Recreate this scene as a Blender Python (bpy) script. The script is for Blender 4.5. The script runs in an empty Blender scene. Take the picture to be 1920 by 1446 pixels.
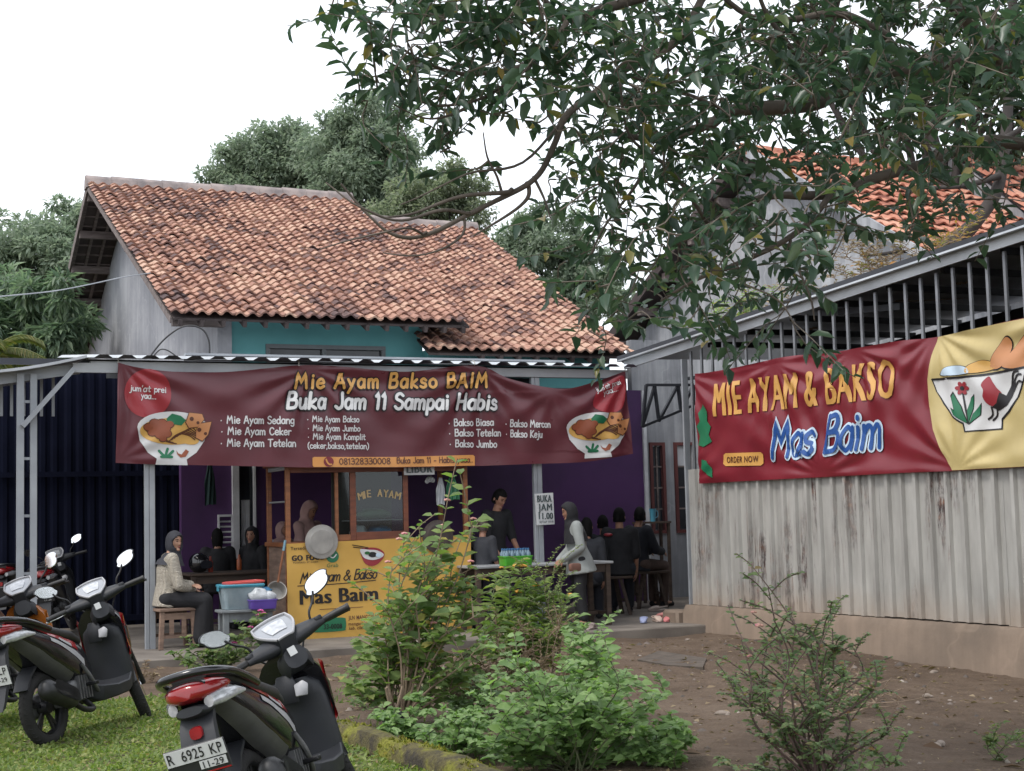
import bpy, bmesh, math, random
import numpy as np
from mathutils import Vector, Matrix, noise

S = bpy.context.scene
COL = S.collection
PI = math.pi
rad = math.radians
random.seed(7)
RNG = np.random.default_rng(11)

# ------------------------------------------------------------------ camera
FPX, PITCH, ROLL, EYE = 2800.0, math.atan(239 / 2800), -0.026, 1.5
camd = bpy.data.cameras.new('camera')
camd.sensor_width = 36.0
camd.lens = FPX / 1920 * 36
camd.clip_end = 2000
cam = bpy.data.objects.new('camera', camd)
COL.objects.link(cam)
CM = Matrix.Rotation(PI / 2 + PITCH, 4, 'X') @ Matrix.Rotation(ROLL, 4, 'Z')
cam.matrix_world = Matrix.Translation((0, 0, EYE)) @ CM
S.camera = cam
# ------------------------------------------------------------------ sky, sun, exposure
w = bpy.data.worlds.new('World')
S.world = w
w.use_nodes = True
nt = w.node_tree
nt.nodes.clear()
n_out = nt.nodes.new('ShaderNodeOutputWorld')
n_bg = nt.nodes.new('ShaderNodeBackground')
n_sky = nt.nodes.new('ShaderNodeTexSky')
n_sky.sky_type = 'NISHITA'
n_sky.sun_disc = False
n_sky.dust_density = 4.0
n_mix = nt.nodes.new('ShaderNodeMixRGB')     # overcast: the cloud sheet covers most of the blue
n_mix.inputs[0].default_value = 0.82
n_mix.inputs[2].default_value = (9.6, 10.0, 10.6, 1)
nt.links.new(n_sky.outputs[0], n_mix.inputs[1])
nt.links.new(n_mix.outputs[0], n_bg.inputs[0])
n_bg.inputs[1].default_value = 0.12
nt.links.new(n_bg.outputs[0], n_out.inputs[0])
sund = bpy.data.lights.new('sun', 'SUN')
sund.energy = 1.35
sund.angle = rad(14)
sund.color = (1.0, 0.96, 0.9)
sun = bpy.data.objects.new('sun', sund)
COL.objects.link(sun)
_sd = Vector((-0.45, -0.35, 0.82)).normalized()
n_sky.sun_elevation = math.asin(_sd.z)
n_sky.sun_rotation = math.atan2(_sd.x, _sd.y)
sun.rotation_euler = (-_sd).to_track_quat('-Z', 'Y').to_euler()
S.view_settings.view_transform = 'Standard'
S.view_settings.look = 'None'
S.view_settings.gamma = 1.0
S.view_settings.use_curve_mapping = False
S.view_settings.exposure = 0.58
S.render.engine = 'CYCLES'
S.cycles.max_bounces = 8
S.cycles.diffuse_bounces = 5
S.cycles.transparent_max_bounces = 6

# ------------------------------------------------------------------ measuring helpers (photo pixel -> place)
CP = Vector((0, 0, EYE))
CM3 = CM.to_3x3()
def ray(px, py):
    return CM3 @ Vector(((px - 960) / FPX, (723 - py) / FPX, -1))
def at(px, py, Y):
    d = ray(px, py)
    return CP + d * (Y / d.y)
def onz(px, py, z):
    d = ray(px, py)
    return CP + d * ((z - EYE) / d.z)
class Frame:
    """a vertical-walled building's own axes: a along the front, b into the depth, z up"""
    def __init__(s, ox, oy, deg):
        t = rad(deg)
        s.deg = t
        s.o = Vector((ox, oy, 0))
        s.u = Vector((math.cos(t), math.sin(t), 0))
        s.v = Vector((-math.sin(t), math.cos(t), 0))
        s.m = Matrix.Translation(s.o) @ Matrix.Rotation(t, 4, 'Z')
    def w(s, a, b, z=0):
        return s.o + s.u * a + s.v * b + Vector((0, 0, z))
    def onb(s, px, py, b):
        d = ray(px, py)
        p = CP + d * ((b - (CP - s.o).dot(s.v)) / d.dot(s.v)) - s.o
        return (p.dot(s.u), p.z)
    def onz(s, px, py, z):
        p = onz(px, py, z) - s.o
        return (p.dot(s.u), p.dot(s.v))
FH = Frame(-4.096, 16.711, 24)      # house and its canopy
FS = Frame(2.159, 18.628, -61)      # corrugated shed

# ------------------------------------------------------------------ naming helpers
def tag(o, label=None, cat=None, group=None, kind=None):
    if label: o['label'] = label
    if cat: o['category'] = cat
    if group: o['group'] = group
    if kind: o['kind'] = kind
    return o
def thing(name, label, cat, loc=(0, 0, 0), rz=0.0, group=None, mat=None):
    o = bpy.data.objects.new(name, None)
    COL.objects.link(o)
    o.empty_display_size = 0.2
    if mat is not None: o.matrix_world = mat
    else:
        o.location = loc
        o.rotation_euler = (0, 0, rz)
    return tag(o, label, cat, group)
def link(name, me, parent=None, M=None):
    o = bpy.data.objects.new(name, me)
    COL.objects.link(o)
    if parent is not None: o.parent = parent
    if M is not None: o.matrix_local = M
    return o
def dup_tree(o, parent=None):
    c = o.copy()
    COL.objects.link(c)
    if parent is not None:
        c.parent = parent
    for ch in list(o.children):
        dup_tree(ch, c)
    return c

# ------------------------------------------------------------------ mesh builder
def ring(cx, cz, rx, rz, n=12, e=2.0, y=0.0, ph=0.0):
    """superellipse ring in the xz plane at depth y"""
    r = []
    for i in range(n):
        t = 2 * PI * i / n + ph
        c, s = math.cos(t), math.sin(t)
        r.append((cx + rx * math.copysign(abs(c) ** (2 / e), c), y, cz + rz * math.copysign(abs(s) ** (2 / e), s)))
    return r
class MB:
    def __init__(s):
        s.v = []; s.f = []; s.m = []
    def add(s, vs, fs, m=0, M=None):
        o = len(s.v)
        if M is not None: vs = [M @ Vector(p) for p in vs]
        s.v += [tuple(p) for p in vs]
        for f in fs:
            s.f.append([i + o for i in f]); s.m.append(m)
        return s
    def box(s, x0, x1, y0, y1, z0, z1, m=0, M=None):
        vs = [(x0, y0, z0), (x1, y0, z0), (x1, y1, z0), (x0, y1, z0), (x0, y0, z1), (x1, y0, z1), (x1, y1, z1), (x0, y1, z1)]
        return s.add(vs, [(0, 3, 2, 1), (4, 5, 6, 7), (0, 1, 5, 4), (1, 2, 6, 5), (2, 3, 7, 6), (3, 0, 4, 7)], m, M)
    def bar(s, p, q, w, h, m=0, up=(0, 0, 1)):
        p, q = Vector(p), Vector(q)
        d = (q - p).normalized()
        up = Vector(up)
        if abs(d.dot(up)) > 0.98: up = Vector((0, 1, 0))
        x = d.cross(up).normalized() * (w / 2)
        z = x.cross(d).normalized() * (h / 2)
        vs = [p - x - z, p + x - z, p + x + z, p - x + z, q - x - z, q + x - z, q + x + z, q - x + z]
        return s.add(vs, [(3, 2, 1, 0), (4, 5, 6, 7), (0, 1, 5, 4), (1, 2, 6, 5), (2, 3, 7, 6), (3, 0, 4, 7)], m)
    def tube(s, pts, r, n=8, m=0, cap=True):
        pts = [Vector(p) for p in pts]
        k = len(pts)
        if not hasattr(r, '__len__'): r = [r] * k
        vs, fs = [], []
        prev = None
        for i, p in enumerate(pts):
            d = (pts[min(i + 1, k - 1)] - pts[max(i - 1, 0)])
            d = d.normalized() if d.length > 1e-9 else Vector((0, 0, 1))
            if prev is None:
                a = Vector((0, 0, 1)) if abs(d.z) < 0.9 else Vector((1, 0, 0))
                x = d.cross(a).normalized()
            else:
                x = (prev - d * prev.dot(d))
                x = x.normalized() if x.length > 1e-6 else d.orthogonal().normalized()
            prev = x
            y = d.cross(x)
            for j in range(n):
                t = 2 * PI * j / n
                vs.append(p + (x * math.cos(t) + y * math.sin(t)) * r[i])
        for i in range(k - 1):
            for j in range(n):
                a, b = i * n + j, i * n + (j + 1) % n
                fs.append((a, b, b + n, a + n))
        if cap:
            fs.append(tuple(range(n - 1, -1, -1)))
            fs.append(tuple(range((k - 1) * n, k * n)))
        return s.add(vs, fs, m)
    def loft(s, rings, m=0, cap=True, M=None):
        n = len(rings[0])
        vs = [p for r in rings for p in r]
        fs = []
        for i in range(len(rings) - 1):
            for j in range(n):
                a, b = i * n + j, i * n + (j + 1) % n
                fs.append((a, a + n, b + n, b))
        if cap:
            fs.append(tuple(range(n)))
            fs.append(tuple(range(len(vs) - 1, len(vs) - 1 - n, -1)))
        return s.add(vs, fs, m, M)
    def lathe(s, prof, n=20, m=0, M=None, cap=True):
        rings = [[(r * math.cos(2 * PI * j / n), r * math.sin(2 * PI * j / n), z) for j in range(n)] for r, z in prof]
        vs = [p for r in rings for p in r]
        fs = []
        for i in range(len(prof) - 1):
            for j in range(n):
                a, b = i * n + j, i * n + (j + 1) % n
                fs.append((a, b, b + n, a + n))
        if cap:
            fs.append(tuple(range(n - 1, -1, -1)))
            fs.append(tuple(range((len(prof) - 1) * n, len(prof) * n)))
        return s.add(vs, fs, m, M)
    def ell(s, c, r, nu=14, nv=9, m=0, M=None):
        prof = []
        vs, fs = [], []
        for i in range(1, nv):
            t = PI * i / nv
            for j in range(nu):
                p = 2 * PI * j / nu
                vs.append((c[0] + r[0] * math.sin(t) * math.cos(p), c[1] + r[1] * math.sin(t) * math.sin(p), c[2] + r[2] * math.cos(t)))
        vs.append((c[0], c[1], c[2] + r[2])); vs.append((c[0], c[1], c[2] - r[2]))
        T, B = len(vs) - 2, len(vs) - 1
        for i in range(nv - 2):
            for j in range(nu):
                a, b = i * nu + j, i * nu + (j + 1) % nu
                fs.append((a, a + nu, b + nu, b))
        for j in range(nu):
            fs.append((T, j, (j + 1) % nu))
            fs.append((B, (nv - 2) * nu + (j + 1) % nu, (nv - 2) * nu + j))
        return s.add(vs, fs, m, M)
    def prism(s, poly, fn, d0, d1, m=0):
        """polygon (x,y) list, fn(x,y,d)->3d"""
        n = len(poly)
        vs = [fn(x, y, d0) for x, y in poly] + [fn(x, y, d1) for x, y in poly]
        fs = [tuple(range(n)), tuple(range(2 * n - 1, n - 1, -1))]
        for i in range(n):
            j = (i + 1) % n
            fs.append((i, i + n, j + n, j))
        return s.add(vs, fs, m)
    def grid(s, fn, nu, nv, m=0):
        vs = [fn(i / nu, j / nv) for j in range(nv + 1) for i in range(nu + 1)]
        fs = [(j * (nu + 1) + i, j * (nu + 1) + i + 1, (j + 1) * (nu + 1) + i + 1, (j + 1) * (nu + 1) + i) for j in range(nv) for i in range(nu)]
        return s.add(vs, fs, m)
    def torus(s, R, r, n=28, k=10, m=0, M=None, sq=1.0):
        vs, fs = [], []
        for i in range(n):
            t = 2 * PI * i / n
            for j in range(k):
                p = 2 * PI * j / k
                rr = R + r * math.cos(p)
                vs.append((r * sq * math.sin(p), rr * math.cos(t), rr * math.sin(t)))
        for i in range(n):
            for j in range(k):
                a = i * k + j; b = i * k + (j + 1) % k
                c = ((i + 1) % n) * k + (j + 1) % k; d = ((i + 1) % n) * k + j
                fs.append((a, b, c, d))
        return s.add(vs, fs, m, M)
    def mesh(s, name, mats, smooth=40, bevel=0, fix=True):
        me = bpy.data.meshes.new(name)
        me.from_pydata(s.v, [], s.f)
        if not isinstance(mats, (list, tuple)): mats = [mats]
        for q in mats: me.materials.append(q)
        if any(s.m): me.polygons.foreach_set('material_index', s.m)
        if fix or bevel:
            bm = bmesh.new(); bm.from_mesh(me)
            if fix: bmesh.ops.recalc_face_normals(bm, faces=bm.faces)
            if bevel:
                es = [e for e in bm.edges if len(e.link_faces) == 2 and e.calc_face_angle(0) > 0.6]
                bmesh.ops.bevel(bm, geom=es, offset=bevel, segments=1, affect='EDGES', clamp_overlap=True)
            bm.to_mesh(me); bm.free()
        if smooth:
            me.polygons.foreach_set('use_smooth', [True] * len(me.polygons))
            me.set_sharp_from_angle(angle=rad(smooth))
        return me
    def build(s, name, mats, parent=None, smooth=40, bevel=0, M=None, fix=True):
        return link(name, s.mesh(name, mats, smooth, bevel, fix), parent, M)

def fast_mesh(name, V, T, mat, smooth=False, mi=None):
    """V (n,3) floats, T (m,3) triangle indices"""
    me = bpy.data.meshes.new(name)
    V = np.ascontiguousarray(V, dtype=np.float32); T = np.ascontiguousarray(T, dtype=np.int32)
    me.vertices.add(len(V)); me.vertices.foreach_set('co', V.ravel())
    me.loops.add(T.size); me.loops.foreach_set('vertex_index', T.ravel())
    me.polygons.add(len(T))
    me.polygons.foreach_set('loop_start', np.arange(0, T.size, 3, dtype=np.int32))
    for q in (mat if isinstance(mat, (list, tuple)) else [mat]): me.materials.append(q)
    if mi is not None: me.polygons.foreach_set('material_index', np.ascontiguousarray(mi, dtype=np.int32))
    if smooth: me.polygons.foreach_set('use_smooth', np.ones(len(T), dtype=bool))
    me.update(calc_edges=True)
    return me
LEAF_V = np.array([(0, 0, 0), (.32, .5, .10), (.32, -.5, .10), (.5, 0, -.04), (.72, .34, .04), (.72, -.34, .04), (1, 0, -.16)], dtype=float)
LEAF_T = np.array([(0, 3, 1), (0, 2, 3), (3, 4, 1), (3, 2, 5), (3, 6, 4), (3, 5, 6)])
SIMPLE_V = np.array([(0, 0, 0), (.45, .5, .08), (.45, -.5, .08), (1, 0, -.1)], dtype=float)
SIMPLE_T = np.array([(0, 3, 1), (0, 2, 3)])
def unit(a):
    return a / np.maximum(np.linalg.norm(a, axis=-1, keepdims=True), 1e-9)
def leaves_vt(P, D, N, L, W, tv=LEAF_V, tt=LEAF_T):
    """instance the leaf template: base points P, directions D, rough normals N, lengths L, width ratios W"""
    P = np.asarray(P, float); D = unit(np.asarray(D, float)); N = np.asarray(N, float)
    Sd = unit(np.cross(N, D)); N = np.cross(D, Sd)
    L = np.broadcast_to(np.asarray(L, float), (len(P),)); W = np.broadcast_to(np.asarray(W, float), (len(P),))
    V = (P[:, None, :] + (tv[None, :, 0:1] * D[:, None, :] + tv[None, :, 1:2] * W[:, None, None] * Sd[:, None, :] + tv[None, :, 2:3] * N[:, None, :]) * L[:, None, None])
    T = tt[None] + (np.arange(len(P)) * len(tv))[:, None, None]
    return V.reshape(-1, 3), T.reshape(-1, 3)
def catmull(pts, n=6, closed=False):
    pts = [Vector(p) for p in pts]
    if len(pts) < 3: return pts
    out = []
    k = len(pts)
    for i in range(k if closed else k - 1):
        if closed: p0, p1, p2, p3 = pts[i - 1], pts[i], pts[(i + 1) % k], pts[(i + 2) % k]
        else: p0, p1, p2, p3 = pts[max(i - 1, 0)], pts[i], pts[i + 1], pts[min(i + 2, k - 1)]
        for j in range(n):
            t = j / n
            out.append(0.5 * ((2 * p1) + (p2 - p0) * t + (2 * p0 - 5 * p1 + 4 * p2 - p3) * t * t + (3 * p1 - p0 - 3 * p2 + p3) * t * t * t))
    if not closed: out.append(pts[-1])
    return out

# ------------------------------------------------------------------ materials
def lerp(a, b, t): return a + (b - a) * t
def nodes_of(name):
    m = bpy.data.materials.new(name)
    m.use_nodes = True
    return m, m.node_tree, m.node_tree.nodes['Principled BSDF']
def N(t, typ, **kw):
    n = t.nodes.new(typ)
    for k, v in kw.items(): setattr(n, k, v)
    return n
def coords(t, scale=(1, 1, 1), src='Object'):
    tc = N(t, 'ShaderNodeTexCoord')
    mp = N(t, 'ShaderNodeMapping')
    mp.inputs['Scale'].default_value = scale
    t.links.new(tc.outputs[src], mp.inputs['Vector'])
    return mp.outputs[0]
def noise_n(t, vec, scale, detail=4, rough=.55):
    n = N(t, 'ShaderNodeTexNoise')
    n.inputs['Scale'].default_value = scale
    n.inputs['Detail'].default_value = detail
    n.inputs['Roughness'].default_value = rough
    if vec is not None: t.links.new(vec, n.inputs['Vector'])
    return n.outputs['Fac']
def ramp(t, fac, stops):
    r = N(t, 'ShaderNodeValToRGB')
    e = r.color_ramp.elements
    while len(e) < len(stops): e.new(0.5)
    for el, (p, c) in zip(e, stops):
        el.position = p; el.color = (c[0], c[1], c[2], 1) if len(c) == 3 else c
    t.links.new(fac, r.inputs[0])
    return r.outputs[0]
def mixc(t, fac, a, b, mode='MIX'):
    m = N(t, 'ShaderNodeMixRGB', blend_type=mode)
    for i, x in ((0, fac), (1, a), (2, b)):
        if isinstance(x, (int, float)): m.inputs[i].default_value = x
        elif isinstance(x, (tuple, list)): m.inputs[i].default_value = (x[0], x[1], x[2], 1)
        else: t.links.new(x, m.inputs[i])
    return m.outputs[0]
def math_n(t, op, a, b=None, c=None):
    m = N(t, 'ShaderNodeMath', operation=op)
    for i, x in enumerate((a, b, c)):
        if x is None: continue
        if isinstance(x, (int, float)): m.inputs[i].default_value = x
        else: t.links.new(x, m.inputs[i])
    return m.outputs[0]
def bump(t, bs, h, strength, dist=.01):
    b = N(t, 'ShaderNodeBump')
    b.inputs['Strength'].default_value = strength
    b.inputs['Distance'].default_value = dist
    t.links.new(h, b.inputs['Height'])
    t.links.new(b.outputs[0], bs.inputs['Normal'])
MATS = {}
def mat(name, c1, c2=None, scale=4, stretch=(1, 1, 1), rough=.6, metal=0, bmp=0, bscale=30, spec=.5, coat=0, var=.12, lo=.35, hi=.65):
    if name in MATS: return MATS[name]
    m, t, bs = nodes_of(name)
    if c2 is None: c2 = tuple(x * (1 - 2 * var) for x in c1)
    v = coords(t, stretch)
    f = noise_n(t, v, scale, 5)
    col = ramp(t, f, [(lo, c2), (hi, c1)])
    t.links.new(col, bs.inputs['Base Color'])
    r2 = noise_n(t, v, scale * 2.3, 3)
    rr = math_n(t, 'MULTIPLY_ADD', r2, .25, max(rough - .12, 0.02))
    t.links.new(rr, bs.inputs['Roughness'])
    bs.inputs['Metallic'].default_value = metal
    bs.inputs['Specular IOR Level'].default_value = spec
    if coat:
        bs.inputs['Coat Weight'].default_value = coat
        bs.inputs['Coat Roughness'].default_value = .06
    if bmp: bump(t, bs, noise_n(t, v, bscale, 4), bmp)
    MATS[name] = m
    return m
def leaf_mat(name, stops, trans=.35, rough=.45, noise_amt=.25, spec=.5, tcol=(1.1, 1.35, .6)):
    """colour differs leaf by leaf (random per mesh island), a little light passes through"""
    if name in MATS: return MATS[name]
    m, t, bs = nodes_of(name)
    g = N(t, 'ShaderNodeNewGeometry')
    oi = N(t, 'ShaderNodeObjectInfo')
    f = math_n(t, 'FRACT', math_n(t, 'ADD', g.outputs['Random Per Island'], oi.outputs['Random']))
    col = ramp(t, f, stops)
    v = coords(t, (1, 1, 1))
    col = mixc(t, noise_amt, col, mixc(t, noise_n(t, v, 3, 3), (0.0, 0.0, 0.0), (1, 1, 1)), 'OVERLAY')
    t.links.new(col, bs.inputs['Base Color'])
    bs.inputs['Roughness'].default_value = rough
    bs.inputs['Specular IOR Level'].default_value = spec
    tr = N(t, 'ShaderNodeBsdfTranslucent')
    t.links.new(mixc(t, 1.0, col, tcol, 'MULTIPLY'), tr.inputs[0])
    mx = N(t, 'ShaderNodeMixShader'); mx.inputs[0].default_value = trans
    t.links.new(bs.outputs[0], mx.inputs[1]); t.links.new(tr.outputs[0], mx.inputs[2])
    t.links.new(mx.outputs[0], t.nodes['Material Output'].inputs[0])
    MATS[name] = m
    return m
def glass_mat(name='glass_pane', tint=(.75, .8, .8), alpha=.22):
    if name in MATS: return MATS[name]
    m, t, bs = nodes_of(name)
    gl = N(t, 'ShaderNodeBsdfGlossy'); gl.inputs['Roughness'].default_value = .04
    tr = N(t, 'ShaderNodeBsdfTransparent'); tr.inputs[0].default_value = (*tint, 1)
    fr = N(t, 'ShaderNodeFresnel'); fr.inputs[0].default_value = 1.5
    mx = N(t, 'ShaderNodeMixShader')
    t.links.new(math_n(t, 'MULTIPLY_ADD', fr.outputs[0], .45, .02), mx.inputs[0])
    t.links.new(tr.outputs[0], mx.inputs[1]); t.links.new(gl.outputs[0], mx.inputs[2])
    t.links.new(mx.outputs[0], t.nodes['Material Output'].inputs[0])
    MATS[name] = m
    return m
def tile_mat(name, stops, island=True, patch=.55, mossy=0.0):
    m, t, bs = nodes_of(name)
    g = N(t, 'ShaderNodeNewGeometry')
    if island: r = g.outputs['Random Per Island']
    else: r = N(t, 'ShaderNodeObjectInfo').outputs['Random']
    pos = g.outputs['Position']
    big = noise_n(t, pos, .62, 4, .7)
    mid = noise_n(t, pos, 2.2, 3, .6)
    sm_ = N(t, 'ShaderNodeMapping'); sm_.inputs['Scale'].default_value = (2.6, .55, .55); sm_.inputs['Rotation'].default_value = (0, 0, -.42)
    t.links.new(pos, sm_.inputs['Vector']); streak = noise_n(t, sm_.outputs[0], 1.3, 5, .65)
    mid = math_n(t, 'ADD', math_n(t, 'MULTIPLY', mid, .5), math_n(t, 'MULTIPLY', streak, .5))
    f = math_n(t, 'ADD', math_n(t, 'MULTIPLY', r, .36), math_n(t, 'MULTIPLY', math_n(t, 'ADD', math_n(t, 'MULTIPLY', big, 1.15), math_n(t, 'MULTIPLY', mid, .95)), patch))
    col = ramp(t, f, stops)
    fine = noise_n(t, pos, 28, 4, .65)
    col = mixc(t, .45, col, ramp(t, fine, [(.3, (.25, .22, .2)), (.6, (.6, .6, .6))]), 'OVERLAY')
    t.links.new(col, bs.inputs['Base Color'])
    bs.inputs['Roughness'].default_value = .85
    bs.inputs['Specular IOR Level'].default_value = .25
    bump(t, bs, fine, .25, .006)
    return m
# ================================================================== SETTING: ground
def sstep(x, a, b):
    t = np.clip((x - a) / (b - a), 0, 1)
    return t * t * (3 - 2 * t)
def gz(x, y):
    """height of the yard: falls gently towards the near right"""
    x = np.asarray(x, float); y = np.asarray(y, float)
    z = -0.17 * sstep(x, 1.6, 4.4) * sstep(-y, -18.5, -12.0)
    z = z + .012 * np.sin(x * 2.1 + y * 1.3) * np.sin(y * 1.7 - x * .6) + .008 * np.sin(x * 5.3 - y * 3.1)
    z = z * 1.0 - .004
    far = sstep(np.hypot(x, y - 12), 20, 40)
    return z * (1 - far) - .02 * far
def axis(lo, hi, step, far):
    mid = np.arange(lo, hi + 1e-6, step)
    out = np.geomspace(step * 2, far, 16)
    return np.concatenate([(lo - out)[::-1], mid, hi + out])
gx, gy = axis(-7, 8, .06, 400), axis(3.5, 20, .07, 400)
GX, GY = np.meshgrid(gx, gy)
GZ = gz(GX, GY)
near = (GX > -8) & (GX < 9) & (GY > 3) & (GY < 21)
nz = np.zeros_like(GZ)
for j, i in zip(*np.where(near)):
    p = Vector((GX[j, i], GY[j, i], 0))
    nz[j, i] = .016 * noise.noise(p * 2.6) + .010 * noise.noise(p * 7) + .006 * noise.noise(p * 17)
    if GX[j, i] > -.6: nz[j, i] += .026 * abs(noise.noise(Vector((GX[j, i] * 1.2 + GY[j, i] * .8, GY[j, i] * 5 - GX[j, i] * 3, 3))))
for (rx0, ry0, rdx, rdy, wob) in ((1.5, 13.8, .45, -.89, .0), (1.85, 13.9, .45, -.89, .4), (.2, 14.2, .75, -.66, 1.1), (3.0, 12.6, .30, -.95, 2.0)):
    tt_ = (GX - rx0) * rdx + (GY - ry0) * rdy; dd_ = (GX - rx0) * rdy - (GY - ry0) * rdx + .12 * np.sin(tt_ * .9 + wob)
    GZ = GZ - np.where((tt_ > -2) & (tt_ < 7), .022 * np.exp(-(dd_ / .055) ** 2) * (1 + .35 * np.sin(tt_ * 55)) - .010 * np.exp(-((np.abs(dd_) - .11) / .05) ** 2), 0)
GZ = GZ + nz
def gzz(x, y):
    p = Vector((x, y, 0))
    return float(gz(x, y)) + .016 * noise.noise(p * 2.6)
V = np.stack([GX.ravel(), GY.ravel(), GZ.ravel()], 1)
nxg, nyg = len(gx), len(gy)
idx = np.arange(nxg * nyg).reshape(nyg, nxg)
a_, b_, c_, d_ = idx[:-1, :-1].ravel(), idx[:-1, 1:].ravel(), idx[1:, 1:].ravel(), idx[1:, :-1].ravel()
T = np.concatenate([np.stack([a_, b_, c_], 1), np.stack([a_, c_, d_], 1)])
def dirt_mat():
    m, t, bs = nodes_of('packed_dirt')
    v = coords(t)
    big = noise_n(t, v, .5, 5, .6); mid = noise_n(t, v, 3.2, 6, .65); fine = noise_n(t, v, 38, 5, .7)
    v2 = coords(t, (.5, 2.2, 1))
    drag = noise_n(t, v2, 3, 6, .7)
    f = math_n(t, 'ADD', math_n(t, 'MULTIPLY', big, .5), math_n(t, 'ADD', math_n(t, 'MULTIPLY', mid, .3), math_n(t, 'MULTIPLY', drag, .25)))
    col = ramp(t, f, [(.36, (.070, .049, .035)), (.52, (.125, .089, .064)), (.66, (.185, .138, .102))])
    col = mixc(t, .5, col, ramp(t, fine, [(.3, (.28, .28, .28)), (.7, (.72, .71, .7))]), 'OVERLAY')
    grit = N(t, 'ShaderNodeTexVoronoi'); grit.inputs['Scale'].default_value = 22
    t.links.new(v, grit.inputs['Vector'])
    spk = ramp(t, grit.outputs['Distance'], [(.05, (1, 1, 1)), (.12, (0, 0, 0))])
    msk = ramp(t, noise_n(t, v, 6, 3), [(.52, (0, 0, 0)), (.6, (1, 1, 1))])
    col = mixc(t, mixc(t, 1, spk, msk, 'MULTIPLY'), col, (.26, .21, .17))
    t.links.new(col, bs.inputs['Base Color'])
    bs.inputs['Roughness'].default_value = .9
    bs.inputs['Specular IOR Level'].default_value = .25
    bump(t, bs, math_n(t, 'ADD', fine, math_n(t, 'MULTIPLY', drag, 1.5)), .9, .03)
    return m
M_dirt = dirt_mat()
me = fast_mesh('ground', V, T, M_dirt, True)
tag(link('ground', me), kind='structure')

# lawn sheet on the near left, its edge ragged, just above the dirt
KD = Vector((.485, -.875, 0))                    # direction of the mossy kerb
K0 = Vector((-1.03, 9.84, 0))
def kerb_side(x, y):
    return (x - K0.x) * .875 + (y - K0.y) * .485  # <0: on the lawn
M_soil = mat('lawn_soil', (.13, .15, .05), (.085, .078, .045), 5, rough=.95, bmp=.5, bscale=60, spec=.2)
lb = MB()
LX, LY = np.arange(-9, 1.2, .12), np.arange(2.0, 13.6, .12)
vid = {}
def lv(i, j):
    if (i, j) not in vid:
        x, y = LX[i], LY[j]
        p = Vector((x, y, 0))
        vid[(i, j)] = len(lb.v)
        lb.v.append((x, y, float(gz(x, y)) + .016 * noise.noise(p * 2.6) + .010 * noise.noise(p * 7) + .006 * noise.noise(p * 17) + .022))
    return vid[(i, j)]
def on_lawn(x, y):
    return kerb_side(x, y) < -.12 and y + .25 * x < 12.15 + .25 * math.sin(x * 2.3) + .3 * noise.noise(Vector((x * 1.5, y * 1.5, 0)))
for i in range(len(LX) - 1):
    for j in range(len(LY) - 1):
        if on_lawn(LX[i] + .06, LY[j] + .06):
            lb.f.append([lv(i, j), lv(i + 1, j), lv(i + 1, j + 1), lv(i, j + 1)]); lb.m.append(0)
tag(lb.build('lawn', M_soil, smooth=180), kind='structure')

# mossy kerb along the bed
def moss_mat():
    m, t, bs = nodes_of('mossy_concrete')
    v = coords(t)
    f = noise_n(t, v, 5, 6, .65)
    col = ramp(t, f, [(.34, (.035, .028, .02)), (.46, (.10, .085, .03)), (.56, (.16, .16, .02)), (.7, (.21, .20, .03))])
    col = mixc(t, .5, col, ramp(t, noise_n(t, v, 60, 4), [(.3, (.2, .2, .2)), (.7, (.75, .75, .75))]), 'OVERLAY')
    t.links.new(col, bs.inputs['Base Color']); bs.inputs['Roughness'].default_value = .95
    bump(t, bs, noise_n(t, v, 45, 5), .8, .02)
    return m
M_moss = moss_mat()
kb = MB()
kp = []
for i in range(90):
    s = -3.6 + i * .11
    c = K0 + KD * s
    z = float(gz(c.x, c.y))
    pr = []
    for q, (o, h) in enumerate([(-.10, -.1), (-.10, .08), (-.07, .125), (0, .14), (.07, .12), (.10, .07), (.10, -.1)]):
        jx = .022 * noise.noise(Vector((s * 3, q * 1.7, 1))); jz = .02 * noise.noise(Vector((s * 4, q * 1.3, 7)))
        p = c + Vector((.875, .485, 0)) * (o + jx)
        pr.append((p.x, p.y, z + h + (jz if h > 0 else 0)))
    kp.append(pr)
kb.loft(kp)
tag(kb.build('kerb', M_moss, smooth=60), kind='structure')
# moss tufts on the kerb (uncountable)
n = 9000
s_ = RNG.uniform(-3.4, 6, n); o_ = RNG.normal(0, .06, n)
P = np.array(K0)[None] + s_[:, None] * np.array(KD)[None] + o_[:, None] * np.array([[.875, .485, 0]])
P[:, 2] = gz(P[:, 0], P[:, 1]) + .125 - np.clip(np.abs(o_) - .05, 0, 1) * .9
keep = np.array([noise.noise(Vector(p) * 3.1) > -.18 for p in P]); P = P[keep]
V, T = leaves_vt(P, RNG.normal(0, 1, (len(P), 3)) * [1, 1, .5] + [0, 0, .8], RNG.normal(0, 1, (len(P), 3)), RNG.uniform(.012, .035, len(P)), .5, SIMPLE_V, SIMPLE_T)
M_mossleaf = leaf_mat('moss_tuft', [(0, (.10, .11, .012)), (.5, (.19, .20, .02)), (.85, (.28, .25, .035)), (1, (.16, .10, .03))], .2, .8)
tag(link('moss', fast_mesh('moss', V, T, M_mossleaf)), kind='stuff', label='yellow green moss growing over the low kerb', cat='moss')

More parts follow.
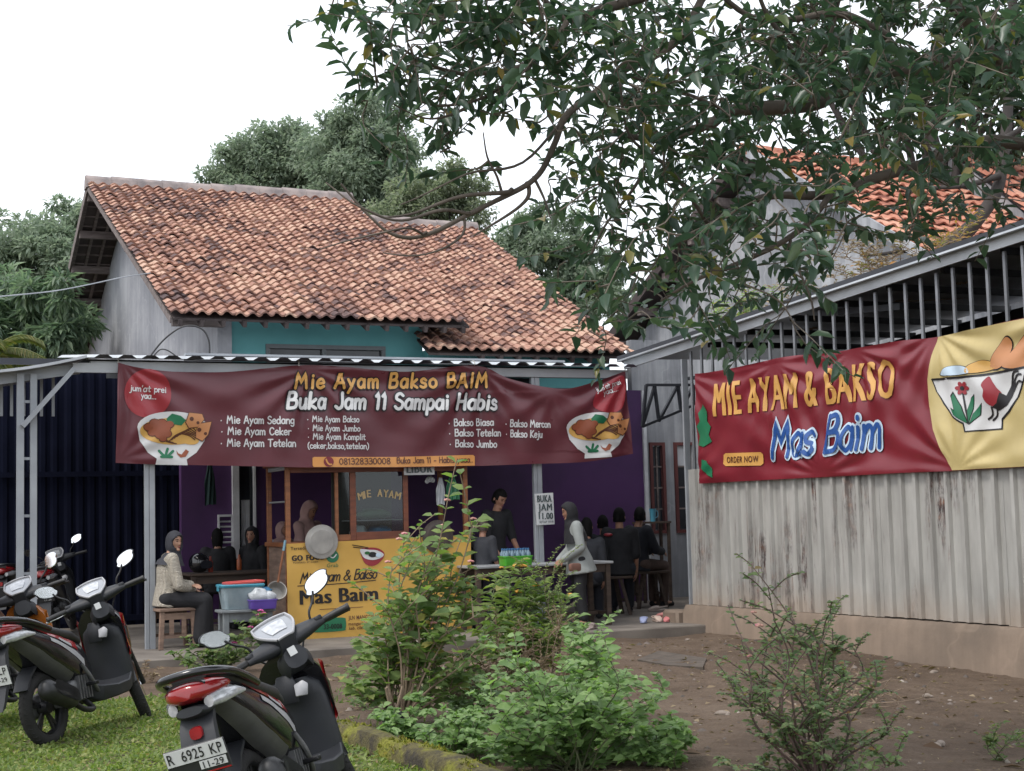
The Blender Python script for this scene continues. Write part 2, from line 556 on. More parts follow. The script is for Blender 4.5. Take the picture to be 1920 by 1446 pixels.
# grass blades of the lawn (uncountable)
n = 150000
P = np.stack([RNG.uniform(-6.5, .9, n), 5.2 + 8.4 * RNG.random(n) ** .9, np.zeros(n)], 1)
keep = ((P[:, 0] - K0.x) * .875 + (P[:, 1] - K0.y) * .485 < -.08) & (P[:, 1] + .25 * P[:, 0] < 12.2 + .25 * np.sin(P[:, 0] * 2.3)) & (np.abs(P[:, 0]) < P[:, 1] * .37 + .3)
P = P[keep]
dens = np.array([noise.noise(Vector((p[0] * 1.9, p[1] * 1.9, 0))) * .6 + noise.noise(Vector((p[0] * 6, p[1] * 6, 2))) * .5 for p in P])
P = P[dens > -.30 + RNG.uniform(-.25, .15, len(P))]
P[:, 2] = gz(P[:, 0], P[:, 1]) + np.array([.016 * noise.noise(Vector((p[0], p[1], 0)) * 2.6) for p in P]) + .024
D = RNG.normal(0, 1, (len(P), 3)); D[:, 2] = np.abs(D[:, 2]) * .55 + .12
V, T = leaves_vt(P, D, RNG.normal(0, .5, (len(P), 3)) + [0, 0, 1], RNG.uniform(.018, .052, len(P)), RNG.uniform(.3, .6, len(P)), SIMPLE_V, SIMPLE_T)
M_grass = leaf_mat('grass_blade', [(0, (.11, .175, .045)), (.45, (.19, .25, .07)), (.84, (.27, .31, .10)), (.96, (.34, .32, .14)), (1, (.27, .20, .10))], .4, .6)
tag(link('grass', fast_mesh('grass', V, T, M_grass)), kind='stuff', label='short patchy yellow green grass around the parked scooters', cat='grass')

# ------------------------------------------------------------------ concrete floor of the eating area
M_conc = mat('worn_concrete', (.205, .18, .155), (.115, .098, .084), 1.8, rough=.8, bmp=.25, bscale=25)
fl = MB()
fl.box(-9, 10.6, -1.25, 5.4, -.25, .10, M=FH.m)
tag(fl.build('concrete_floor', M_conc, bevel=.015), kind='structure')

# ================================================================== HOUSE with tiled roof
def plaster_mat(name, c1, c2, dirt=(.09, .095, .11), streak=.5):
    m, t, bs = nodes_of(name)
    v = coords(t); f = noise_n(t, v, 1.1, 6, .62)
    col = ramp(t, f, [(.35, c2), (.62, c1)])
    v2 = coords(t, (5, 5, .35))
    st = ramp(t, noise_n(t, v2, 1.2, 5, .65), [(.42, (1, 1, 1)), (.62, (0, 0, 0))])
    col = mixc(t, math_n(t, 'MULTIPLY', st, streak), col, dirt)
    crack = N(t, 'ShaderNodeTexVoronoi', feature='DISTANCE_TO_EDGE'); crack.inputs['Scale'].default_value = .55
    dv = N(t, 'ShaderNodeVectorMath', operation='ADD'); nn = N(t, 'ShaderNodeTexNoise'); nn.inputs['Scale'].default_value = 2.0
    t.links.new(v, nn.inputs['Vector']); t.links.new(v, dv.inputs[0]); t.links.new(nn.outputs['Color'], dv.inputs[1]); t.links.new(dv.outputs[0], crack.inputs['Vector'])
    ck = ramp(t, crack.outputs['Distance'], [(.004, (1, 1, 1)), (.014, (0, 0, 0))])
    col = mixc(t, math_n(t, 'MULTIPLY', ck, .13), col, tuple(min(1, x * 1.5) for x in c1))
    t.links.new(col, bs.inputs['Base Color'])
    bs.inputs['Roughness'].default_value = .85; bs.inputs['Specular IOR Level'].default_value = .3
    bump(t, bs, noise_n(t, v, 30, 5), .2)
    return m
M_gable = plaster_mat('grey_render', (.37, .38, .41), (.26, .27, .30), streak=.2)
M_teal = mat('teal_paint', (.13, .39, .41), (.10, .32, .335), 1.2, rough=.7, bmp=.1)
M_purple = mat('purple_paint', (.072, .023, .104), (.040, .014, .062), 1.0, rough=.65, bmp=.1)
M_offwhite = plaster_mat('pale_render', (.42, .43, .45), (.28, .29, .31), streak=.4)
M_timber = mat('weathered_timber', (.20, .165, .155), (.11, .09, .085), 3, (1, 6, 6), rough=.85, bmp=.3)
M_timberdk = mat('dark_timber', (.075, .06, .058), (.04, .03, .03), 3, rough=.9)
M_mortar = mat('ridge_mortar', (.30, .25, .235), (.16, .14, .14), 4, rough=.9, bmp=.5)
M_darkglass = mat('dark_window_glass', (.02, .023, .03), (.012, .014, .02), 2, rough=.12)
M_greyframe = mat('grey_window_frame', (.16, .18, .19), rough=.6)
M_white = mat('white_paint', (.62, .63, .65), (.45, .45, .47), 3, rough=.5)
HOUSE_STOPS = [(.48, (.055, .043, .046)), (.59, (.125, .078, .073)), (.685, (.26, .142, .110)), (.80, (.375, .212, .158)), (.95, (.46, .305, .23))]
M_tileI = tile_mat('aged_clay_tile', HOUSE_STOPS, True)
M_tileO = tile_mat('aged_clay_tile_single', HOUSE_STOPS, False)
house = thing('tiled_house', 'old grey and teal house under a weathered clay tile roof, behind the long maroon banner', 'house', mat=FH.m)
def tile_template(wd, ln, amp=.030, th=.016, tilt=.045):
    """one S-shaped pan tile: x across, y up the slope, z out"""
    n = 7
    vs, fs = [], []
    xs = [-.06 + 1.12 * i / n for i in range(n + 1)]
    prof = [amp * math.sin(2 * PI * x - .4) for x in xs]
    for y, dz in ((0, tilt), (ln, 0)):
        for x, p in zip(xs, prof): vs.append((x * wd, y, p + dz))
    for x, p in zip(xs, prof): vs.append((x * wd, .004, p + tilt - th - .012))
    k = n + 1
    for i in range(n):
        fs.append((i, i + 1, k + i + 1, k + i))
        fs.append((2 * k + i, 2 * k + i + 1, i + 1, i))
    return vs, fs
def tiled_slope(parent, corners, ncol, nrow, matI, matO, parts, skip=None, amp=.03, seed=1, name='roof_tile', tilt=.045):
    """corners: eave-left, eave-right, ridge-left, ridge-right in the parent's axes; the lowest rows become single tiles"""
    EL, ER, RL, RR = [Vector(c) for c in corners]
    rnd = random.Random(seed)
    sl = ((RL - EL).length + (RR - ER).length) / 2
    ln = sl / nrow
    tv, tf = tile_template(1.0, 1.0, 1.0, 1.0, 1.0)
    wd0 = (ER - EL).length / ncol
    tv0, tf0 = tile_template(wd0, ln * 1.16, amp, tilt=tilt)
    me = bpy.data.meshes.new(name); me.from_pydata(tv0, [], tf0); me.materials.append(matO); me.update()
    mb = MB(); left = parts
    for j in range(nrow):
        for i in range(ncol):
            t0, t1 = i / ncol, (i + 1) / ncol
            def P(t, q): return (EL.lerp(ER, t)).lerp(RL.lerp(RR, t), q)
            o = P(t0, j / nrow); x = P(t1, j / nrow) - o; y = (P(t0, (j + 1) / nrow) - o).normalized()
            if skip and skip(o): continue
            sx = x.length / wd0; x = x.normalized(); nz_ = x.cross(y).normalized(); y2 = nz_.cross(x)
            jr = rnd.gauss(0, .018); lift = abs(rnd.gauss(0, .009))
            xx = (x * math.cos(jr) + y * math.sin(jr)); yy = y - xx * .0
            M = Matrix(((xx.x * sx, yy.x, nz_.x, o.x), (xx.y * sx, yy.y, nz_.y, o.y), (xx.z * sx, yy.z, nz_.z, o.z), (0, 0, 0, 1)))
            M = M @ Matrix.Translation((rnd.gauss(0, .005), rnd.gauss(0, .011), lift))
            if left > 0:
                link(name, me, parent, M); left -= 1
            else: mb.add(tv0, tf0, 0, M)
    if mb.v:
        o = mb.build(name, matI, parent, smooth=50, fix=False); tag(o, kind='stuff')
    for p in me.polygons: p.use_smooth = True
    me.set_sharp_from_angle(angle=rad(50))
EV, RB = 2.8, 10.475
EL, ER, RL, RR = (.83, EV, 4.25), (5.13, EV, 4.25), (.83, RB, 7.66), (5.79, RB, 7.66)
WEL, WER, WRL, WRR = (4.45, EV, 3.85), (7.75, EV, 3.85), (5.1, RB, 7.24), (8.41, RB, 7.24)
tiled_slope(house, (EL, ER, RL, RR), 25, 40, M_tileI, M_tileO, 150, seed=3, amp=.026, tilt=.036)
def under_main(o):
    t = (o.y - EV) / (RB - EV)
    return o.x < 5.13 + .66 * t - .75 and o.y > EV + 1.0
tiled_slope(house, (WEL, WER, WRL, WRR), 19, 40, M_tileI, M_tileO, 150, skip=under_main, seed=5, amp=.026, tilt=.036)
# decking under the tiles, back slopes, rafters and purlins of the open verge
dk = MB()
def slab(p, q, r, s, th, mb, m=0):
    p, q, r, s = [Vector(x) for x in (p, q, r, s)]
    n = (q - p).cross(s - p).normalized() * th
    mb.add([p, q, r, s, p - n, q - n, r - n, s - n], [(0, 1, 2, 3), (7, 6, 5, 4), (0, 4, 5, 1), (1, 5, 6, 2), (2, 6, 7, 3), (3, 7, 4, 0)], m)
dz = Vector((0, 0, -.05))
def off(p, x=0, y=0): return Vector(p) + Vector((x, y, 0)) + dz
slab(off(EL, .03, .06), off(ER, -.02, .06), off(RR, -.02, 0), off(RL, .03, 0), .03, dk)
slab(off(WEL, .03, .06), off(WER, -.02, .06), off(WRR, -.02, 0), off(WRL, .03, 0), .03, dk)
slab((.85, RB, 7.62), (5.78, RB, 7.62), (5.78, 16.3, 5.03), (.85, 16.3, 5.03), .05, dk)
slab((5.0, RB, 7.2), (8.4, RB, 7.2), (8.4, 16.3, 4.6), (5.0, 16.3, 4.6), .05, dk)
dk.build('roof_deck', M_timberdk, house, smooth=0)
for a0, a1, z in ((.80, 5.80, 7.68), (5.0, 8.42, 7.26)):        # ridge caps
    k = int((a1 - a0) / .42)
    for i in range(k):
        x0 = a0 + (a1 - a0) * i / k; x1 = a0 + (a1 - a0) * (i + 1) / k + .03
        pr = [(-.17, -.13), (-.13, .03), (-.05, .11), (.05, .11), (.13, .03), (.17, -.13)]
        mb = MB(); jz = random.gauss(0, .012)
        mb.loft([[(x0, RB + p, z + q + jz) for p, q in pr], [(x1, RB + p * .9, z + q * .9 + jz) for p, q in pr]])
        mb.build('ridge_tile', M_mortar, house, smooth=60)
for i in range(6):                                              # purlin ends under the left verge, back slope
    b = 10.6 + i * 1.08; z = 7.62 - (b - RB) * .449 - .13
    mb = MB(); mb.box(.86, 1.60, b - .05, b + .05, z - .09, z + .05); mb.build('purlin', M_timber, house, smooth=0)
for i in range(6):
    b = 9.4 - i * 1.25; z = 7.6 - (RB - b) * .444 - .13
    mb = MB(); mb.box(.90, 1.60, b - .05, b + .05, z - .09, z + .05); mb.build('purlin', M_timber, house, smooth=0)
for a in (.88, 1.12, 1.36):
    mb = MB(); mb.bar((a, RB + .1, 7.53), (a, 16.3, 4.92), .05, .07); mb.build('rafter', M_timber, house, smooth=0)
mb = MB()
for i in range(20):
    b = 10.7 + i * .29; z = 7.57 - (b - RB) * .449
    mb.box(.86, 1.58, b - .015, b + .015, z - .02, z + .02)
o = mb.build('batten', M_timber, house, smooth=0)
mb = MB(); mb.bar((.835, RB + .05, 7.56), (.835, 16.32, 4.93), .025, .16); mb.build('barge_board', M_timber, house, smooth=0)
mb = MB(); mb.bar((.835, EV + .1, 4.17), (.835, RB - .05, 7.54), .02, .08); mb.build('barge_board', M_timber, house, smooth=0)
for k in range(24):                                             # rafter feet under the eaves
    a = .95 + k * .29
    z = 4.15 if a < 5.1 else 3.76
    mb = MB(); mb.bar((a, EV + .03, z - .02), (a, 3.55, z + .30), .05, .08); mb.build('rafter_foot', M_timberdk, house, smooth=0)
GA = 1.575
mb = MB()
poly = [(3.66, 0), (3.66, 3.36), (3.42, 3.36), (3.42, 4.42), (RB, 7.50), (16.0, 5.0), (16.0, 0)]
mb.prism(poly, lambda x, y, d: (d, x, y), GA, GA + .2)
mb.build('gable_wall', M_gable, house, smooth=0)
pl_a = FH.onb(340, 900, 3.5)[0]
W1 = FH.onb(498, 645, 3.5); W2 = FH.onb(722, 645, 3.5)
mb = MB()                                                       # upper teal wall round its window strip
ta0, ta1, tz0, tz1 = GA + .203, 4.62, 3.36, 4.42
wz0, wz1 = 3.50, W1[1]
mb.box(ta0, W1[0], 3.5, 3.65, tz0, tz1); mb.box(W2[0], ta1, 3.5, 3.65, tz0, tz1)
mb.box(W1[0], W2[0], 3.5, 3.65, wz1, tz1); mb.box(W1[0], W2[0], 3.5, 3.65, tz0, wz0)
mb.build('upper_wall', M_teal, house, smooth=0)
mb = MB(); mb.box(4.62, 7.6, 3.3, 3.65, 3.36, 3.9); mb.build('wing_wall', M_teal, house, smooth=0)
wf = MB(); mid = W1[0] + .48 * (W2[0] - W1[0])
for a in (W1[0], mid - .03, W2[0] - .06): wf.box(a, a + .06, 3.485, 3.6, wz0, wz1 - .061)
wf.box(W1[0], W2[0], 3.48, 3.6, wz1 - .06, wz1 + .0)
win = wf.build('window', M_greyframe, house, smooth=0)
for a0, a1 in ((W1[0] + .06, mid - .03), (mid + .03, W2[0] - .06)):
    mb = MB(); mb.box(a0, a1, 3.54, 3.55, wz0, wz1 - .06); mb.build('pane', M_darkglass, win, smooth=0)
# purple ground-floor wall with its side window
DW0, DW1 = FH.onb(437, 900, 3.5)[0], FH.onb(478, 900, 3.5)[0]
DZ0 = FH.onb(455, 1040, 3.5)[1]; PR = FH.onb(1207, 900, 3.5)[0]
mb = MB()
mb.box(pl_a, DW0, 3.5, 3.65, .1, 3.357); mb.box(DW1, PR, 3.5, 3.65, .1, 3.357)
mb.box(DW0, DW1, 3.5, 3.65, .1, DZ0); mb.box(DW0, DW1, 3.5, 3.65, 2.5, 3.357)
mb.box(PR - .15, PR, 3.653, 5.0, .1, 3.357)
mb.build('ground_floor_wall', M_purple, house, smooth=0)
mb = MB(); mb.box(PR + .002, PR + .06, 3.46, 3.7, .1, 3.35); mb.build('corner_trim', M_white, house, smooth=0)
wf = MB()
wf.box(DW0 - .02, DW0 + .07, 3.44, 3.52, DZ0 - .05, 2.5); wf.box(DW1 - .03, DW1, 3.45, 3.52, DZ0 - .05, 2.5); wf.box(DW0 + .07, DW1 - .03, 3.44, 3.52, DZ0 - .05, DZ0 + .03)
win = wf.build('window', M_white, house, smooth=0)
mb = MB(); mb.box(DW0 + .07, DW1 - .03, 3.56, 3.57, DZ0 + .03, 2.5); mb.build('pane', M_darkglass, win, smooth=0)
mb = MB(); mb.grid(lambda u, v: (DW0 + .12 + u * .12, 3.545 + .012 * math.sin(u * 28), DZ0 + .05 + v * .7), 24, 2); mb.build('curtain', M_white, win, smooth=80, fix=False)
LA0, LA1 = FH.onb(408, 1000, 3.5)[0], FH.onb(436, 1000, 3.5)[0]
mb = MB(); LZ0, LZ1 = .88, FH.onb(420, 965, 3.5)[1]
mb.box(LA0, LA0 + .02, 3.45, 3.498, LZ0, LZ1); mb.box(LA1 - .02, LA1, 3.45, 3.498, LZ0, LZ1); mb.box(LA0 + .02, LA1 - .02, 3.45, 3.498, LZ1 - .03, LZ1)
sh = mb.build('shutter', M_white, house, smooth=0)
for i in range(9):
    z = LZ0 + .02 + i * (LZ1 - LZ0 - .06) / 9
    mb = MB(); mb.bar((LA0 + .02, 3.475, z + .015), (LA1 - .02, 3.475, z + .015), .03, .008, up=(0, .6, .8)); mb.build('slat', M_white, sh, smooth=0)
# hidden ends that close the house
mb = MB(); mb.box(GA + .203, 8.2, 15.8, 16.0, 0, 4.7); mb.box(8.0, 8.2, 5.0, 15.8, 0, 4.4); mb.build('rear_wall', M_gable, house, smooth=0)
# ================================================================== CANOPY in front of the house
def zinc_mat(name, c1, c2, rough=.38, metal=.75):
    return mat(name, c1, c2, 1.6, (1, 1, 1), rough=rough, metal=metal, bmp=.06, bscale=40)
M_zinc = zinc_mat('bright_zinc_sheet', (.58, .60, .62), (.42, .44, .46), .38)
M_galv = zinc_mat('galvanised_steel', (.50, .52, .55), (.36, .38, .40), .42, .55)
M_postg = mat('grey_painted_steel', (.34, .36, .385), (.25, .265, .29), 2, rough=.45, metal=.2)
M_steeldk = mat('dark_painted_steel', (.035, .038, .048), (.022, .024, .03), 2, rough=.55)
M_fascia = mat('pale_fascia_steel', (.46, .48, .50), (.30, .31, .33), 1.4, (1, 1, 1), rough=.5, metal=.25, bmp=.1)
canopy = thing('sheet_metal_canopy', 'grey steel canopy with corrugated zinc roof edge running above the long maroon banner', 'canopy', mat=FH.m)
def corrugated(mb, a0, a1, fn, pitch=.235, hgt=.035, flat=.55, m=0, prof=None):
    """trapezoid sheet: fn(a, t, h) -> point, t 0..1 along the fall, h the rib height"""
    xs = []
    a = a0
    while a < a1 - 1e-6:
        for q, h in (prof or ((0, 0), (pitch * (1 - flat) * .5, 0), (pitch * (1 - flat), 1), (pitch * (1 - flat * .35), 1))):
            if a + q <= a1: xs.append((a + q, h * hgt))
        a += pitch
    xs.append((a1, 0))
    k = len(xs)
    vs = [fn(x, 0, h) for x, h in xs] + [fn(x, 1, h) for x, h in xs]
    mb.add(vs, [(i, i + 1, k + i + 1, k + i) for i in range(k - 1)], m)
CZ, CSL = 3.325, .105
for i in range(9):                                # roof sheets, each a part
    a0 = -.66 + i * .76; mb = MB()
    corrugated(mb, a0, a0 + .775, lambda a, t, h: (a, -.14 + t * 3.2, CZ + (-.14 + t * 3.2 + .14) * CSL + h + .002 * (i % 2)), pitch=.258)
    mb.build('roof_sheet', M_zinc, canopy, smooth=0, fix=False)
mb = MB(); mb.box(-.62, 6.13, .0, .09, 3.19, 3.30); mb.build('front_beam', M_fascia, canopy, smooth=0, bevel=.004)
mb = MB()
mb.box(.75, 5.98, 1.60, 1.66, 3.50, 3.585); mb.box(.75, 5.98, 1.54, 1.60, 3.557, 3.585)
mb.build('gutter', M_postg, canopy, smooth=0)
for k in range(5):
    b = .7 + k * .55; mb = MB(); mb.box(-4.5, 6.12, b, b + .05, CZ + b * CSL - .075, CZ + b * CSL - .005); mb.build('purlin', M_steeldk, canopy, smooth=0)
def post(parent, a, b, z0, z1, name='post'):
    mb = MB()
    mb.box(a - .052, a - .004, b - .03, b + .03, z0, z1); mb.box(a + .0, a + .062, b - .03, b + .03, z0, z1 - .001)
    return mb.build(name, M_postg, parent, smooth=0, bevel=.004)
post(canopy, .02, .045, .0, 3.19)
p2a = FH.onb(1016, 1000, .045)[0] - .05
post(canopy, p2a, .045, .1, 3.19)
for a in (p2a, .02):
    mb = MB(); mb.bar((a, .08, 3.15), (a, 2.9, 3.42), .05, .07); mb.build('rafter', M_steeldk, canopy, smooth=0)
# black roof truss at the right end
mb = MB()
q = [FH.onb(x, y, 1.0) for x, y in ((1205, 800), (1300, 760), (1300, 722), (1212, 722), (1205, 800), (1228, 724), (1236, 790), (1272, 722), (1278, 772), (1300, 724))]
for i in range(len(q) - 1):
    mb.bar((q[i][0], 1.0 + .002 * i, q[i][1]), (q[i + 1][0], 1.0 + .002 * i, q[i + 1][1]), .035, .045, up=(0, 1, 0))
mb.build('truss', M_steeldk, canopy, smooth=0)

# ------------------------------------------------------------------ carport, left
carport = thing('carport', 'dark open carport at the left, grey post and diagonal brace under its roof edge', 'carport', mat=FH.m)
c0, c1 = FH.onb(160, 668, 0), FH.onb(-60, 700, 0)
mb = MB()
def edge(t): return Vector((lerp(c0[0], c1[0], t), 0, lerp(c0[1], c1[1], t) - .03 * math.sin(t * PI)))
vs, fs = [], []
for i in range(9):
    e = edge(i / 8)
    vs += [(e.x, -.13, e.z), (e.x, 3.3, e.z + .10), (e.x, -.13, e.z - .03), (e.x, 3.3, e.z + .07)]
for i in range(8):
    o = i * 4
    fs += [(o, o + 4, o + 5, o + 1), (o + 2, o + 3, o + 7, o + 6), (o, o + 2, o + 6, o + 4)]
mb.add(vs, fs); mb.build('roof_sheet', M_galv, carport, smooth=0, fix=False)
mb = MB(); e0, e1 = FH.onb(222, 692, 0), FH.onb(136, 690, 0)
mb.box(e1[0], -.33, -.02, .04, 3.17, 3.275); mb.build('lintel', M_fascia, carport, smooth=0)
mb = MB(); l0, l1 = FH.onb(150, 690, 0.02), FH.onb(-40, 715, .02)
mb.bar((l0[0], .09, l0[1]), (l1[0], .09, l1[1]), .05, .12); mb.build('front_beam', M_postg, carport, smooth=0)
pa = FH.onb(51, 900, .02)[0]
mb = MB(); mb.box(pa - .11, pa - .035, 0, .06, 0, 3.15); mb.box(pa + .03, pa + .10, 0, .06, 0, 3.15)
for i in range(5): mb.box(pa - .035, pa + .03, .02, .04, .35 + i * .62, .38 + i * .62)
mb.build('post', M_postg, carport, smooth=0)
b0, b1 = FH.onb(42, 800, -.03), FH.onb(138, 692, -.03)
mb = MB(); mb.bar((b0[0], -.04, b0[1]), (b1[0], -.04, b1[1]), .05, .085, up=(0, 1, 0)); mb.build('brace', M_postg, carport, smooth=0)
for x in (-12, 3, 22, 45, 60, 78, 100):
    a = FH.onb(x, 720, .5)[0]; mb = MB(); mb.box(a - .015, a + .015, .5, .53, 2.72, 3.2); mb.build('bar', M_postg, carport, smooth=0)
M_navy = mat('navy_steel_gate', (.009, .011, .024), (.006, .007, .016), 1.2, rough=.95, spec=.06)
gate = thing('sliding_gate', 'dark navy ribbed metal gate at the back of the carport', 'gate', mat=FH.m)
gL, gR = -9.5, GA - .02
k = int((gR - gL) / .62)
for i in range(k):
    mb = MB(); a0 = gL + (gR - gL) * i / k
    corrugated(mb, a0, gL + (gR - gL) * (i + 1) / k, lambda a, t, h: (a, 4.3 - h, .1 + t * 3.5), pitch=.155, hgt=.03)
    mb.build('panel', M_navy, gate, smooth=0, fix=False)
mb = MB(); mb.box(gL, gR, 4.21, 4.262, 2.15, 2.22); mb.box(gL, gR, 4.21, 4.262, .16, .24); mb.build('rail', M_navy, gate, smooth=0)

# ================================================================== CORRUGATED SHED, right
def rusty_sheet():
    m, t, bs = nodes_of('rusty_corrugated_sheet')
    v = coords(t)
    base = ramp(t, noise_n(t, coords(t, (3.5, 3.5, .8)), 1.2, 4, .6), [(.3, (.30, .29, .27)), (.55, (.42, .41, .385)), (.72, (.50, .49, .46))])
    sep = N(t, 'ShaderNodeSeparateXYZ'); t.links.new(v, sep.inputs[0])
    low = math_n(t, 'SUBTRACT', 1.0, math_n(t, 'MULTIPLY', math_n(t, 'SUBTRACT', sep.outputs['Z'], .30), 1.7))
    lown = math_n(t, 'ADD', low, math_n(t, 'MULTIPLY_ADD', noise_n(t, v, 1.6, 4), .9, -.62))
    mud = ramp(t, lown, [(.25, (0, 0, 0)), (.8, (1, 1, 1))])
    col = mixc(t, math_n(t, 'MULTIPLY', mud, .62), base, (.30, .225, .165))
    st = noise_n(t, coords(t, (5.5, 5.5, .45)), 1.25, 7, .68)
    where = ramp(t, noise_n(t, coords(t, (1.5, 1.5, .7)), 1.0, 3), [(.45, (0, 0, 0)), (.62, (1, 1, 1))])
    rust = math_n(t, 'MULTIPLY', ramp(t, st, [(.47, (0, 0, 0)), (.545, (1, 1, 1))]), where)
    flake = ramp(t, noise_n(t, coords(t, (22, 22, 5)), 1, 5, .75), [(.42, (0, 0, 0)), (.56, (1, 1, 1))])
    rust = math_n(t, 'MULTIPLY', rust, math_n(t, 'MULTIPLY_ADD', flake, .75, .25))
    rcol = ramp(t, noise_n(t, v, 9, 4), [(.35, (.035, .025, .026)), (.55, (.085, .05, .042)), (.7, (.20, .095, .055))])
    col = mixc(t, rust, col, rcol)
    t.links.new(col, bs.inputs['Base Color'])
    t.links.new(math_n(t, 'MULTIPLY_ADD', rust, .4, .48), bs.inputs['Roughness'])
    t.links.new(math_n(t, 'MULTIPLY_ADD', math_n(t, 'ADD', rust, mud), -.3, .3), bs.inputs['Metallic'])
    bump(t, bs, math_n(t, 'ADD', flake, noise_n(t, v, 25, 3)), .15, .004)
    return m
M_rust = rusty_sheet()
M_plinth = plaster_mat('muddy_concrete_plinth', (.25, .19, .145), (.16, .125, .098), dirt=(.10, .078, .06), streak=.25)
shed = thing('corrugated_shed', 'rust streaked corrugated metal shed on a concrete plinth, barred opening under its sloping roof', 'shed', mat=FS.m)
SW = 7.6
k = 9
for i in range(k):
    a0 = .03 + i * (SW - .03) / k; a1 = .03 + (i + 1) * (SW - .03) / k
    mb = MB(); j1, j2 = random.gauss(0, .006), random.gauss(0, .003)
    corrugated(mb, a0, a1 + .02, lambda a, t, h: (a, -.012 - h - .003 * (i % 2), lerp(.325 + j1, 1.98, t)), pitch=.2025, hgt=.040, prof=((0, 0), (.128, 0), (.142, 1), (.182, 1), (.196, 0)))
    mb.build('corrugated_sheet', M_rust, shed, smooth=0, fix=False)
mb = MB()
n = 40; rr = []
for i in range(n + 1):
    a = -.02 + i * (SW + .02) / n; w1 = .012 * noise.noise(Vector((a * 2, 0, 0)))
    rr.append([(a, -.17 + w1, -.42), (a, -.13 + w1, .24), (a, -.085 + w1, .318), (a, .12, .318), (a, .12, -.42)])
mb.loft(rr); mb.build('plinth', M_plinth, shed, smooth=30)
mb = MB(); mb.box(-.36, -.025, -.22, .02, -.2, .25); mb.build('plinth_block', M_plinth, shed, bevel=.03)
mb = MB(); mb.box(-.0, .03, -.05, .03, .32, 3.36); mb.build('corner_post', M_postg, shed, smooth=0)
def roofz(a): return 3.50 + (a + 1.25) * .0800
nb = 34
M_barst = mat('bar_steel', (.25, .26, .28), (.15, .155, .165), 3, rough=.45, metal=.4)
for i in range(nb):
    a = .13 + i * .222; mb = MB(); z1 = roofz(a) - .16
    mb.box(a - .017, a + .017, .004, .034, 1.95, z1); mb.build('bar', M_barst, shed, smooth=0, bevel=.003)
mb = MB(); mb.box(0, SW, .036, .08, 1.9, 1.96); mb.box(0, SW, .036, .08, 3.10, 3.14); mb.build('rail', M_steeldk, shed, smooth=0)
fa0, fa1 = -1.25, SW
mb = MB(); mb.bar((fa0, -.06, roofz(fa0) - .09), (fa1, -.06, roofz(fa1) - .09), .03, .11); mb.build('fascia_board', M_fascia, shed, smooth=0)
mb = MB(); mb.bar((fa0 - .05, -.10, roofz(fa0) + .0), (fa1, -.10, roofz(fa1) + .0), .10, .055); mb.build('fascia_cap', M_steeldk, shed, smooth=0)
mb = MB(); mb.bar((fa0 - .05, -.13, roofz(fa0) - .035), (fa1, -.13, roofz(fa1) - .035), .05, .02); mb.build('drip_edge', M_zinc, shed, smooth=0)
for i in range(8):
    a0 = fa0 + i * (fa1 - fa0) / 8; a1 = fa0 + (i + 1) * (fa1 - fa0) / 8 + .02; mb = MB()
    mb.add([(a0, -.05, roofz(a0)), (a1, -.05, roofz(a1)), (a1, 3.1, roofz(a1) + .08), (a0, 3.1, roofz(a0) + .08), (a0, -.05, roofz(a0) - .012), (a1, -.05, roofz(a1) - .012), (a1, 3.1, roofz(a1) + .068), (a0, 3.1, roofz(a0) + .068)],
           [(0, 1, 2, 3), (7, 6, 5, 4), (0, 4, 5, 1), (2, 6, 7, 3)])
    mb.build('roof_sheet', M_galv, shed, smooth=0)
s0, s1 = FS.onb(1575, 585, .3), FS.onb(1690, 575, .3)
mb = MB(); mb.bar((s0[0], .3, s0[1]), (s1[0], .3, s1[1]), .05, .07); mb.build('cross_bar', M_steeldk, shed, smooth=0)
for i in range(9):
    mb = MB(); mb.bar((.2 + i * .8, .25, roofz(.2 + i * .8) - .08), (.2 + i * .8, 2.94, roofz(.2 + i * .8) - .03), .05, .07); mb.build('rafter', M_steeldk, shed, smooth=0)
M_dkwall = mat('painted_shade_wall', (.03, .032, .036), (.018, .019, .022), 1.2, rough=.9)  # shade behind the bars is put into this dark wall colour
mb = MB()
mb.prism([(0, -.2), (0, 2.6), (-1.2, 2.6), (-1.2, 3.5), (SW - .05, 4.12), (SW - .05, -.2)], lambda x, y, d: (x, d, y), 2.95, 3.05)
mb.build('inner_wall', M_dkwall, shed, smooth=0)
mb = MB(); mb.box(SW - .05, SW, .1, 3.05, -.2, 4.0); mb.build('end_wall', M_dkwall, shed, smooth=0)
mb = MB(); mb.box(0, SW, .13, 2.95, -.4, .1); mb.build('floor', M_conc, shed, smooth=0)

# ================================================================== HOUSE behind the shed (orange roof)
R_STOPS = [(.35, (.17, .065, .048)), (.52, (.34, .135, .092)), (.68, (.46, .21, .145)), (.88, (.52, .29, .21))]
M_rtI = tile_mat('orange_clay_tile', R_STOPS, True, .45)
M_rtO = tile_mat('orange_clay_tile_single', R_STOPS, False, .45)
rh = thing('orange_roofed_house', 'grey gabled house with bright orange tile roof half hidden by leaves behind the corrugated shed', 'house', mat=FS.m)
RG = 3.25
ap, pz = FS.onb(1424, 290, RG - .35)
ap, pz = -2.35, 6.85
be, bz = -6.25, 4.4
fe, fz = 1.9, 4.25
tiled_slope(rh, ((fe, RG - .35, fz), (fe, RG + 10, fz), (ap, RG - .35, pz), (ap, RG + 10, pz)), 44, 17, M_rtI, M_rtO, 0, seed=9, amp=.026, tilt=.06)
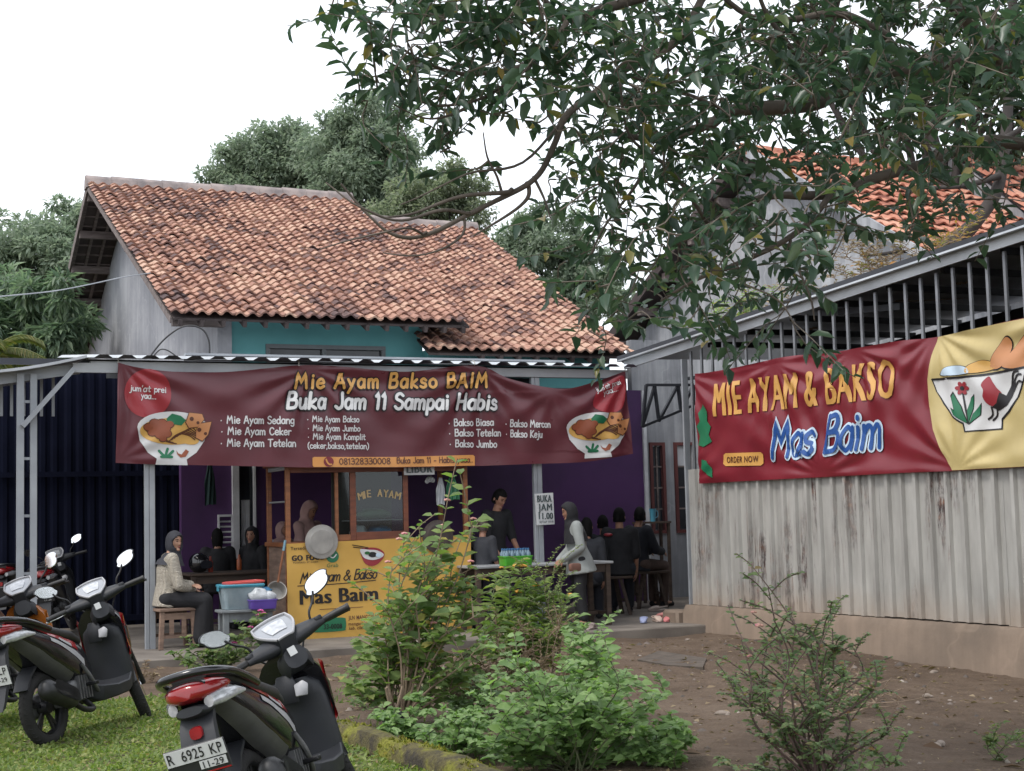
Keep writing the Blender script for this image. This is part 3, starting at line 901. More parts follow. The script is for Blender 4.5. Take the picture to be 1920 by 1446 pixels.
# the tiles that show are the upper left ones: promote a block of them to single parts
stuffo = [c for c in rh.children if c.get('kind') == 'stuff'][0]
bpy.data.objects.remove(stuffo)
def slope_select(parent, corners, ncol, nrow, matI, matO, pick, seed=1, amp=.026, tilt=.06):
    EL_, ER_, RL_, RR_ = [Vector(c) for c in corners]
    rnd = random.Random(seed); ln = (RL_ - EL_).length / nrow; wd0 = (ER_ - EL_).length / ncol
    tv0, tf0 = tile_template(wd0, ln * 1.16, amp, tilt=tilt)
    me = bpy.data.meshes.new('roof_tile'); me.from_pydata(tv0, [], tf0); me.materials.append(matO)
    for p in me.polygons: p.use_smooth = True
    me.set_sharp_from_angle(angle=rad(50)); mb = MB()
    x = (ER_ - EL_).normalized(); y = (RL_ - EL_).normalized(); n_ = x.cross(y)
    for j in range(nrow):
        for i in range(ncol):
            o = EL_ + x * (wd0 * i) + y * (ln * j)
            M = Matrix(((x.x, y.x, n_.x, o.x), (x.y, y.y, n_.y, o.y), (x.z, y.z, n_.z, o.z), (0, 0, 0, 1))) @ Matrix.Translation((rnd.gauss(0, .003), rnd.gauss(0, .005), abs(rnd.gauss(0, .005))))
            if pick(i, j): link('roof_tile', me, parent, M)
            else: mb.add(tv0, tf0, 0, M)
    tag(mb.build('roof_tile', matI, parent, smooth=50, fix=False), kind='stuff')
slope_select(rh, ((fe, RG - .35, fz), (fe, RG + 10, fz), (ap, RG - .35, pz), (ap, RG + 10, pz)), 44, 17, M_rtI, M_rtO, lambda i, j: i < 22 and j > 5, seed=9)
mb = MB()
slab((ap, RG - .33, pz - .05), (ap, RG + 10, pz - .05), (fe, RG + 10, fz - .05), (fe, RG - .33, fz - .05), .05, mb)
slab((ap, RG - .33, pz - .03), (be, RG - .33, bz - .03), (be, RG + 10, bz - .03), (ap, RG + 10, pz - .03), .06, mb)
mb.build('roof_deck', M_timberdk, rh, smooth=0)
mb = MB(); mb.bar((ap, RG - .36, pz + .02), (fe, RG - .36, fz + .02), .04, .14, up=(0, 0, 1)); mb.build('barge_board', M_offwhite, rh, smooth=0)
mb = MB(); mb.bar((ap, RG - .36, pz + .0), (be, RG - .36, bz + .0), .04, .16, up=(0, 0, 1)); mb.build('barge_board', M_timberdk, rh, smooth=0)
for i in range(6):
    t = i / 5; a = lerp(ap, be, t * .96); z = lerp(pz, bz, t * .96) - .16
    mb = MB(); mb.box(a - .05, a + .05, RG - .3, RG + .2, z - .08, z + .05); mb.build('purlin', M_timber, rh, smooth=0)
for i in range(26):
    mb = MB(); b0 = RG - .38 + i * .4
    mb.loft([[(ap + p, b0, pz + q_) for p, q_ in ((-.15, -.1), (-.1, .06), (0, .11), (.1, .06), (.15, -.1))], [(ap + p, b0 + .42, pz + q_ * .9) for p, q_ in ((-.15, -.1), (-.1, .06), (0, .11), (.1, .06), (.15, -.1))]])
    mb.build('ridge_tile', M_rtO, rh, smooth=60)
mb = MB()
mb.prism([(be + .35, -.2), (be + .35, bz - .05), (ap, pz - .12), (fe - .3, fz - .05), (fe - .3, -.2)], lambda x, y, d: (x, d, y), RG, RG + .2)
mb.build('gable_wall', M_offwhite, rh, smooth=0)
mb = MB(); mb.box(be + .35, be + .55, RG + .2, RG + 9.8, -.2, bz - .1); mb.box(fe - .5, fe - .3, RG + .2, RG + 9.8, -.2, fz - .1); mb.box(be + .55, fe - .5, RG + 9.6, RG + 9.8, -.2, bz - .1); mb.build('side_wall', M_offwhite, rh, smooth=0)
# taller second roof farther right
B2 = RG + 3.3
s0 = FS.onb(1792, 283, B2); s1 = FS.onb(1925, 395, B2)
sl2 = (s1[1] - s0[1]) / (s1[0] - s0[0])
tr, br = (s0[0] - .1, s0[1] + .06), (s0[0] + 3.6, s0[1] + 3.6 * sl2)
slope_select(rh, ((br[0], B2, br[1]), (br[0], B2 + 6, br[1]), (tr[0], B2, tr[1]), (tr[0], B2 + 6, tr[1])), 26, 16, M_rtI, M_rtO, lambda i, j: i < 5 and j > 9, seed=12)
mb = MB(); mb.prism([(tr[0] - .3, tr[1] - 1.6), (tr[0] - .1, tr[1] - .02), (br[0], br[1] - .06), (br[0], br[1] - .45)], lambda x, y, d: (x, d, y), B2 + .05, B2 + .25); mb.build('upper_gable', M_offwhite, rh, smooth=0)
mb = MB(); slab((tr[0], B2 + .02, tr[1] - .04), (tr[0], B2 + 6, tr[1] - .04), (br[0], B2 + 6, br[1] - .04), (br[0], B2 + .02, br[1] - .04), .05, mb)
slab((tr[0], B2 + .02, tr[1] - .02), (tr[0] - 3, B2 + .02, tr[1] - 2), (tr[0] - 3, B2 + 6, tr[1] - 2), (tr[0], B2 + 6, tr[1] - .02), .05, mb)
mb.build('roof_deck', M_timberdk, rh, smooth=0)

# ------------------------------------------------------------------ wall with red-framed windows at the end of the passage
M_redframe = mat('dark_red_window_frame', (.13, .035, .032), (.09, .025, .024), 3, rough=.55)
aw = thing('passage_wall', 'pale wall with dark red framed windows at the end of the passage between house and shed', 'wall', mat=FH.m)
mb = MB()
w0 = FH.onb(1216, 830, 3.9); w1 = FH.onb(1250, 990, 3.9); w2 = FH.onb(1262, 830, 3.9); w3 = FH.onb(1302, 990, 3.9)
zt = w0[1]; zb = FH.onb(1250, 1000, 3.9)[1]
aL, aR = PR + .065, 9.7
mb.box(aL, aR, 3.9, 4.05, zt, 4.2); mb.box(aL, w0[0], 3.9, 4.05, zb, zt); mb.box(w1[0], w2[0], 3.9, 4.05, zb, zt); mb.box(w3[0] + .3, aR, 3.9, 4.05, zb, zt); mb.box(aL, aR, 3.9, 4.05, .1, zb)
mb.build('plaster', M_offwhite, aw, smooth=0)
for a0, a1 in ((w0[0], w1[0]), (w2[0], w3[0] + .3)):
    f = MB(); f.box(a0, a0 + .05, 3.86, 3.95, zb, zt); f.box(a1 - .05, a1, 3.86, 3.95, zb, zt); f.box(a0 + .05, a1 - .05, 3.86, 3.95, zt - .05, zt); f.box(a0 + .05, a1 - .05, 3.86, 3.95, zb, zb + .05)
    fo = f.build('window', M_redframe, aw, smooth=0)
    nc, nr = 2, 4
    for i in range(nc):
        for j in range(nr):
            x0 = lerp(a0 + .05, a1 - .05, i / nc) + .012; x1 = lerp(a0 + .05, a1 - .05, (i + 1) / nc) - .012
            y0 = lerp(zb + .05, zt - .05, j / nr) + .012; y1 = lerp(zb + .05, zt - .05, (j + 1) / nr) - .012
            m_ = MB(); m_.box(x0, x1, 3.92, 3.93, y0, y1); m_.build('pane', M_darkglass if not (j == nr - 1 and a0 > w1[0]) else M_white, fo, smooth=0)
    m_ = MB()
    for i in range(1, nc): m_.box(lerp(a0 + .05, a1 - .05, i / nc) - .012, lerp(a0 + .05, a1 - .05, i / nc) + .012, 3.9, 3.94, zb + .05, zt - .05)
    for j in range(1, nr): m_.box(a0 + .05, a1 - .05, 3.903, 3.937, lerp(zb + .05, zt - .05, j / nr) - .012, lerp(zb + .05, zt - .05, j / nr) + .012)
    m_.build('glazing_bar', M_timber, fo, smooth=0)
# ------------------------------------------------------------------ cables
M_cable = mat('black_cable', (.02, .02, .022), rough=.6)
g0 = Vector(FH.w(GA - .02, 4.6, 4.62))
gp = [at(282, 512, 20.6), at(230, 520, 20.2), at(170, 533, 19.6), at(100, 546, 18.6), at(0, 556, 17.2), at(-150, 570, 15.5)]
mb = MB(); mb.tube(catmull(gp, 4), .008, 5); tag(mb.build('power_cable', M_postg, smooth=60), 'pale twisted power cable hanging from the grey gable out to the left', 'cable')
lp = [(282, 668), (300, 645), (318, 628), (340, 614), (362, 611), (382, 620), (392, 640), (393, 664)]
mb = MB(); mb.tube(catmull([at(x, y, 19.4) for x, y in lp], 4), .012, 5)
lp = [(288, 668), (300, 656), (314, 657), (330, 668)]
mb.tube(catmull([at(x, y, 19.3) for x, y in lp], 4), .009, 5)
tag(mb.build('cable_loop', M_cable, smooth=60), 'black cable bent in an arch above the canopy roof before the grey gable', 'cable')
# ================================================================== LETTERING
def font_texts(specs):
    """flat filled letters of the built-in font, one evaluation for all strings"""
    obs = []
    for key, body, offs in specs:
        c = bpy.data.curves.new('letters', 'FONT'); c.body = body; c.offset = offs; c.fill_mode = 'FRONT'; c.resolution_u = 3; c.space_character = 1.14 if body.isupper() else 1.05
        o = bpy.data.objects.new('letters', c); COL.objects.link(o); obs.append((key, o))
    dg = bpy.context.evaluated_depsgraph_get(); dg.update()
    out = {}
    for key, o in obs:
        me = o.evaluated_get(dg).to_mesh()
        vs = [(v.co.x, v.co.y) for v in me.vertices]; fs = [tuple(p.vertices) for p in me.polygons]
        o.evaluated_get(dg).to_mesh_clear(); out[key] = (vs, fs)
    for key, o in obs:
        c = o.data; bpy.data.objects.remove(o); bpy.data.curves.remove(c)
    return out
TXT = {}
def T_(body, offs=0.0):
    return TXT[(body, offs)]
FONT_LIST = [('MIE AYAM & BAKSO', 0.0), ('ORDER NOW', .02), ('Mas Baim', .0), ('GO', .01), ('FOOD', .01), ('POWERED BY GOJEK', .0), ('Grab', 0.0), ('Tersedia', .01),
             ('33-0008', .02), ('JLN MANGGIS NO-42A R', .02), ('mengani tembok kec.kesu', .01), ('kab. cilacap', .01), ('BUKA', 0.0), ('JAM', 0.0), ('11.00', 0.0), ('SETIAP HARI', .01), ('LIBUR', 0.0),
             ('M', 0.0), ('I', 0.0), ('E', 0.0), ('A', 0.0), ('Y', 0.0), ('R', .01), ('6925', .01), ('KP', .01), ('11-29', .01), ('Z', .01), ('4020', .01), ('LP', .01), ('12-29', .01), ('R 3303 DV', .01), ('11-26', .0)]
_res = font_texts([((b, o), b, o) for b, o in FONT_LIST])
TXT.update(_res)

G = {}
def glyph(ch, adv, *strokes):
    G[ch] = (adv, [(s[0], [tuple(float(q) for q in p.split(',')) for p in s[1:].split()]) for s in strokes])
glyph('A', .72, 'l.04,0 .30,.98 .36,.98 .64,0', 'l.14,.34 .56,.36'); glyph('B', .66, 'l.08,0 .10,1', 'c.10,.97 .42,1.0 .50,.78 .40,.58 .14,.53', 'c.14,.53 .50,.52 .58,.28 .46,.05 .08,.01')
glyph('C', .66, 'c.58,.80 .42,.98 .18,.88 .07,.50 .18,.10 .42,.01 .60,.18'); glyph('H', .72, 'l.08,0 .10,1', 'l.60,0 .60,1', 'l.10,.50 .60,.52'); glyph('I', .30, 'l.14,0 .16,1')
glyph('J', .58, 'c.46,1.0 .48,.50 .44,.12 .26,0 .08,.14'); glyph('K', .66, 'l.08,0 .10,1', 'l.54,.98 .12,.46 .58,0'); glyph('M', .90, 'l.06,0 .16,1 .40,.40 .66,1 .78,0')
glyph('S', .62, 'c.52,.86 .34,1.0 .12,.88 .12,.64 .36,.52 .54,.34 .46,.06 .22,0 .05,.14'); glyph('T', .64, 'l.02,.96 .62,.98', 'l.32,.96 .30,0')
glyph('a', .56, 'c.46,.50 .26,.63 .07,.44 .07,.14 .24,.0 .42,.16 .47,.44', 'l.48,.60 .48,.02'); glyph('b', .56, 'l.08,1 .08,.02', 'c.08,.40 .26,.62 .46,.48 .48,.16 .30,0 .08,.14')
glyph('c', .50, 'c.44,.50 .28,.63 .09,.48 .07,.16 .26,0 .46,.12'); glyph('d', .58, 'c.46,.46 .26,.62 .07,.44 .07,.14 .24,0 .44,.14', 'l.48,1 .48,.02')
glyph('e', .54, 'c.09,.32 .45,.36 .44,.52 .28,.63 .09,.48 .08,.14 .28,0 .47,.12'); glyph('g', .56, 'c.46,.48 .26,.62 .07,.44 .08,.16 .26,.04 .45,.20', 'c.47,.60 .48,.10 .44,-.26 .24,-.34 .08,-.24')
glyph('h', .56, 'l.08,1 .08,0', 'c.08,.36 .26,.60 .44,.50 .47,.26 .47,0'); glyph('i', .26, 'l.13,.58 .13,0', 'l.13,.82 .13,.86'); glyph('j', .30, 'c.20,.58 .21,0 .16,-.26 .0,-.30', 'l.20,.82 .20,.86')
glyph('k', .52, 'l.08,1 .08,0', 'l.42,.58 .10,.26 .46,0'); glyph('l', .26, 'l.13,1 .13,0'); glyph('m', .80, 'l.08,.60 .08,0', 'c.08,.40 .22,.60 .36,.50 .39,.26 .39,0', 'c.39,.40 .54,.60 .68,.50 .70,.26 .70,0')
glyph('n', .56, 'l.08,.60 .08,0', 'c.08,.38 .26,.61 .43,.50 .47,.26 .47,0'); glyph('o', .56, 'c.28,.62 .08,.46 .08,.14 .28,0 .48,.14 .48,.46 .29,.62'); glyph('p', .56, 'l.08,.60 .07,-.34', 'c.08,.42 .28,.62 .47,.46 .46,.14 .28,.0 .08,.14')
glyph('r', .42, 'l.08,.60 .08,0', 'c.08,.36 .22,.58 .40,.54'); glyph('s', .48, 'c.40,.52 .24,.63 .09,.52 .14,.36 .36,.28 .40,.10 .24,0 .05,.08'); glyph('t', .44, 'c.20,.92 .20,.30 .24,.04 .40,.04', 'l.02,.60 .40,.61')
glyph('u', .56, 'c.08,.60 .08,.20 .18,.02 .36,.06 .46,.26', 'l.47,.60 .48,.0'); glyph('y', .54, 'l.05,.60 .26,.08', 'l.47,.60 .26,.08 .08,-.34')
glyph('0', .60, 'c.30,1.0 .09,.74 .09,.26 .30,0 .51,.26 .51,.74 .31,1.0'); glyph('1', .36, 'l.06,.80 .22,1 .22,0'); glyph('2', .58, 'c.08,.78 .26,1.0 .48,.84 .42,.50 .08,.02', 'l.08,.02 .52,.02')
glyph('3', .56, 'c.08,.90 .28,1.0 .46,.84 .40,.58 .20,.52', 'c.20,.52 .48,.46 .50,.18 .30,0 .06,.10'); glyph('8', .58, 'c.29,.54 .11,.70 .16,.94 .40,.96 .47,.72 .29,.54 .08,.30 .18,.03 .42,.03 .50,.28 .30,.54')
glyph('(', .34, 'c.28,1.06 .10,.70 .10,.20 .28,-.18'); glyph(')', .34, 'c.06,1.06 .24,.70 .24,.20 .06,-.18'); glyph(',', .26, 'l.14,.06 .08,-.16'); glyph('.', .24, 'l.11,.02 .12,.05')
glyph('-', .44, 'l.06,.36 .38,.36'); glyph("'", .2, 'l.10,1 .08,.80'); glyph(' ', .40); glyph('*', .40, 'l.14,.34 .15,.37')
glyph('&', .86, 'c.78,.0 .40,.50 .22,.74 .34,.98 .52,.86 .44,.62 .16,.40 .08,.16 .28,0 .54,.10 .74,.42')
def stroke_strips(text, thick, shear=0.0, track=0.04):
    """hand lettering: list of strokes, each a 2D polyline, total width"""
    x = 0; out = []
    for ch in text:
        adv, st = G[ch]
        for kind, pts in st:
            q = [(x + px + py * shear, py) for px, py in pts]
            if kind == 'c': q = [(p.x, p.y) for p in catmull([(a, b, 0) for a, b in q], 5)]
            else:
                r = []
                for (a, b), (c, d) in zip(q, q[1:]):
                    k = max(1, int(math.hypot(c - a, d - b) / .2))
                    r += [(lerp(a, c, i / k), lerp(b, d, i / k)) for i in range(k)]
                q = r + [q[-1]]
            out.append(q)
        x += adv + track
    return out, x
def strip_mesh(pts, hw):
    """constant-width ribbon with round ends"""
    k = len(pts); L, R = [], []
    for i, (x, y) in enumerate(pts):
        ax, ay = pts[max(i - 1, 0)]; bx, by = pts[min(i + 1, k - 1)]
        dx, dy = bx - ax, by - ay; l = math.hypot(dx, dy) or 1
        nx, ny = -dy / l, dx / l; s = 1.0
        if 0 < i < k - 1:
            ex, ey = x - ax, y - ay; le = math.hypot(ex, ey) or 1
            c = max(.45, (nx * -ey + ny * ex) / le); s = min(1.6, 1 / c)
        L.append((x + nx * hw * s, y + ny * hw * s)); R.append((x - nx * hw * s, y - ny * hw * s))
    vs = L + R; fs = [(i, k + i, k + i + 1, i + 1) for i in range(k - 1)]
    for end, (p, q, c, sgn) in enumerate(((0, k, pts[0], 1), (k - 1, 2 * k - 1, pts[-1], -1))):
        a0 = math.atan2(vs[p][1] - c[1], vs[p][0] - c[0]); fan = [p]
        for j in range(1, 5):
            a = a0 + sgn * PI * j / 5
            vs.append((c[0] + hw * math.cos(a), c[1] + hw * math.sin(a))); fan.append(len(vs) - 1)
        fan.append(q); fs.append(tuple(fan))
    return vs, fs
class Sheet:
    """a printed vinyl sheet hung in a frame's plane b=const; disp(a,z) is its fold relief towards the viewer"""
    def __init__(s, fr, b, disp, root):
        s.fr, s.b, s.disp, s.root = fr, b, disp, root
    def pt(s, a, z, lay=0): return (a, s.b - s.disp(a, z) - .006 * lay, z)
    def px(s, x, y): return s.fr.onb(x, y, s.b)
    def surf(s, flat_vs, fs, name, m, lay, dmax=.035, parent=None):
        bm = bmesh.new(); vv = [bm.verts.new((a, z, 0)) for a, z in flat_vs]
        for f in fs:
            try: bm.faces.new([vv[i] for i in f])
            except ValueError: pass
        bmesh.ops.triangulate(bm, faces=bm.faces)
        for _ in range(7):
            es = [e for e in bm.edges if e.calc_length() > dmax]
            if not es: break
            bmesh.ops.subdivide_edges(bm, edges=es, cuts=1)
            bmesh.ops.triangulate(bm, faces=[f for f in bm.faces if len(f.verts) > 3])
        for v in bm.verts:
            a, z = v.co.x, v.co.y; v.co = s.pt(a, z, lay)
        for f in bm.faces:
            f.normal_update()
            if f.normal.y > 0: f.normal_flip()
            f.smooth = True
        me = bpy.data.meshes.new(name); bm.to_mesh(me); bm.free(); me.materials.append(m)
        return link(name, me, parent or s.root)
    def poly(s, pts, name, m, lay, smooth=False, dmax=.05, parent=None):
        """polygon given in photo pixels"""
        q = [s.px(x, y) for x, y in pts]
        if smooth: q = [(p.x, p.y) for p in catmull([(a, z, 0) for a, z in q], 5, True)]
        return s.surf(q, [tuple(range(len(q)))], name, m, lay, dmax, parent)
    def ell(s, cx, cy, rx, ry, name, m, lay, rot=0, n=26, parent=None):
        c, sn = math.cos(rot), math.sin(rot)
        return s.poly([(cx + rx * math.cos(2 * PI * i / n) * c - ry * math.sin(2 * PI * i / n) * sn, cy + rx * math.cos(2 * PI * i / n) * sn + ry * math.sin(2 * PI * i / n) * c) for i in range(n)], name, m, lay, parent=parent)
    def lines(s, plist, wpx, name, m, lay, parent=None):
        """thin painted lines, polylines in pixels"""
        V_, F_ = [], []
        for i, pl in enumerate(plist):
            q = [s.px(x, y) for x, y in pl]; q = [(p.x, p.y) for p in catmull([(a, z, 0) for a, z in q], 4)]
            a0, a1 = s.px(pl[0][0], pl[0][1]), s.px(pl[0][0] + 10, pl[0][1]); k = abs(a1[0] - a0[0]) / 10
            vs, fs = strip_mesh(q, wpx * k / 2); o = len(V_)
            V_ += [s.pt(a, z, lay + .06 * (i % 8)) for a, z in vs]; F_ += [tuple(o + j for j in f) for f in fs]
        me = bpy.data.meshes.new(name); me.from_pydata(V_, [], F_); me.materials.append(m)
        return link(name, me, parent or s.root)
    def frame2(s, x0, y0, x1, y1, hpx):
        p, q = Vector(s.px(x0, y0)), Vector(s.px(x1, y1)); d = q - p; e = d.normalized(); u = Vector((-e.y, e.x))
        t = Vector(s.px(x0, y0 - hpx)); h = abs((t - p).dot(u))
        return p, d, u * h
    def hand(s, text, x0, y0, x1, y1, hpx, m, lay, thick=.13, shear=.0, outline=None, om=None, name='lettering', bounce=0, track=.04):
        p, d, u = s.frame2(x0, y0, x1, y1, hpx)
        st, wd = stroke_strips(text, thick, shear, track); wd -= .08
        kx = d.length / wd; ky = u.length; asp = kx / ky
        for pas in ((1, 0) if outline else (0,)):
            V_, F_ = [], []
            hw = thick / 2 + (outline if pas else 0)
            for i, q in enumerate(st):
                vs, fs = strip_mesh([(x * asp, y) for x, y in q], hw); o = len(V_)
                for x, y in vs:
                    r = p + d.normalized() * (x * ky) + u * y
                    V_.append(s.pt(r.x, r.y, lay - 1.7 * pas + .03 * (i % 12)))
                F_ += [tuple(o + j for j in f) for f in fs]
            nm = 'letter_outline' if pas else name
            me = bpy.data.meshes.new(nm); me.from_pydata(V_, [], F_); me.materials.append(om if pas else m)
            o_ = link(nm, me, s.root)
        return o_
    def type(s, body, offs, x0, y0, x1, y1, hpx, m, lay, name='lettering', shear=0, dmax=.06, bold=0.0):
        if bold:
            for i, k in enumerate((0, 1, .5)): s.type(body, offs, x0 + bold * k, y0, x1 - bold * (1 - k), y1, hpx, m, lay + .15 * i, name, shear, dmax)
            return
        vs, fs = T_(body, offs); p, d, u = s.frame2(x0, y0, x1, y1, hpx)
        xa, xb = min(v[0] for v in vs), max(v[0] for v in vs)
        cap = .69 if body.upper() == body or body[0].isupper() else .69
        q = [p + d * ((x - xa + shear * y) / (xb - xa)) + u * (y / cap) for x, y in vs]
        return s.surf([(r.x, r.y) for r in q], fs, name, m, lay, dmax)
def fold_field(anchors, amp=.02, base=()):
    """creases radiating from the tie points plus sagging drapes between them"""
    def f(a, z):
        v = 0
        for (ax, az, k, ph, rng, am) in anchors:
            dx, dz_ = a - ax, z - az; r = math.hypot(dx, dz_); th = math.atan2(dz_, dx)
            v += amp * am * math.sin(k * th + ph + .8 * math.sin(2.3 * th)) * math.exp(-r / rng) * min(1, r / .4) ** 2
        for (kx, kz, ph, am) in base: v += am * math.sin(kx * a + kz * z + ph)
        v += .004 * noise.noise(Vector((a * 3.5, z * 6, 2.2))) + .010 * noise.noise(Vector((a * 1.2, z * 1.6, 5)))
        return v
    return f
def vinyl(name, c, rough=.33): return mat(name, c, tuple(x * .86 for x in c), 2.5, rough=rough, spec=.5, lo=.3, hi=.7)
V_maroon = vinyl('maroon_vinyl', (.112, .025, .034)); V_red = vinyl('red_print', (.30, .028, .038)); V_white = vinyl('white_print', (.62, .62, .62)); V_orange = vinyl('orange_print', (.60, .27, .075))
V_black = vinyl('black_print', (.012, .010, .012)); V_green = vinyl('green_print', (.018, .16, .075)); V_yellow = vinyl('noodle_print', (.62, .36, .10)); V_brown = vinyl('meat_print', (.27, .075, .035))
V_tan = vinyl('cracker_print', (.50, .22, .09)); V_outbrown = vinyl('brown_line_print', (.10, .035, .02)); V_crimson = vinyl('crimson_vinyl', (.185, .016, .026)); V_cream = vinyl('cream_yellow_vinyl', (.54, .43, .19))
V_blue = vinyl('blue_print', (.022, .085, .30)); V_pale = vinyl('pale_blue_print', (.55, .68, .80)); V_gold = vinyl('gold_print', (.62, .33, .09)); V_dkgreen = vinyl('dark_green_print', (.02, .12, .03))

def outline_pts(u, knots):
    """piecewise smooth curve through (px,py) knots"""
    c = catmull([(x, y, 0) for x, y in knots], 12)
    return c[min(int(u * (len(c) - 1) + .5), len(c) - 1)]
def sheet_body(sh, top, bot, m, name='sheet', nu=260, nv=60):
    T1 = [sh.px(p.x, p.y) for p in catmull([(x, y, 0) for x, y in top], 10)]
    B1 = [sh.px(p.x, p.y) for p in catmull([(x, y, 0) for x, y in bot], 10)]
    def samp(L, u):
        k = u * (len(L) - 1); i = min(int(k), len(L) - 2); f = k - i
        return (lerp(L[i][0], L[i + 1][0], f), lerp(L[i][1], L[i + 1][1], f))
    mb = MB()
    def fn(u, v):
        t, b = samp(T1, u), samp(B1, u); return sh.pt(lerp(t[0], b[0], v), lerp(t[1], b[1], v))
    mb.grid(fn, nu, nv, 0)
    return mb.build(name, m, sh.root, smooth=180, fix=False)

# ------------------------------------------------------------------ long maroon banner on the canopy
ban = thing('long_banner', 'long maroon banner with noodle bowls and menu lists sagging along the canopy edge', 'banner', mat=FH.m)
an = [(-.3, 3.28, 15, .5, .75, 1.0), (1.87, 3.24, 13, 1.2, .8, .9), (4.05, 3.25, 13, .2, .8, 1.0), (6.1, 3.28, 17, .9, .7, 1.0), (6.15, 2.25, 12, .3, .5, .7), (-.33, 2.2, 12, 1.3, .5, .6), (5.0, 3.0, 9, 0, .6, .5)]
fld = fold_field(an, .034, ((0.0, 7.5, .4, .006), (1.3, 2.2, .9, .012)))
SB = Sheet(FH, -.075, lambda a, z: fld(a, z), ban)
sheet_body(SB, [(221, 680), (262, 690), (330, 697), (430, 697), (560, 685), (650, 688), (760, 697), (890, 686), (960, 712), (1052, 729), (1115, 716), (1172, 696)],
           [(217, 868), (300, 871), (400, 873), (500, 875), (600, 877), (750, 877), (890, 874), (1000, 870), (1100, 866), (1186, 851)], V_maroon)
SB.ell(277, 738, 44, 46, 'red_disc', V_red, 1, n=30)
SB.poly([(1112, 762), (1118, 735), (1135, 720), (1166, 704), (1172, 730), (1165, 765), (1140, 775)], 'red_disc', V_red, 1, smooth=True)
def noodle_bowl(sh, bx, by, k, rot, lay=1):
    c_, s_ = math.cos(rot), math.sin(rot)
    def X(x, y): return (bx + k * (x * c_ - y * s_), by + k * (x * s_ + y * c_))
    def P(l): return [X(x, y) for x, y in l]
    def E(x, y, rx, ry, r, m, ly, nm, n=22): q = X(x, y); return sh.ell(q[0], q[1], rx * k, ry * k, nm, m, lay + ly, rot + r, n)
    sh.poly(P([(-66, 0), (-60, 26), (-44, 48), (-28, 59), (-30, 70), (30, 70), (28, 59), (46, 46), (60, 24), (66, 0), (40, 10), (-40, 10)]), 'bowl_print', V_white, lay)
    E(0, 0, 66, 30, 0, V_white, .3, 'rim_print', 30)
    E(-1, 7, 60, 25, 0, V_yellow, .7, 'noodle_print', 28)
    E(22, 14, 30, 14, .4, V_yellow, .8, 'noodle_print')
    ln = []
    for j in range(6): ln.append(P([(-52 + 6 * j, 4 + 3 * j), (-40 + 6 * j, 14 + 2.5 * j), (-22 + 6 * j, 20 + 2 * j)]))
    for j in range(6): ln.append(P([(-6 + 5 * j, 26 - 3.2 * j), (10 + 5 * j, 12 - 2.4 * j), (30 + 3 * j, 14 - 1.5 * j), (42 + 2 * j, 22 - 3 * j)]))
    sh.lines(ln, 2.2 * k, 'noodle_line_print', V_outbrown, lay + 1.1)
    for x, y, r in ((-46, 0, 8), (-34, -7, 10), (-20, -8, 9), (-28, 4, 11), (-14, 2, 10), (-38, 10, 8), (-24, 14, 9), (-10, 12, 8), (-6, -6, 8), (-18, 21, 7)):
        E(x, y, r + 1.5, r * .8 + 1.5, 0, V_outbrown, 1.4, 'meat_edge_print', 12); E(x, y, r, r * .8, 0, V_brown, 1.7, 'meat_print', 12)
    sh.poly(P([(-12, -16), (-2, -26), (14, -22), (24, -14), (16, -4), (2, -6), (-8, -8)]), 'leaf_print', V_green, lay + 1.5)
    for q in ([(24, -10), (30, -28), (54, -26), (58, -16), (46, -2), (30, 0)], [(44, 4), (50, -8), (72, -12), (66, 12), (56, 24), (44, 18)]):
        cx = sum(a for a, b in q) / len(q); cy = sum(b for a, b in q) / len(q)
        sh.poly(P([(cx + (a - cx) * 1.1, cy + (b - cy) * 1.1) for a, b in q]), 'cracker_edge_print', V_outbrown, lay + 1.8)
        sh.poly(P(q), 'cracker_print', V_tan, lay + 2.2)
        E(cx - 6, cy - 3, 4, 4, 0, V_outbrown, 2.6, 'cracker_dot_print', 10); E(cx + 6, cy + 4, 3, 3, 0, V_outbrown, 2.6, 'cracker_dot_print', 10)
    sh.lines([P([(-24, 44), (-16, 52), (-10, 54)]), P([(-8, 40), (-11, 50), (-10, 55)]), P([(2, 44), (-6, 52), (-10, 55)]), P([(-20, 55), (0, 55)])], 5 * k, 'plant_print', V_green, lay + .8)
    sh.poly(P([(8, 42), (12, 48), (18, 50), (26, 40), (32, 44), (26, 54), (16, 56), (10, 50)]), 'rooster_print', V_brown, lay + .8)
noodle_bowl(SB, 323, 802, 1.0, .02)
noodle_bowl(SB, 1117, 799, .85, -.06)
SB.hand('Mie Ayam Bakso BAIM', 552, 728, 915, 726, 27, V_gold, 4, .20, .10, .085, V_black, track=.14)
SB.hand('Buka Jam 11 Sampai Habis', 536, 766, 930, 768, 30, V_white, 4, .20, .14, .085, V_black, track=.06)
for t, x0, y0, x1, y1, h in (('* Mie Ayam Sedang', 412, 794, 550, 795, 14), ('* Mie Ayam Ceker', 413, 815, 544, 816, 14), ('* Mie Ayam Tetelan', 412, 837, 554, 838, 14),
                             ('* Mie Ayam Bakso', 575, 791, 672, 792, 11), ('* Mie Ayam Jumbo', 576, 808, 674, 809, 11), ('* Mie Ayam Komplit', 576, 824, 684, 825, 11), ('(ceker,bakso,tetelan)', 576, 841, 691, 842, 11),
                             ('* Bakso Biasa', 841, 799, 924, 798, 13), ('* Bakso Tetelan', 842, 818, 938, 818, 13), ('* Bakso Jumbo', 843, 838, 931, 839, 13), ('* Bakso Mercon', 947, 800, 1031, 802, 13), ('* Bakso Keju', 948, 819, 1015, 821, 13)):
    SB.hand(t, x0, y0, x1, y1, h, V_white, 2, .17)
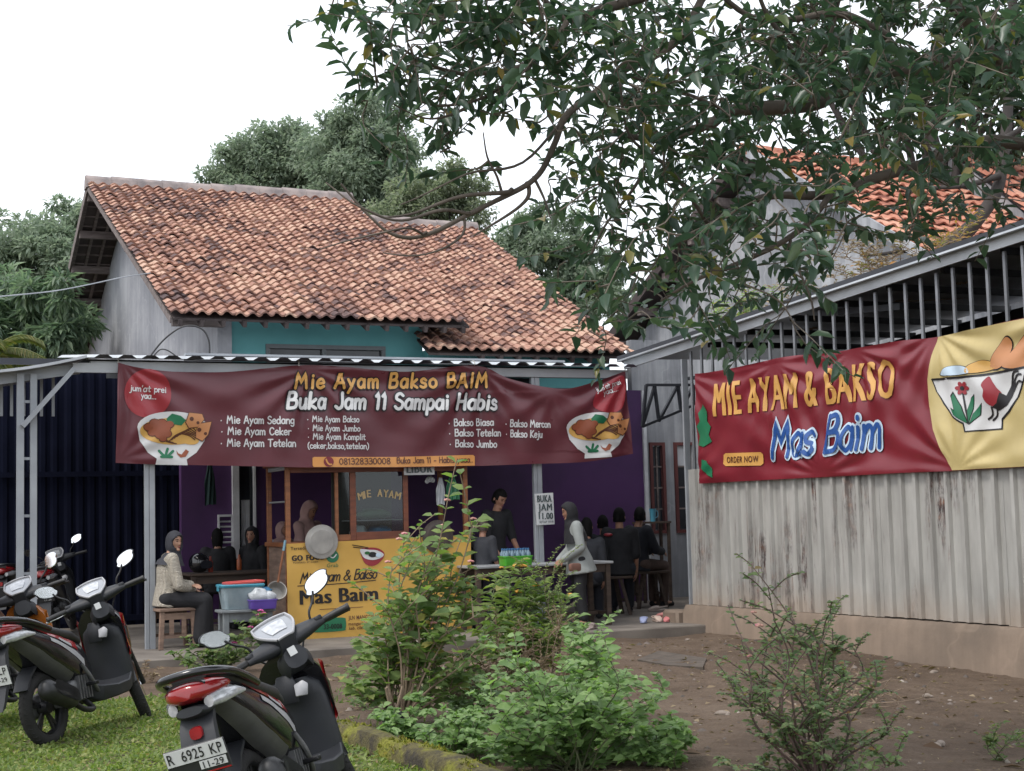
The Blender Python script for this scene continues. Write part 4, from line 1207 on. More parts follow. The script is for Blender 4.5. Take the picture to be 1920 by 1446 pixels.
SB.hand("jum'at prei", 243, 733, 311, 737, 11, V_white, 2.5, .16); SB.hand('yaa...', 264, 747, 292, 749, 11, V_white, 2.5, .16)
SB.hand("jum'at prei", 1118, 736, 1163, 720, 10, V_white, 2.5, .16); SB.hand('yaa...', 1132, 741, 1158, 733, 10, V_white, 2.5, .16)
SB.poly([(588, 857), (740, 857), (888, 853), (891, 856), (891, 873), (740, 876), (587, 876), (585, 873), (585, 859)], 'orange_strip', V_orange, 1.5)
SB.ell(615, 866, 9.5, 9.5, 'phone_disc', V_crimson, 2.2); SB.lines([[(610, 862), (612, 867), (616, 871), (620, 871)]], 3, 'phone_print', V_orange, 3)
SB.hand('081328330008', 635, 871, 731, 870, 11, V_outbrown, 2.5, .17); SB.hand('Buka Jam 11 - Habis yaaa..', 743, 869, 887, 867, 11, V_outbrown, 2.5, .16)
M_rope = mat('banner_cord', (.40, .38, .34), rough=.8)
for x, y in ((221, 680), (560, 685), (890, 686), (1172, 696)):
    a, z = SB.px(x, y); mb = MB(); mb.tube([(a, -.08, z - .01), (a + .01, -.05, z + .05), (a, -.01, z + .07)], .006, 5); mb.build('tie_cord', M_rope, ban)

# ------------------------------------------------------------------ red and yellow banner on the shed
b2 = thing('shed_banner', 'red and yellow banner with rooster bowl stretched over the bars of the corrugated shed', 'banner', mat=FS.m)
an2 = [(.2, 3.13, 14, .5, .6, .8), (1.9, 3.12, 15, .4, .8, .9), (3.2, 3.14, 16, .2, .8, 1.0), (4.4, 3.17, 15, 1.9, .8, .9), (6, 3.2, 17, .9, .7, 1.0), (.2, 1.83, 14, .3, .6, .8), (2.6, 1.82, 16, 1.3, .7, .9), (4.6, 1.82, 14, .4, .6, .8)]
f2 = fold_field(an2, .026, ((3.0, 9.0, .2, .006), (-4.0, 8.0, 1.9, .006), (9.5, 16.0, .9, .004)))
S2 = Sheet(FS, -.085, f2, b2)
sheet_body(S2, [(1302, 701), (1330, 698), (1400, 685), (1480, 668), (1560, 661), (1680, 640), (1760, 631), (1920, 596), (2010, 578)],
           [(1312, 907), (1400, 902), (1480, 898), (1600, 892), (1690, 887), (1790, 883), (1920, 876), (2010, 872)], V_crimson, nu=240, nv=60)
S2.poly([(1758, 632), (1840, 614), (1922, 597), (2008, 580), (2008, 871), (1920, 875), (1784, 882), (1768, 850), (1752, 805), (1743, 760), (1740, 712), (1748, 668)], 'cream_field', V_cream, 1.2, dmax=.035)
S2.type('MIE AYAM & BAKSO', .0, 1341, 781, 1680, 745, 62, V_gold, 2, bold=3.2, dmax=.035)
S2.hand('Mas Baim', 1448, 859, 1650, 838, 64, V_blue, 4, .135, .24, .065, V_pale, track=.02)
S2.poly([(1358, 853), (1362, 850), (1426, 848), (1430, 852), (1430, 869), (1426, 873), (1362, 874), (1357, 870)], 'order_strip', V_gold, 2); S2.type('ORDER NOW', .02, 1364, 868, 1422, 866, 11, V_outbrown, 3)
S2.poly([(1309, 800), (1315, 790), (1312, 775), (1320, 758), (1328, 772), (1327, 790), (1334, 800), (1330, 815), (1335, 828), (1322, 838), (1310, 835), (1313, 818)], 'leaf_print', V_green, 2)
S2.poly([(1318, 862), (1328, 864), (1338, 878), (1340, 896), (1328, 890), (1316, 878)], 'leaf_print', V_green, 2)
rim = [(1752, 712), (1775, 703), (1820, 697), (1870, 690), (1926, 684)]
bowl = [(1752, 712), (1820, 706), (1880, 698), (1926, 688), (1922, 712), (1910, 745), (1893, 770), (1878, 785), (1879, 803), (1812, 808), (1810, 793), (1790, 780), (1770, 755), (1758, 735)]
S2.poly([(x + (2.5 if x > 1840 else -2.5), y + (2.5 if y > 750 else -1)) for x, y in bowl], 'bowl_edge_print', V_black, 2); S2.poly(bowl, 'bowl_print', V_white, 2.8)
for q, m_ in (([(1766, 704), (1776, 690), (1792, 686), (1812, 688), (1818, 700)], V_pale), ([(1816, 700), (1818, 685), (1840, 676), (1862, 680), (1866, 692)], V_yellow), ([(1858, 690), (1862, 668), (1884, 634), (1896, 640), (1892, 672), (1878, 690)], V_tan), ([(1884, 688), (1896, 660), (1914, 636), (1925, 632), (1926, 684)], V_tan)):
    c = (sum(a for a, b in q) / len(q), sum(b for a, b in q) / len(q))
    S2.poly([(c[0] + (a - c[0]) * 1.09, c[1] + (b - c[1]) * 1.09) for a, b in q], 'topping_edge_print', V_black, 2.2, True); S2.poly(q, 'topping_print', m_, 3.0, True)
S2.lines([[(1752, 712), (1820, 706), (1880, 698), (1926, 688)]], 3, 'rim_print', V_black, 3.6)
S2.poly([(1845, 722), (1850, 712), (1858, 706), (1866, 716), (1874, 728), (1882, 738), (1880, 752), (1868, 762), (1856, 758), (1848, 745), (1850, 732)], 'rooster_print', V_red, 3.6, True)
S2.poly([(1878, 736), (1890, 742), (1900, 720), (1908, 716), (1902, 742), (1892, 760), (1876, 770), (1862, 764), (1872, 756)], 'rooster_tail_print', V_black, 3.7)
S2.lines([[(1862, 764), (1862, 778), (1854, 786)], [(1872, 768), (1870, 780), (1862, 788)], [(1900, 728), (1910, 704), (1918, 702)], [(1902, 736), (1912, 716), (1920, 716)], [(1900, 724), (1904, 700), (1912, 696)]], 3.2, 'rooster_line_print', V_black, 3.7)
for q in ([(1785, 745), (1790, 738), (1806, 762), (1816, 792), (1798, 780)], [(1818, 792), (1816, 770), (1822, 748), (1828, 742), (1826, 766)], [(1820, 794), (1826, 776), (1842, 758), (1840, 778)], [(1816, 794), (1792, 778), (1786, 766), (1804, 776)]):
    c = (sum(a for a, b in q) / len(q), sum(b for a, b in q) / len(q))
    S2.poly([(c[0] + (a - c[0]) * 1.16, c[1] + (b - c[1]) * 1.16) for a, b in q], 'plant_edge_print', V_black, 3.4); S2.poly(q, 'plant_print', V_green, 4.0)
S2.lines([[(1818, 792), (1812, 760), (1806, 735)]], 3, 'stem_print', V_black, 3.5)
for i in range(6):
    a = i * PI / 3; S2.ell(1806 + 8 * math.cos(a), 728 + 8 * math.sin(a), 5.5, 4, 'petal_print', V_red, 4 + .1 * i, a, 12)
S2.ell(1806, 728, 4, 4, 'flower_eye_print', V_black, 5, n=12)
# ------------------------------------------------------------------ small signs
M_signw = vinyl('sign_white', (.56, .57, .58)); M_signk = vinyl('sign_ink', (.06, .08, .085))
sg = thing('hours_sign', 'small white sign reading BUKA JAM 11.00 fixed to the grey canopy post', 'sign', mat=FH.m)
S3 = Sheet(FH, -.035, lambda a, z: 0, sg)
q = [S3.px(*p) for p in ((1003, 926), (1037, 924), (1040, 983), (1007, 985))]
mb = MB(); mb.prism(q, lambda x, y, d: (x, d, y), -.034, -.018); mb.build('board', M_signw, sg, smooth=0)
S3.type('BUKA', 0.0, 1007, 942, 1034, 941, 13, M_signk, 1, dmax=1, bold=.9); S3.type('JAM', 0.0, 1009, 958, 1035, 957, 13, M_signk, 1, dmax=1, bold=.9); S3.type('11.00', 0.0, 1010, 974, 1037, 973, 12, M_signk, 1, dmax=1, bold=.9); S3.type('SETIAP HARI', .01, 1011, 981, 1038, 980, 4, M_signk, 1, dmax=1)
# ================================================================== FOOD CART
M_wood = mat('varnished_wood', (.30, .115, .045), (.19, .07, .03), 3, (1, 1, 7), rough=.45, bmp=.1)
M_woodrd = mat('red_brown_wood', (.21, .065, .032), (.13, .04, .022), 3, (1, 1, 6), rough=.42, bmp=.1)
M_woodtan = mat('tan_plywood', (.36, .22, .13), (.25, .15, .09), 2.5, (1, 1, 5), rough=.6, bmp=.1)
M_woodold = mat('old_bare_wood', (.25, .165, .12), (.14, .09, .068), 3, (1, 1, 6), rough=.8, bmp=.3)
M_woodbn = mat('dark_bench_wood', (.075, .05, .037), (.04, .028, .022), 3, (1, 1, 6), rough=.75, bmp=.2)
M_alu = mat('dull_aluminium', (.36, .345, .32), (.25, .24, .225), 5, rough=.6, metal=.2, bmp=.05)
M_wok = mat('sooty_pan', (.085, .065, .055), (.05, .04, .036), 4, rough=.5, metal=.3)
M_glass = glass_mat()
M_tilew = mat('white_laminate', (.30, .31, .32), (.22, .23, .24), 4, rough=.5)
cart = thing('food_cart', 'wooden noodle cart with glass showcase and MIE AYAM lettering, yellow banner on its front', 'cart', mat=FH.m)
CB, CBK = .12, 1.02
xL, xR = FH.onb(537, 1020, CB)[0], FH.onb(879, 1000, CB)[0]
zC = FH.onb(600, 1016, CB)[1]                       # counter height
zT = 2.12
def cx(px, y=950): return FH.onb(px, y, CB)[0]
def wbox(name, x0, x1, y0, y1, z0, z1, m=M_wood, parent=cart, bev=.004):
    mb = MB(); mb.box(x0, x1, y0, y1, z0, z1); return mb.build(name, m, parent, smooth=0, bevel=bev)
for x in (xL, xR - .055):
    for y in (CB, CBK - .055): wbox('corner_post', x, x + .055, y, y + .055, .16, zT)
wbox('counter', xL - .02, xR + .02, CB - .004, CBK + .02, zC - .05, zC + .0, M_wood)
wbox('front_panel', xL + .056, xR - .056, CB + .015, CB + .03, .2, zC - .052, M_woodtan)
wbox('side_panel', xL + .012, xL + .03, CB + .056, CBK - .056, .2, zC - .052, M_woodold)
wbox('side_panel', xR - .03, xR - .012, CB + .056, CBK - .056, .2, zC - .052, M_woodold)
wbox('floor_board', xL + .03, xR - .03, CB + .03, CBK - .06, .2, .225, M_woodold)
wbox('top_board', xL - .03, xR + .03, CB - .03, CBK + .03, zT, zT + .16, M_woodrd)
wbox('top_rail', xL + .056, xR - .056, CB + .003, CB + .04, zT - .085, zT - .003, M_woodrd)
wbox('top_rail', xL + .01, xL + .045, CB + .06, CBK - .06, zT - .05, zT - .003, M_tilew)
wbox('side_rail', xL + .015, xL + .035, CB + .06, CBK - .06, 1.69, 1.71, M_tilew)
for p0, p1 in ((629, 635), (657, 668), (757, 766)): wbox('mullion', cx(p0), cx(p1), CB + .002, CB + .045, zC + .002, zT - .088, M_woodrd if p0 > 640 else M_wood)
wbox('lower_rail', cx(635), cx(657), CB + .004, CB + .04, zC + .002, zC + .075, M_wood)
wbox('lower_rail', cx(668), cx(757), CB + .004, CB + .04, zC + .002, zC + .10, M_woodrd)
def pane(a0, a1, z0, z1, y=CB + .022):
    mb = MB(); mb.box(a0, a1, y, y + .004, z0, z1); return mb.build('pane', M_glass, cart, smooth=0)
pane(cx(635), cx(657), zC + .076, zT - .087); pn = pane(cx(668), cx(757), zC + .101, zT - .087); 
M_backp = mat('smoky_back_board', (.05, .05, .045), (.03, .032, .03), 2, rough=.7)
wbox('back_board', cx(650), cx(765), CBK - .3, CBK - .28, zC + .002, zT - .002, M_backp)
wbox('shelf', cx(668), cx(757), CB + .05, CBK - .31, 1.45, 1.462, M_tilew)
S4 = Sheet(FH, CB + .0195, lambda a, z: 0, cart)
M_goldp = vinyl('gold_sticker', (.50, .36, .17))
lets = [('M', 672, 938, -.20), ('I', 682.5, 935, -.12), ('E', 688, 933, -.08), ('A', 707, 931.5, .02), ('Y', 718, 932, .06), ('A', 728, 933, .12), ('M', 739, 935, .2)]
for ch, x, y, r in lets:
    wd = {'M': 11, 'I': 3.5, 'E': 8}.get(ch, 10)
    S4.type(ch, 0.0, x, y, x + wd, y + wd * r, 14, M_goldp, .6, dmax=1, bold=1.2)
# things inside the showcase
M_bag = mat('white_plastic_bag', (.52, .54, .56), (.40, .42, .44), 6, rough=.35)
M_blueplastic = mat('blue_plastic', (.03, .16, .30), (.025, .12, .24), 3, rough=.4)
def blob(name, c, r, m, label, cat, parent=None, seed=0, amp=.25, fr=None, group=None):
    mb = MB(); mb.ell((0, 0, 0), (1, 1, 1), 16, 10)
    vs = []
    for v in mb.v:
        q = Vector(v); k = 1 + amp * noise.noise(q * 1.7 + Vector((seed, 0, 0))) + amp * .5 * noise.noise(q * 4 + Vector((seed, 3, 0)))
        vs.append((q.x * r[0] * k, q.y * r[1] * k, max(-r[2] * .8, q.z * r[2] * k)))
    mb.v = vs
    o = mb.build(name, m, None, smooth=60)
    o.matrix_world = (fr or FH.m) @ Matrix.Translation(c)
    return tag(o, label, cat, group)
blob('plastic_bag', (cx(684), CB + .25, zC + .10), (.10, .12, .09), M_bag, 'crumpled white plastic bag inside the cart showcase, lower left corner', 'bag', seed=2)
blob('noodle_bundle', (cx(722), CB + .25, zC + .09), (.16, .14, .08), M_blueplastic, 'blue wrapped bundle lying inside the cart showcase', 'bundle', seed=5)
blob('noodle_bundle', (cx(715), CB + .30, 1.53), (.20, .14, .07), mat('green_wrap', (.06, .12, .05), rough=.5), 'dark green wrapped bundle on the showcase shelf of the cart', 'bundle', seed=8)
# yellow banner on the cart front
cb = thing('cart_banner', 'yellow banner reading Mie Ayam & Bakso Mas Baim hung on the front of the wooden cart', 'banner', mat=FH.m)
f4 = fold_field([(xL, zC, 12, .4, .4, .5), (xR, zC, 12, .9, .4, .5)], .010, ((5.0, 1.0, .3, .006), (1.0, 12, 2, .002)))
S5 = Sheet(FH, CB - .03, f4, cb)
V_mustard = vinyl('mustard_vinyl', (.60, .355, .075), .5)
sheet_body(S5, [(537, 1020), (640, 1015), (757, 1009), (882, 1003)], [(540, 1200), (640, 1196), (757, 1191), (884, 1186)], V_mustard, nu=80, nv=40)
S5.type('Tersedia', .01, 545, 1032, 577, 1030, 6, V_black, 1); S5.type('GO', .01, 547, 1052, 568, 1051, 10, V_black, 1, bold=1.5); S5.type('FOOD', .01, 574, 1051, 610, 1049, 10, V_black, 1, bold=1.5); S5.type('POWERED BY GOJEK', 0, 550, 1057, 597, 1055, 3, V_black, 1)
S5.ell(623, 1043, 12, 12, 'green_disc_print', V_green, 1); S5.type('Grab', 0, 613, 1064, 634, 1063, 7, V_green, 1)
S5.lines([[(616, 1042), (624, 1046), (630, 1040)]], 2, 'swirl_print', V_white, 1.6)
S5.poly([(676, 1031), (690, 1027), (708, 1028), (720, 1036), (719, 1046), (710, 1056), (700, 1061), (690, 1060), (681, 1052)], 'bowl_print', V_red, 1, True)
S5.poly([(675, 1030), (692, 1031), (706, 1032), (719, 1039), (714, 1046), (700, 1050), (686, 1048), (679, 1042)], 'bowl_print', V_white, 1.6, True)
S5.ell(698, 1040, 8, 5, 'meat_print', V_black, 2.2); S5.ell(709, 1041, 5, 4, 'egg_print', V_pale, 2.4); S5.ell(688, 1037, 5, 3, 'leaf_print', V_dkgreen, 2.4)
S5.lines([[(660, 1022), (690, 1027)], [(662, 1026), (690, 1029)]], 1.5, 'chopstick_print', V_black, 1)
S5.hand('Mie Ayam & Bakso', 562, 1094, 704, 1084, 19, V_black, 1, .13, .28, track=-.03)
S5.lines([[(558, 1099), (630, 1095), (704, 1088)]], 1.6, 'underline_print', V_black, 1.2)
S5.type('Mas Baim', .0, 562, 1134, 709, 1125, 27, V_black, 1, bold=3)
S5.poly([(585, 1164), (592, 1160), (642, 1158), (648, 1164), (648, 1178), (642, 1183), (592, 1186), (586, 1181)], 'green_strip', V_green, 1, True); S5.type('33-0008', .02, 607, 1180, 641, 1178, 9, V_black, 1.6)
S5.type('JLN MANGGIS NO-42A R', .02, 653, 1162, 736, 1157, 7, V_outbrown, 1); S5.type('mengani tembok kec.kesu', .01, 653, 1173, 738, 1168, 6, V_outbrown, 1); S5.type('kab. cilacap', .01, 654, 1181, 690, 1179, 6, V_outbrown, 1)
S5.lines([[(600, 1143), (650, 1140), (680, 1138)]], 1, 'line_print', V_outbrown, 1)
# sign half hidden behind the long banner
sg = thing('closed_sign', 'white LIBUR sign half hidden under the bottom edge of the long banner', 'sign', mat=FH.m)
S6 = Sheet(FH, .03, lambda a, z: 0, sg)
q = [S6.px(*p) for p in ((757, 866), (814, 866), (815, 890), (758, 891))]
mb = MB(); mb.prism(q, lambda x, y, d: (x, d, y), .031, .04); mb.build('board', M_signw, sg, smooth=0); S6.type('LIBUR', 0.0, 762, 887, 811, 886, 16, M_signk, .8, dmax=1, bold=2)
# hanging on / standing by the cart
def disc_thing(px, py, b, rpx, m, label, name, cat, dome=.018, tilt=0):
    a, z = FH.onb(px, py, b); r = abs(FH.onb(px + rpx, py, b)[0] - a)
    t = thing(name, label, cat, mat=FH.m @ Matrix.Translation((a, b, z)) @ Matrix.Rotation(PI / 2 + tilt, 4, 'X'))
    mb = MB(); mb.lathe([(.001, dome), (r * .45, dome * .95), (r * .72, dome * .8), (r * .74, dome * .65), (r * .92, dome * .45), (r, .006), (r, 0), (r * .9, .0), (.001, dome * .6)], 36)
    mb.build('plate', m, t, smooth=30)
    mb = MB(); mb.torus(r, .006, 40, 6, M=Matrix.Rotation(PI / 2, 4, 'Y')); mb.build('rim', m, t, smooth=60)
    return t
disc_thing(603, 1016, CB - .06, 30, M_alu, 'round dull aluminium lid hanging on the front of the yellow cart banner', 'pot_lid', 'lid')
disc_thing(821, 1006, CB - .06, 28, M_wok, 'round sooty brown pan hanging at the right of the cart behind the flowers', 'frying_pan', 'pan')
pn = thing('saucepan', 'steel saucepan with a long wooden handle hanging on the cart side above the flowers', 'pan')
a, z = FH.onb(517, 1108, CB - .02); r = .11
pn.matrix_world = FH.m @ Matrix.Translation((a, CB - .06, z)) @ Matrix.Rotation(rad(62), 4, 'X')
mb = MB(); mb.lathe([(.001, -.09), (r * .8, -.09), (r * .95, -.06), (r, .02), (r * 1.06, .025), (r * .97, .02), (r * .9, -.055), (r * .75, -.08), (.001, -.082)], 26, cap=False); mb.build('bowl', M_alu, pn, smooth=35)
h0, h1 = FH.onb(521, 1092, CB - .03), FH.onb(535, 1013, CB - .03)
inv = pn.matrix_world.inverted() @ FH.m
mb = MB(); mb.tube([inv @ Vector((h0[0], CB - .03, h0[1])), inv @ Vector((lerp(h0[0], h1[0], .75), CB - .03, lerp(h0[1], h1[1], .75)))], .013, 8); mb.build('handle', M_wood, pn)
mb = MB(); mb.tube([inv @ Vector((lerp(h0[0], h1[0], .75), CB - .03, lerp(h0[1], h1[1], .75))), inv @ Vector((h1[0], CB - .03, h1[1]))], .015, 8); mb.build('handle_grip', mat('pale_blue_plastic', (.20, .36, .44), rough=.4), pn)
M_greenbag = mat('green_plastic_bag', (.035, .20, .085), (.02, .13, .06), 4, rough=.4)
def cloth_hang(px, py, b, wpx, hpx, m, label, name, cat, seed):
    a0, z0 = FH.onb(px - wpx / 2, py, b); a1, z1 = FH.onb(px + wpx / 2, py + hpx, b)
    mb = MB()
    def fn(s):
        def g(u, v):
            wv = (.35 + .65 * min(1, v * 2.2)) * (1 + .15 * noise.noise(Vector((u * 3, v * 3, seed))))
            x = lerp(a0, a1, .5 + (u - .5) * wv); z = lerp(z0, z1, v) + .03 * (noise.noise(Vector((u * 4, seed, 1))) if v > .8 else 0)
            return (x, b + s * (.035 * math.sin(PI * u) * min(1, v * 3)) + .018 * math.sin(u * 17 + seed + 3 * v), z)
        return g
    mb.grid(fn(-1), 16, 12); mb.grid(fn(1), 16, 12)
    o = mb.build(name, m, None, smooth=180); o.matrix_world = FH.m
    return tag(o, label, cat)
cloth_hang(848, 893, CB + .08, 26, 44, M_greenbag, 'green plastic bag hanging inside the right opening of the cart', 'hanging_bag', 'bag', 3)
cloth_hang(826, 896, CB + .06, 16, 50, M_bag, 'pale plastic bag hanging beside the green one in the cart', 'hanging_bag', 'bag', 6)
cloth_hang(806, 893, CB + .12, 17, 11, M_bag, 'small crumpled white packet hanging under the LIBUR sign', 'hanging_packet', 'packet', 11)
cloth_hang(394, 868, 3.3, 22, 78, mat('dark_green_cloth', (.02, .045, .045), rough=.9), 'dark green cloth hanging on the purple wall left of the side window', 'hanging_cloth', 'cloth', 9)

# ================================================================== FURNITURE AND PROPS
def wooden_stool(a, b, rz, label, w=.40, d=.36, h=.45, m=M_woodold, name='wooden_stool', cat='stool', group=None):
    t = thing(name, label, cat, mat=FH.m @ Matrix.Translation((a, b, .1 if b > -1.2 else 0)) @ Matrix.Rotation(rz, 4, 'Z'), group=group)
    mb = MB(); mb.box(-w / 2, w / 2, -d / 2, d / 2, h - .035, h); mb.build('seat', m, t, smooth=0, bevel=.006)
    for sx in (-1, 1):
        for sy in (-1, 1):
            mb = MB(); mb.bar((sx * (w / 2 - .04), sy * (d / 2 - .04), h - .036), (sx * (w / 2 - .015), sy * (d / 2 - .02), 0), .05, .045); mb.build('leg', m, t, smooth=0, bevel=.004)
    for sy in (-1, 1):
        mb = MB(); mb.bar((-w / 2 + .05, sy * (d / 2 - .035), h - .09), (w / 2 - .05, sy * (d / 2 - .035), h - .09), .02, .07); mb.build('apron', m, t, smooth=0)
        mb = MB(); mb.bar((-w / 2 + .045, sy * (d / 2 - .028), .14), (w / 2 - .045, sy * (d / 2 - .028), .14), .02, .035); mb.build('stretcher', m, t, smooth=0)
    for x in (-.07, .07):
        mb = MB(); mb.bar((x, -d / 2 + .03, .16), (x, -d / 2 + .03, h - .12), .05, .012, up=(0, 1, 0)); mb.build('slat', m, t, smooth=0)
    return t
sa, sb_ = FH.onz(325, 1139, .55)
STO = (sa, sb_)
wooden_stool(sa, sb_, .1, 'rough wooden stool with slatted side under the woman in the cream sweater', .42, .38, .45)
def table(a0, a1, b0, b1, h, label, m=M_woodbn, topm=None, name='table', cat='table', rails=True):
    t = thing(name, label, cat, mat=FH.m @ Matrix.Translation(((a0 + a1) / 2, (b0 + b1) / 2, .1)))
    w, d = (a1 - a0) / 2, (b1 - b0) / 2
    mb = MB(); mb.box(-w, w, -d, d, h - .03, h); mb.build('top', topm or m, t, smooth=0, bevel=.006)
    for sx in (-1, 1):
        for sy in (-1, 1):
            mb = MB(); mb.box(sx * (w - .06) - .03, sx * (w - .06) + .03, sy * (d - .06) - .03, sy * (d - .06) + .03, 0, h - .031); mb.build('leg', m, t, smooth=0, bevel=.004)
    for sy in (-1, 1):
        mb = MB(); mb.box(-w + .09, w - .09, sy * (d - .06) - .012, sy * (d - .06) + .012, h - .13, h - .032); mb.build('apron', m, t, smooth=0)
    if rails:
        mb = MB(); mb.box(-w + .09, w - .09, -.02, .02, .12, .16); mb.build('foot_rail', m, t, smooth=0)
        for sx in (-1, 1):
            mb = MB(); mb.box(sx * (w - .06) - .015, sx * (w - .06) + .015, -d + .09, d - .09, .12, .165); mb.build('stretcher', m, t, smooth=0)
    return t
def bench(a0, a1, b, h, label, group=None, d=.26, m=M_woodbn):
    t = thing('bench', label, 'bench', mat=FH.m @ Matrix.Translation(((a0 + a1) / 2, b, .1)), group=group)
    w = (a1 - a0) / 2
    mb = MB(); mb.box(-w, w, -d / 2, d / 2, h - .035, h); mb.build('seat', m, t, smooth=0, bevel=.006)
    for sx in (-1, 1):
        for sy in (-1, 1):
            mb = MB(); mb.bar((sx * (w - .16), sy * .07, h - .036), (sx * (w - .05), sy * .12, 0), .05, .045); mb.build('leg', m, t, smooth=0, bevel=.004)
        mb = MB(); mb.bar((sx * (w - .10), -.1, .2), (sx * (w - .10), .1, .2), .03, .035); mb.build('stretcher', m, t, smooth=0)
    return t
ta, tb = FH.onz(360, 1076, .85)
TL = (ta, tb)
table(ta - .05, ta + 1.75, tb - .1, tb + .62, .75, 'dark wooden eating table behind the plastic boxes, left of the cart')
M_benchg = mat('grey_painted_wood', (.20, .22, .225), (.12, .13, .14), 4, rough=.7)
ga, gb = FH.onz(412, 1146, .53); ga2, _ = FH.onz(500, 1140, .53)
gb = gb + .0
table(ga + .02, ga + .62, gb, gb + .34, .43, 'low grey table carrying the storage box and purple basket', M_benchg, name='low_table', rails=False)
# storage box, its lids, basket and bags
def tub(name, a, b, z, w, d, h, m, label, cat, taper=.86, wall=.006, rimw=.012, rz=0, rimm=None, group=None):
    t = thing(name, label, cat, mat=FH.m @ Matrix.Translation((a, b, z)) @ Matrix.Rotation(rz, 4, 'Z'), group=group)
    def rr(k, zz, e=7): return [(x, y, zz) for x, _, y in ring(0, 0, w / 2 * k, d / 2 * k, 28, e)]
    mb = MB(); kw = 1 - 2 * wall / w
    mb.loft([rr(taper, 0), rr(taper + .03, .006), rr(1, h)], cap=False); mb.loft([rr(kw, h), rr(taper * kw, .008)], cap=False)
    mb.loft([rr(taper, 0), rr(.01, 0)], cap=False); mb.loft([rr(taper * kw, .008), rr(.01, .008)], cap=False); mb.loft([rr(1, h), rr(kw, h)], cap=False)
    mb.build('body', m, t, smooth=35)
    mb = MB(); mb.loft([rr(1, h - .012), rr(1.05, h - .010), rr(1.05, h + .003), rr(1.0, h + .004)], cap=False); mb.build('rim', rimm or m, t, smooth=35)
    return t
M_clear = mat('cloudy_plastic', (.30, .36, .39), (.20, .26, .29), 5, rough=.3)
M_lidblue = mat('turquoise_plastic', (.06, .27, .36), (.045, .21, .29), 3, rough=.35)
M_lidred = mat('coral_red_plastic', (.52, .085, .075), (.42, .06, .055), 3, rough=.35)
M_purpleb = mat('violet_plastic', (.12, .07, .36), (.09, .05, .28), 3, rough=.35)
M_lime = mat('lime_green_plastic', (.075, .36, .03), (.055, .28, .025), 3, rough=.35)
BZ = .53
box = tub('storage_box', ga + .27, gb + .18, BZ + .002, .46, .30, .25, M_clear, 'cloudy plastic storage box with turquoise lid on the low grey table', 'box', .80, rimm=M_lidblue)
mb = MB(); mb.loft([[(x, y, zz) for x, _, y in ring(0, 0, .245 * k, .165 * k, 28, 7)] for k, zz in ((1.0, .245), (1.02, .262), (.98, .272), (.9, .274), (.88, .268))]); mb.build('lid', M_lidblue, box, smooth=35)
for sx in (-1, 1):
    mb = MB(); mb.box(sx * .245 - .008, sx * .245 + .008, -.04, .04, .20, .262); mb.build('clip', M_lidblue, box, smooth=0, bevel=.004)
lid = MB(); lid.loft([[(x, y, zz) for x, _, y in ring(0, 0, .21 * k, .14 * k, 28, 7)] for k, zz in ((1.02, 0), (1.03, .018), (.98, .024), (.92, .026), (.9, .020))])
lo = lid.build('box_lid', M_lidred, None, smooth=35); lo.matrix_world = FH.m @ Matrix.Translation((ga + .31, gb + .20, BZ + .278)) @ Matrix.Rotation(.06, 4, 'Z') @ Matrix.Rotation(rad(-2), 4, 'Y')
tag(lo, 'coral red lid lying on top of the turquoise lidded storage box', 'lid')
tub('plastic_basket', ga + .47, gb + .015, BZ + .002, .30, .20, .10, M_purpleb, 'violet plastic basket full of packets in front of the storage box', 'basket', .9)
blob('plastic_bag', (ga + .43, gb + .01, BZ + .14), (.11, .08, .085), M_bag, 'clear plastic bag of cups standing in the violet basket, left', 'bag', seed=21, amp=.35)
blob('plastic_bag', (ga + .53, gb + .02, BZ + .13), (.09, .075, .07), M_bag, 'clear plastic bag of cups standing in the violet basket, right', 'bag', seed=25, amp=.35)
blob('plastic_bag', (ga + .50, gb + .08, BZ + .19), (.11, .05, .04), M_blueplastic, 'bright blue plastic bag folded over the packets in the violet basket', 'bag', seed=29, amp=.3)
# bottles in a crate on the right-hand table
wa0, wb0 = FH.onz(905, 1062, .88); wa1, wb1 = FH.onz(1108, 1056, .88)
WT = (wa0, wb0)
table(wa0 - .1, wa0 + 1.75, wb0, wb0 + .6, .78, 'long table with a pale top carrying the green crate of bottles', M_woodbn, M_tilew)
ka, kb_ = FH.onz(976, 1061, .885)
tub('crate', ka, kb_ + .14, .882, .37, .22, .115, M_lime, 'lime green plastic crate full of water bottles on the long pale table', 'crate', .92)
M_bottle = mat('clear_blue_bottle', (.16, .24, .30), (.10, .17, .22), 6, rough=.12, spec=.8)
M_cap = mat('blue_bottle_cap', (.04, .14, .30), rough=.4)
def bottle(a, b, label, group):
    t = thing('water_bottle', label, 'bottle', mat=FH.m @ Matrix.Translation((a, b, .893)), group=group)
    mb = MB(); mb.lathe([(.028, 0), (.031, .01), (.031, .06), (.027, .075), (.031, .09), (.030, .135), (.012, .165), (.012, .172)], 12); mb.build('body', M_bottle, t, smooth=50)
    mb = MB(); mb.lathe([(.0135, .173), (.0135, .192), (.010, .194)], 10); mb.build('cap', M_cap, t, smooth=40)
for i in range(5):
    for j in range(3): bottle(ka - .138 + i * .069, kb_ + .075 + j * .066, 'water bottle in the %s row of the lime green crate, %s' % (('front', 'middle', 'rear')[j], ('at its left end', 'second from the left', 'in the centre', 'second from the right', 'at its right end')[i]), 'bottles in the green crate')
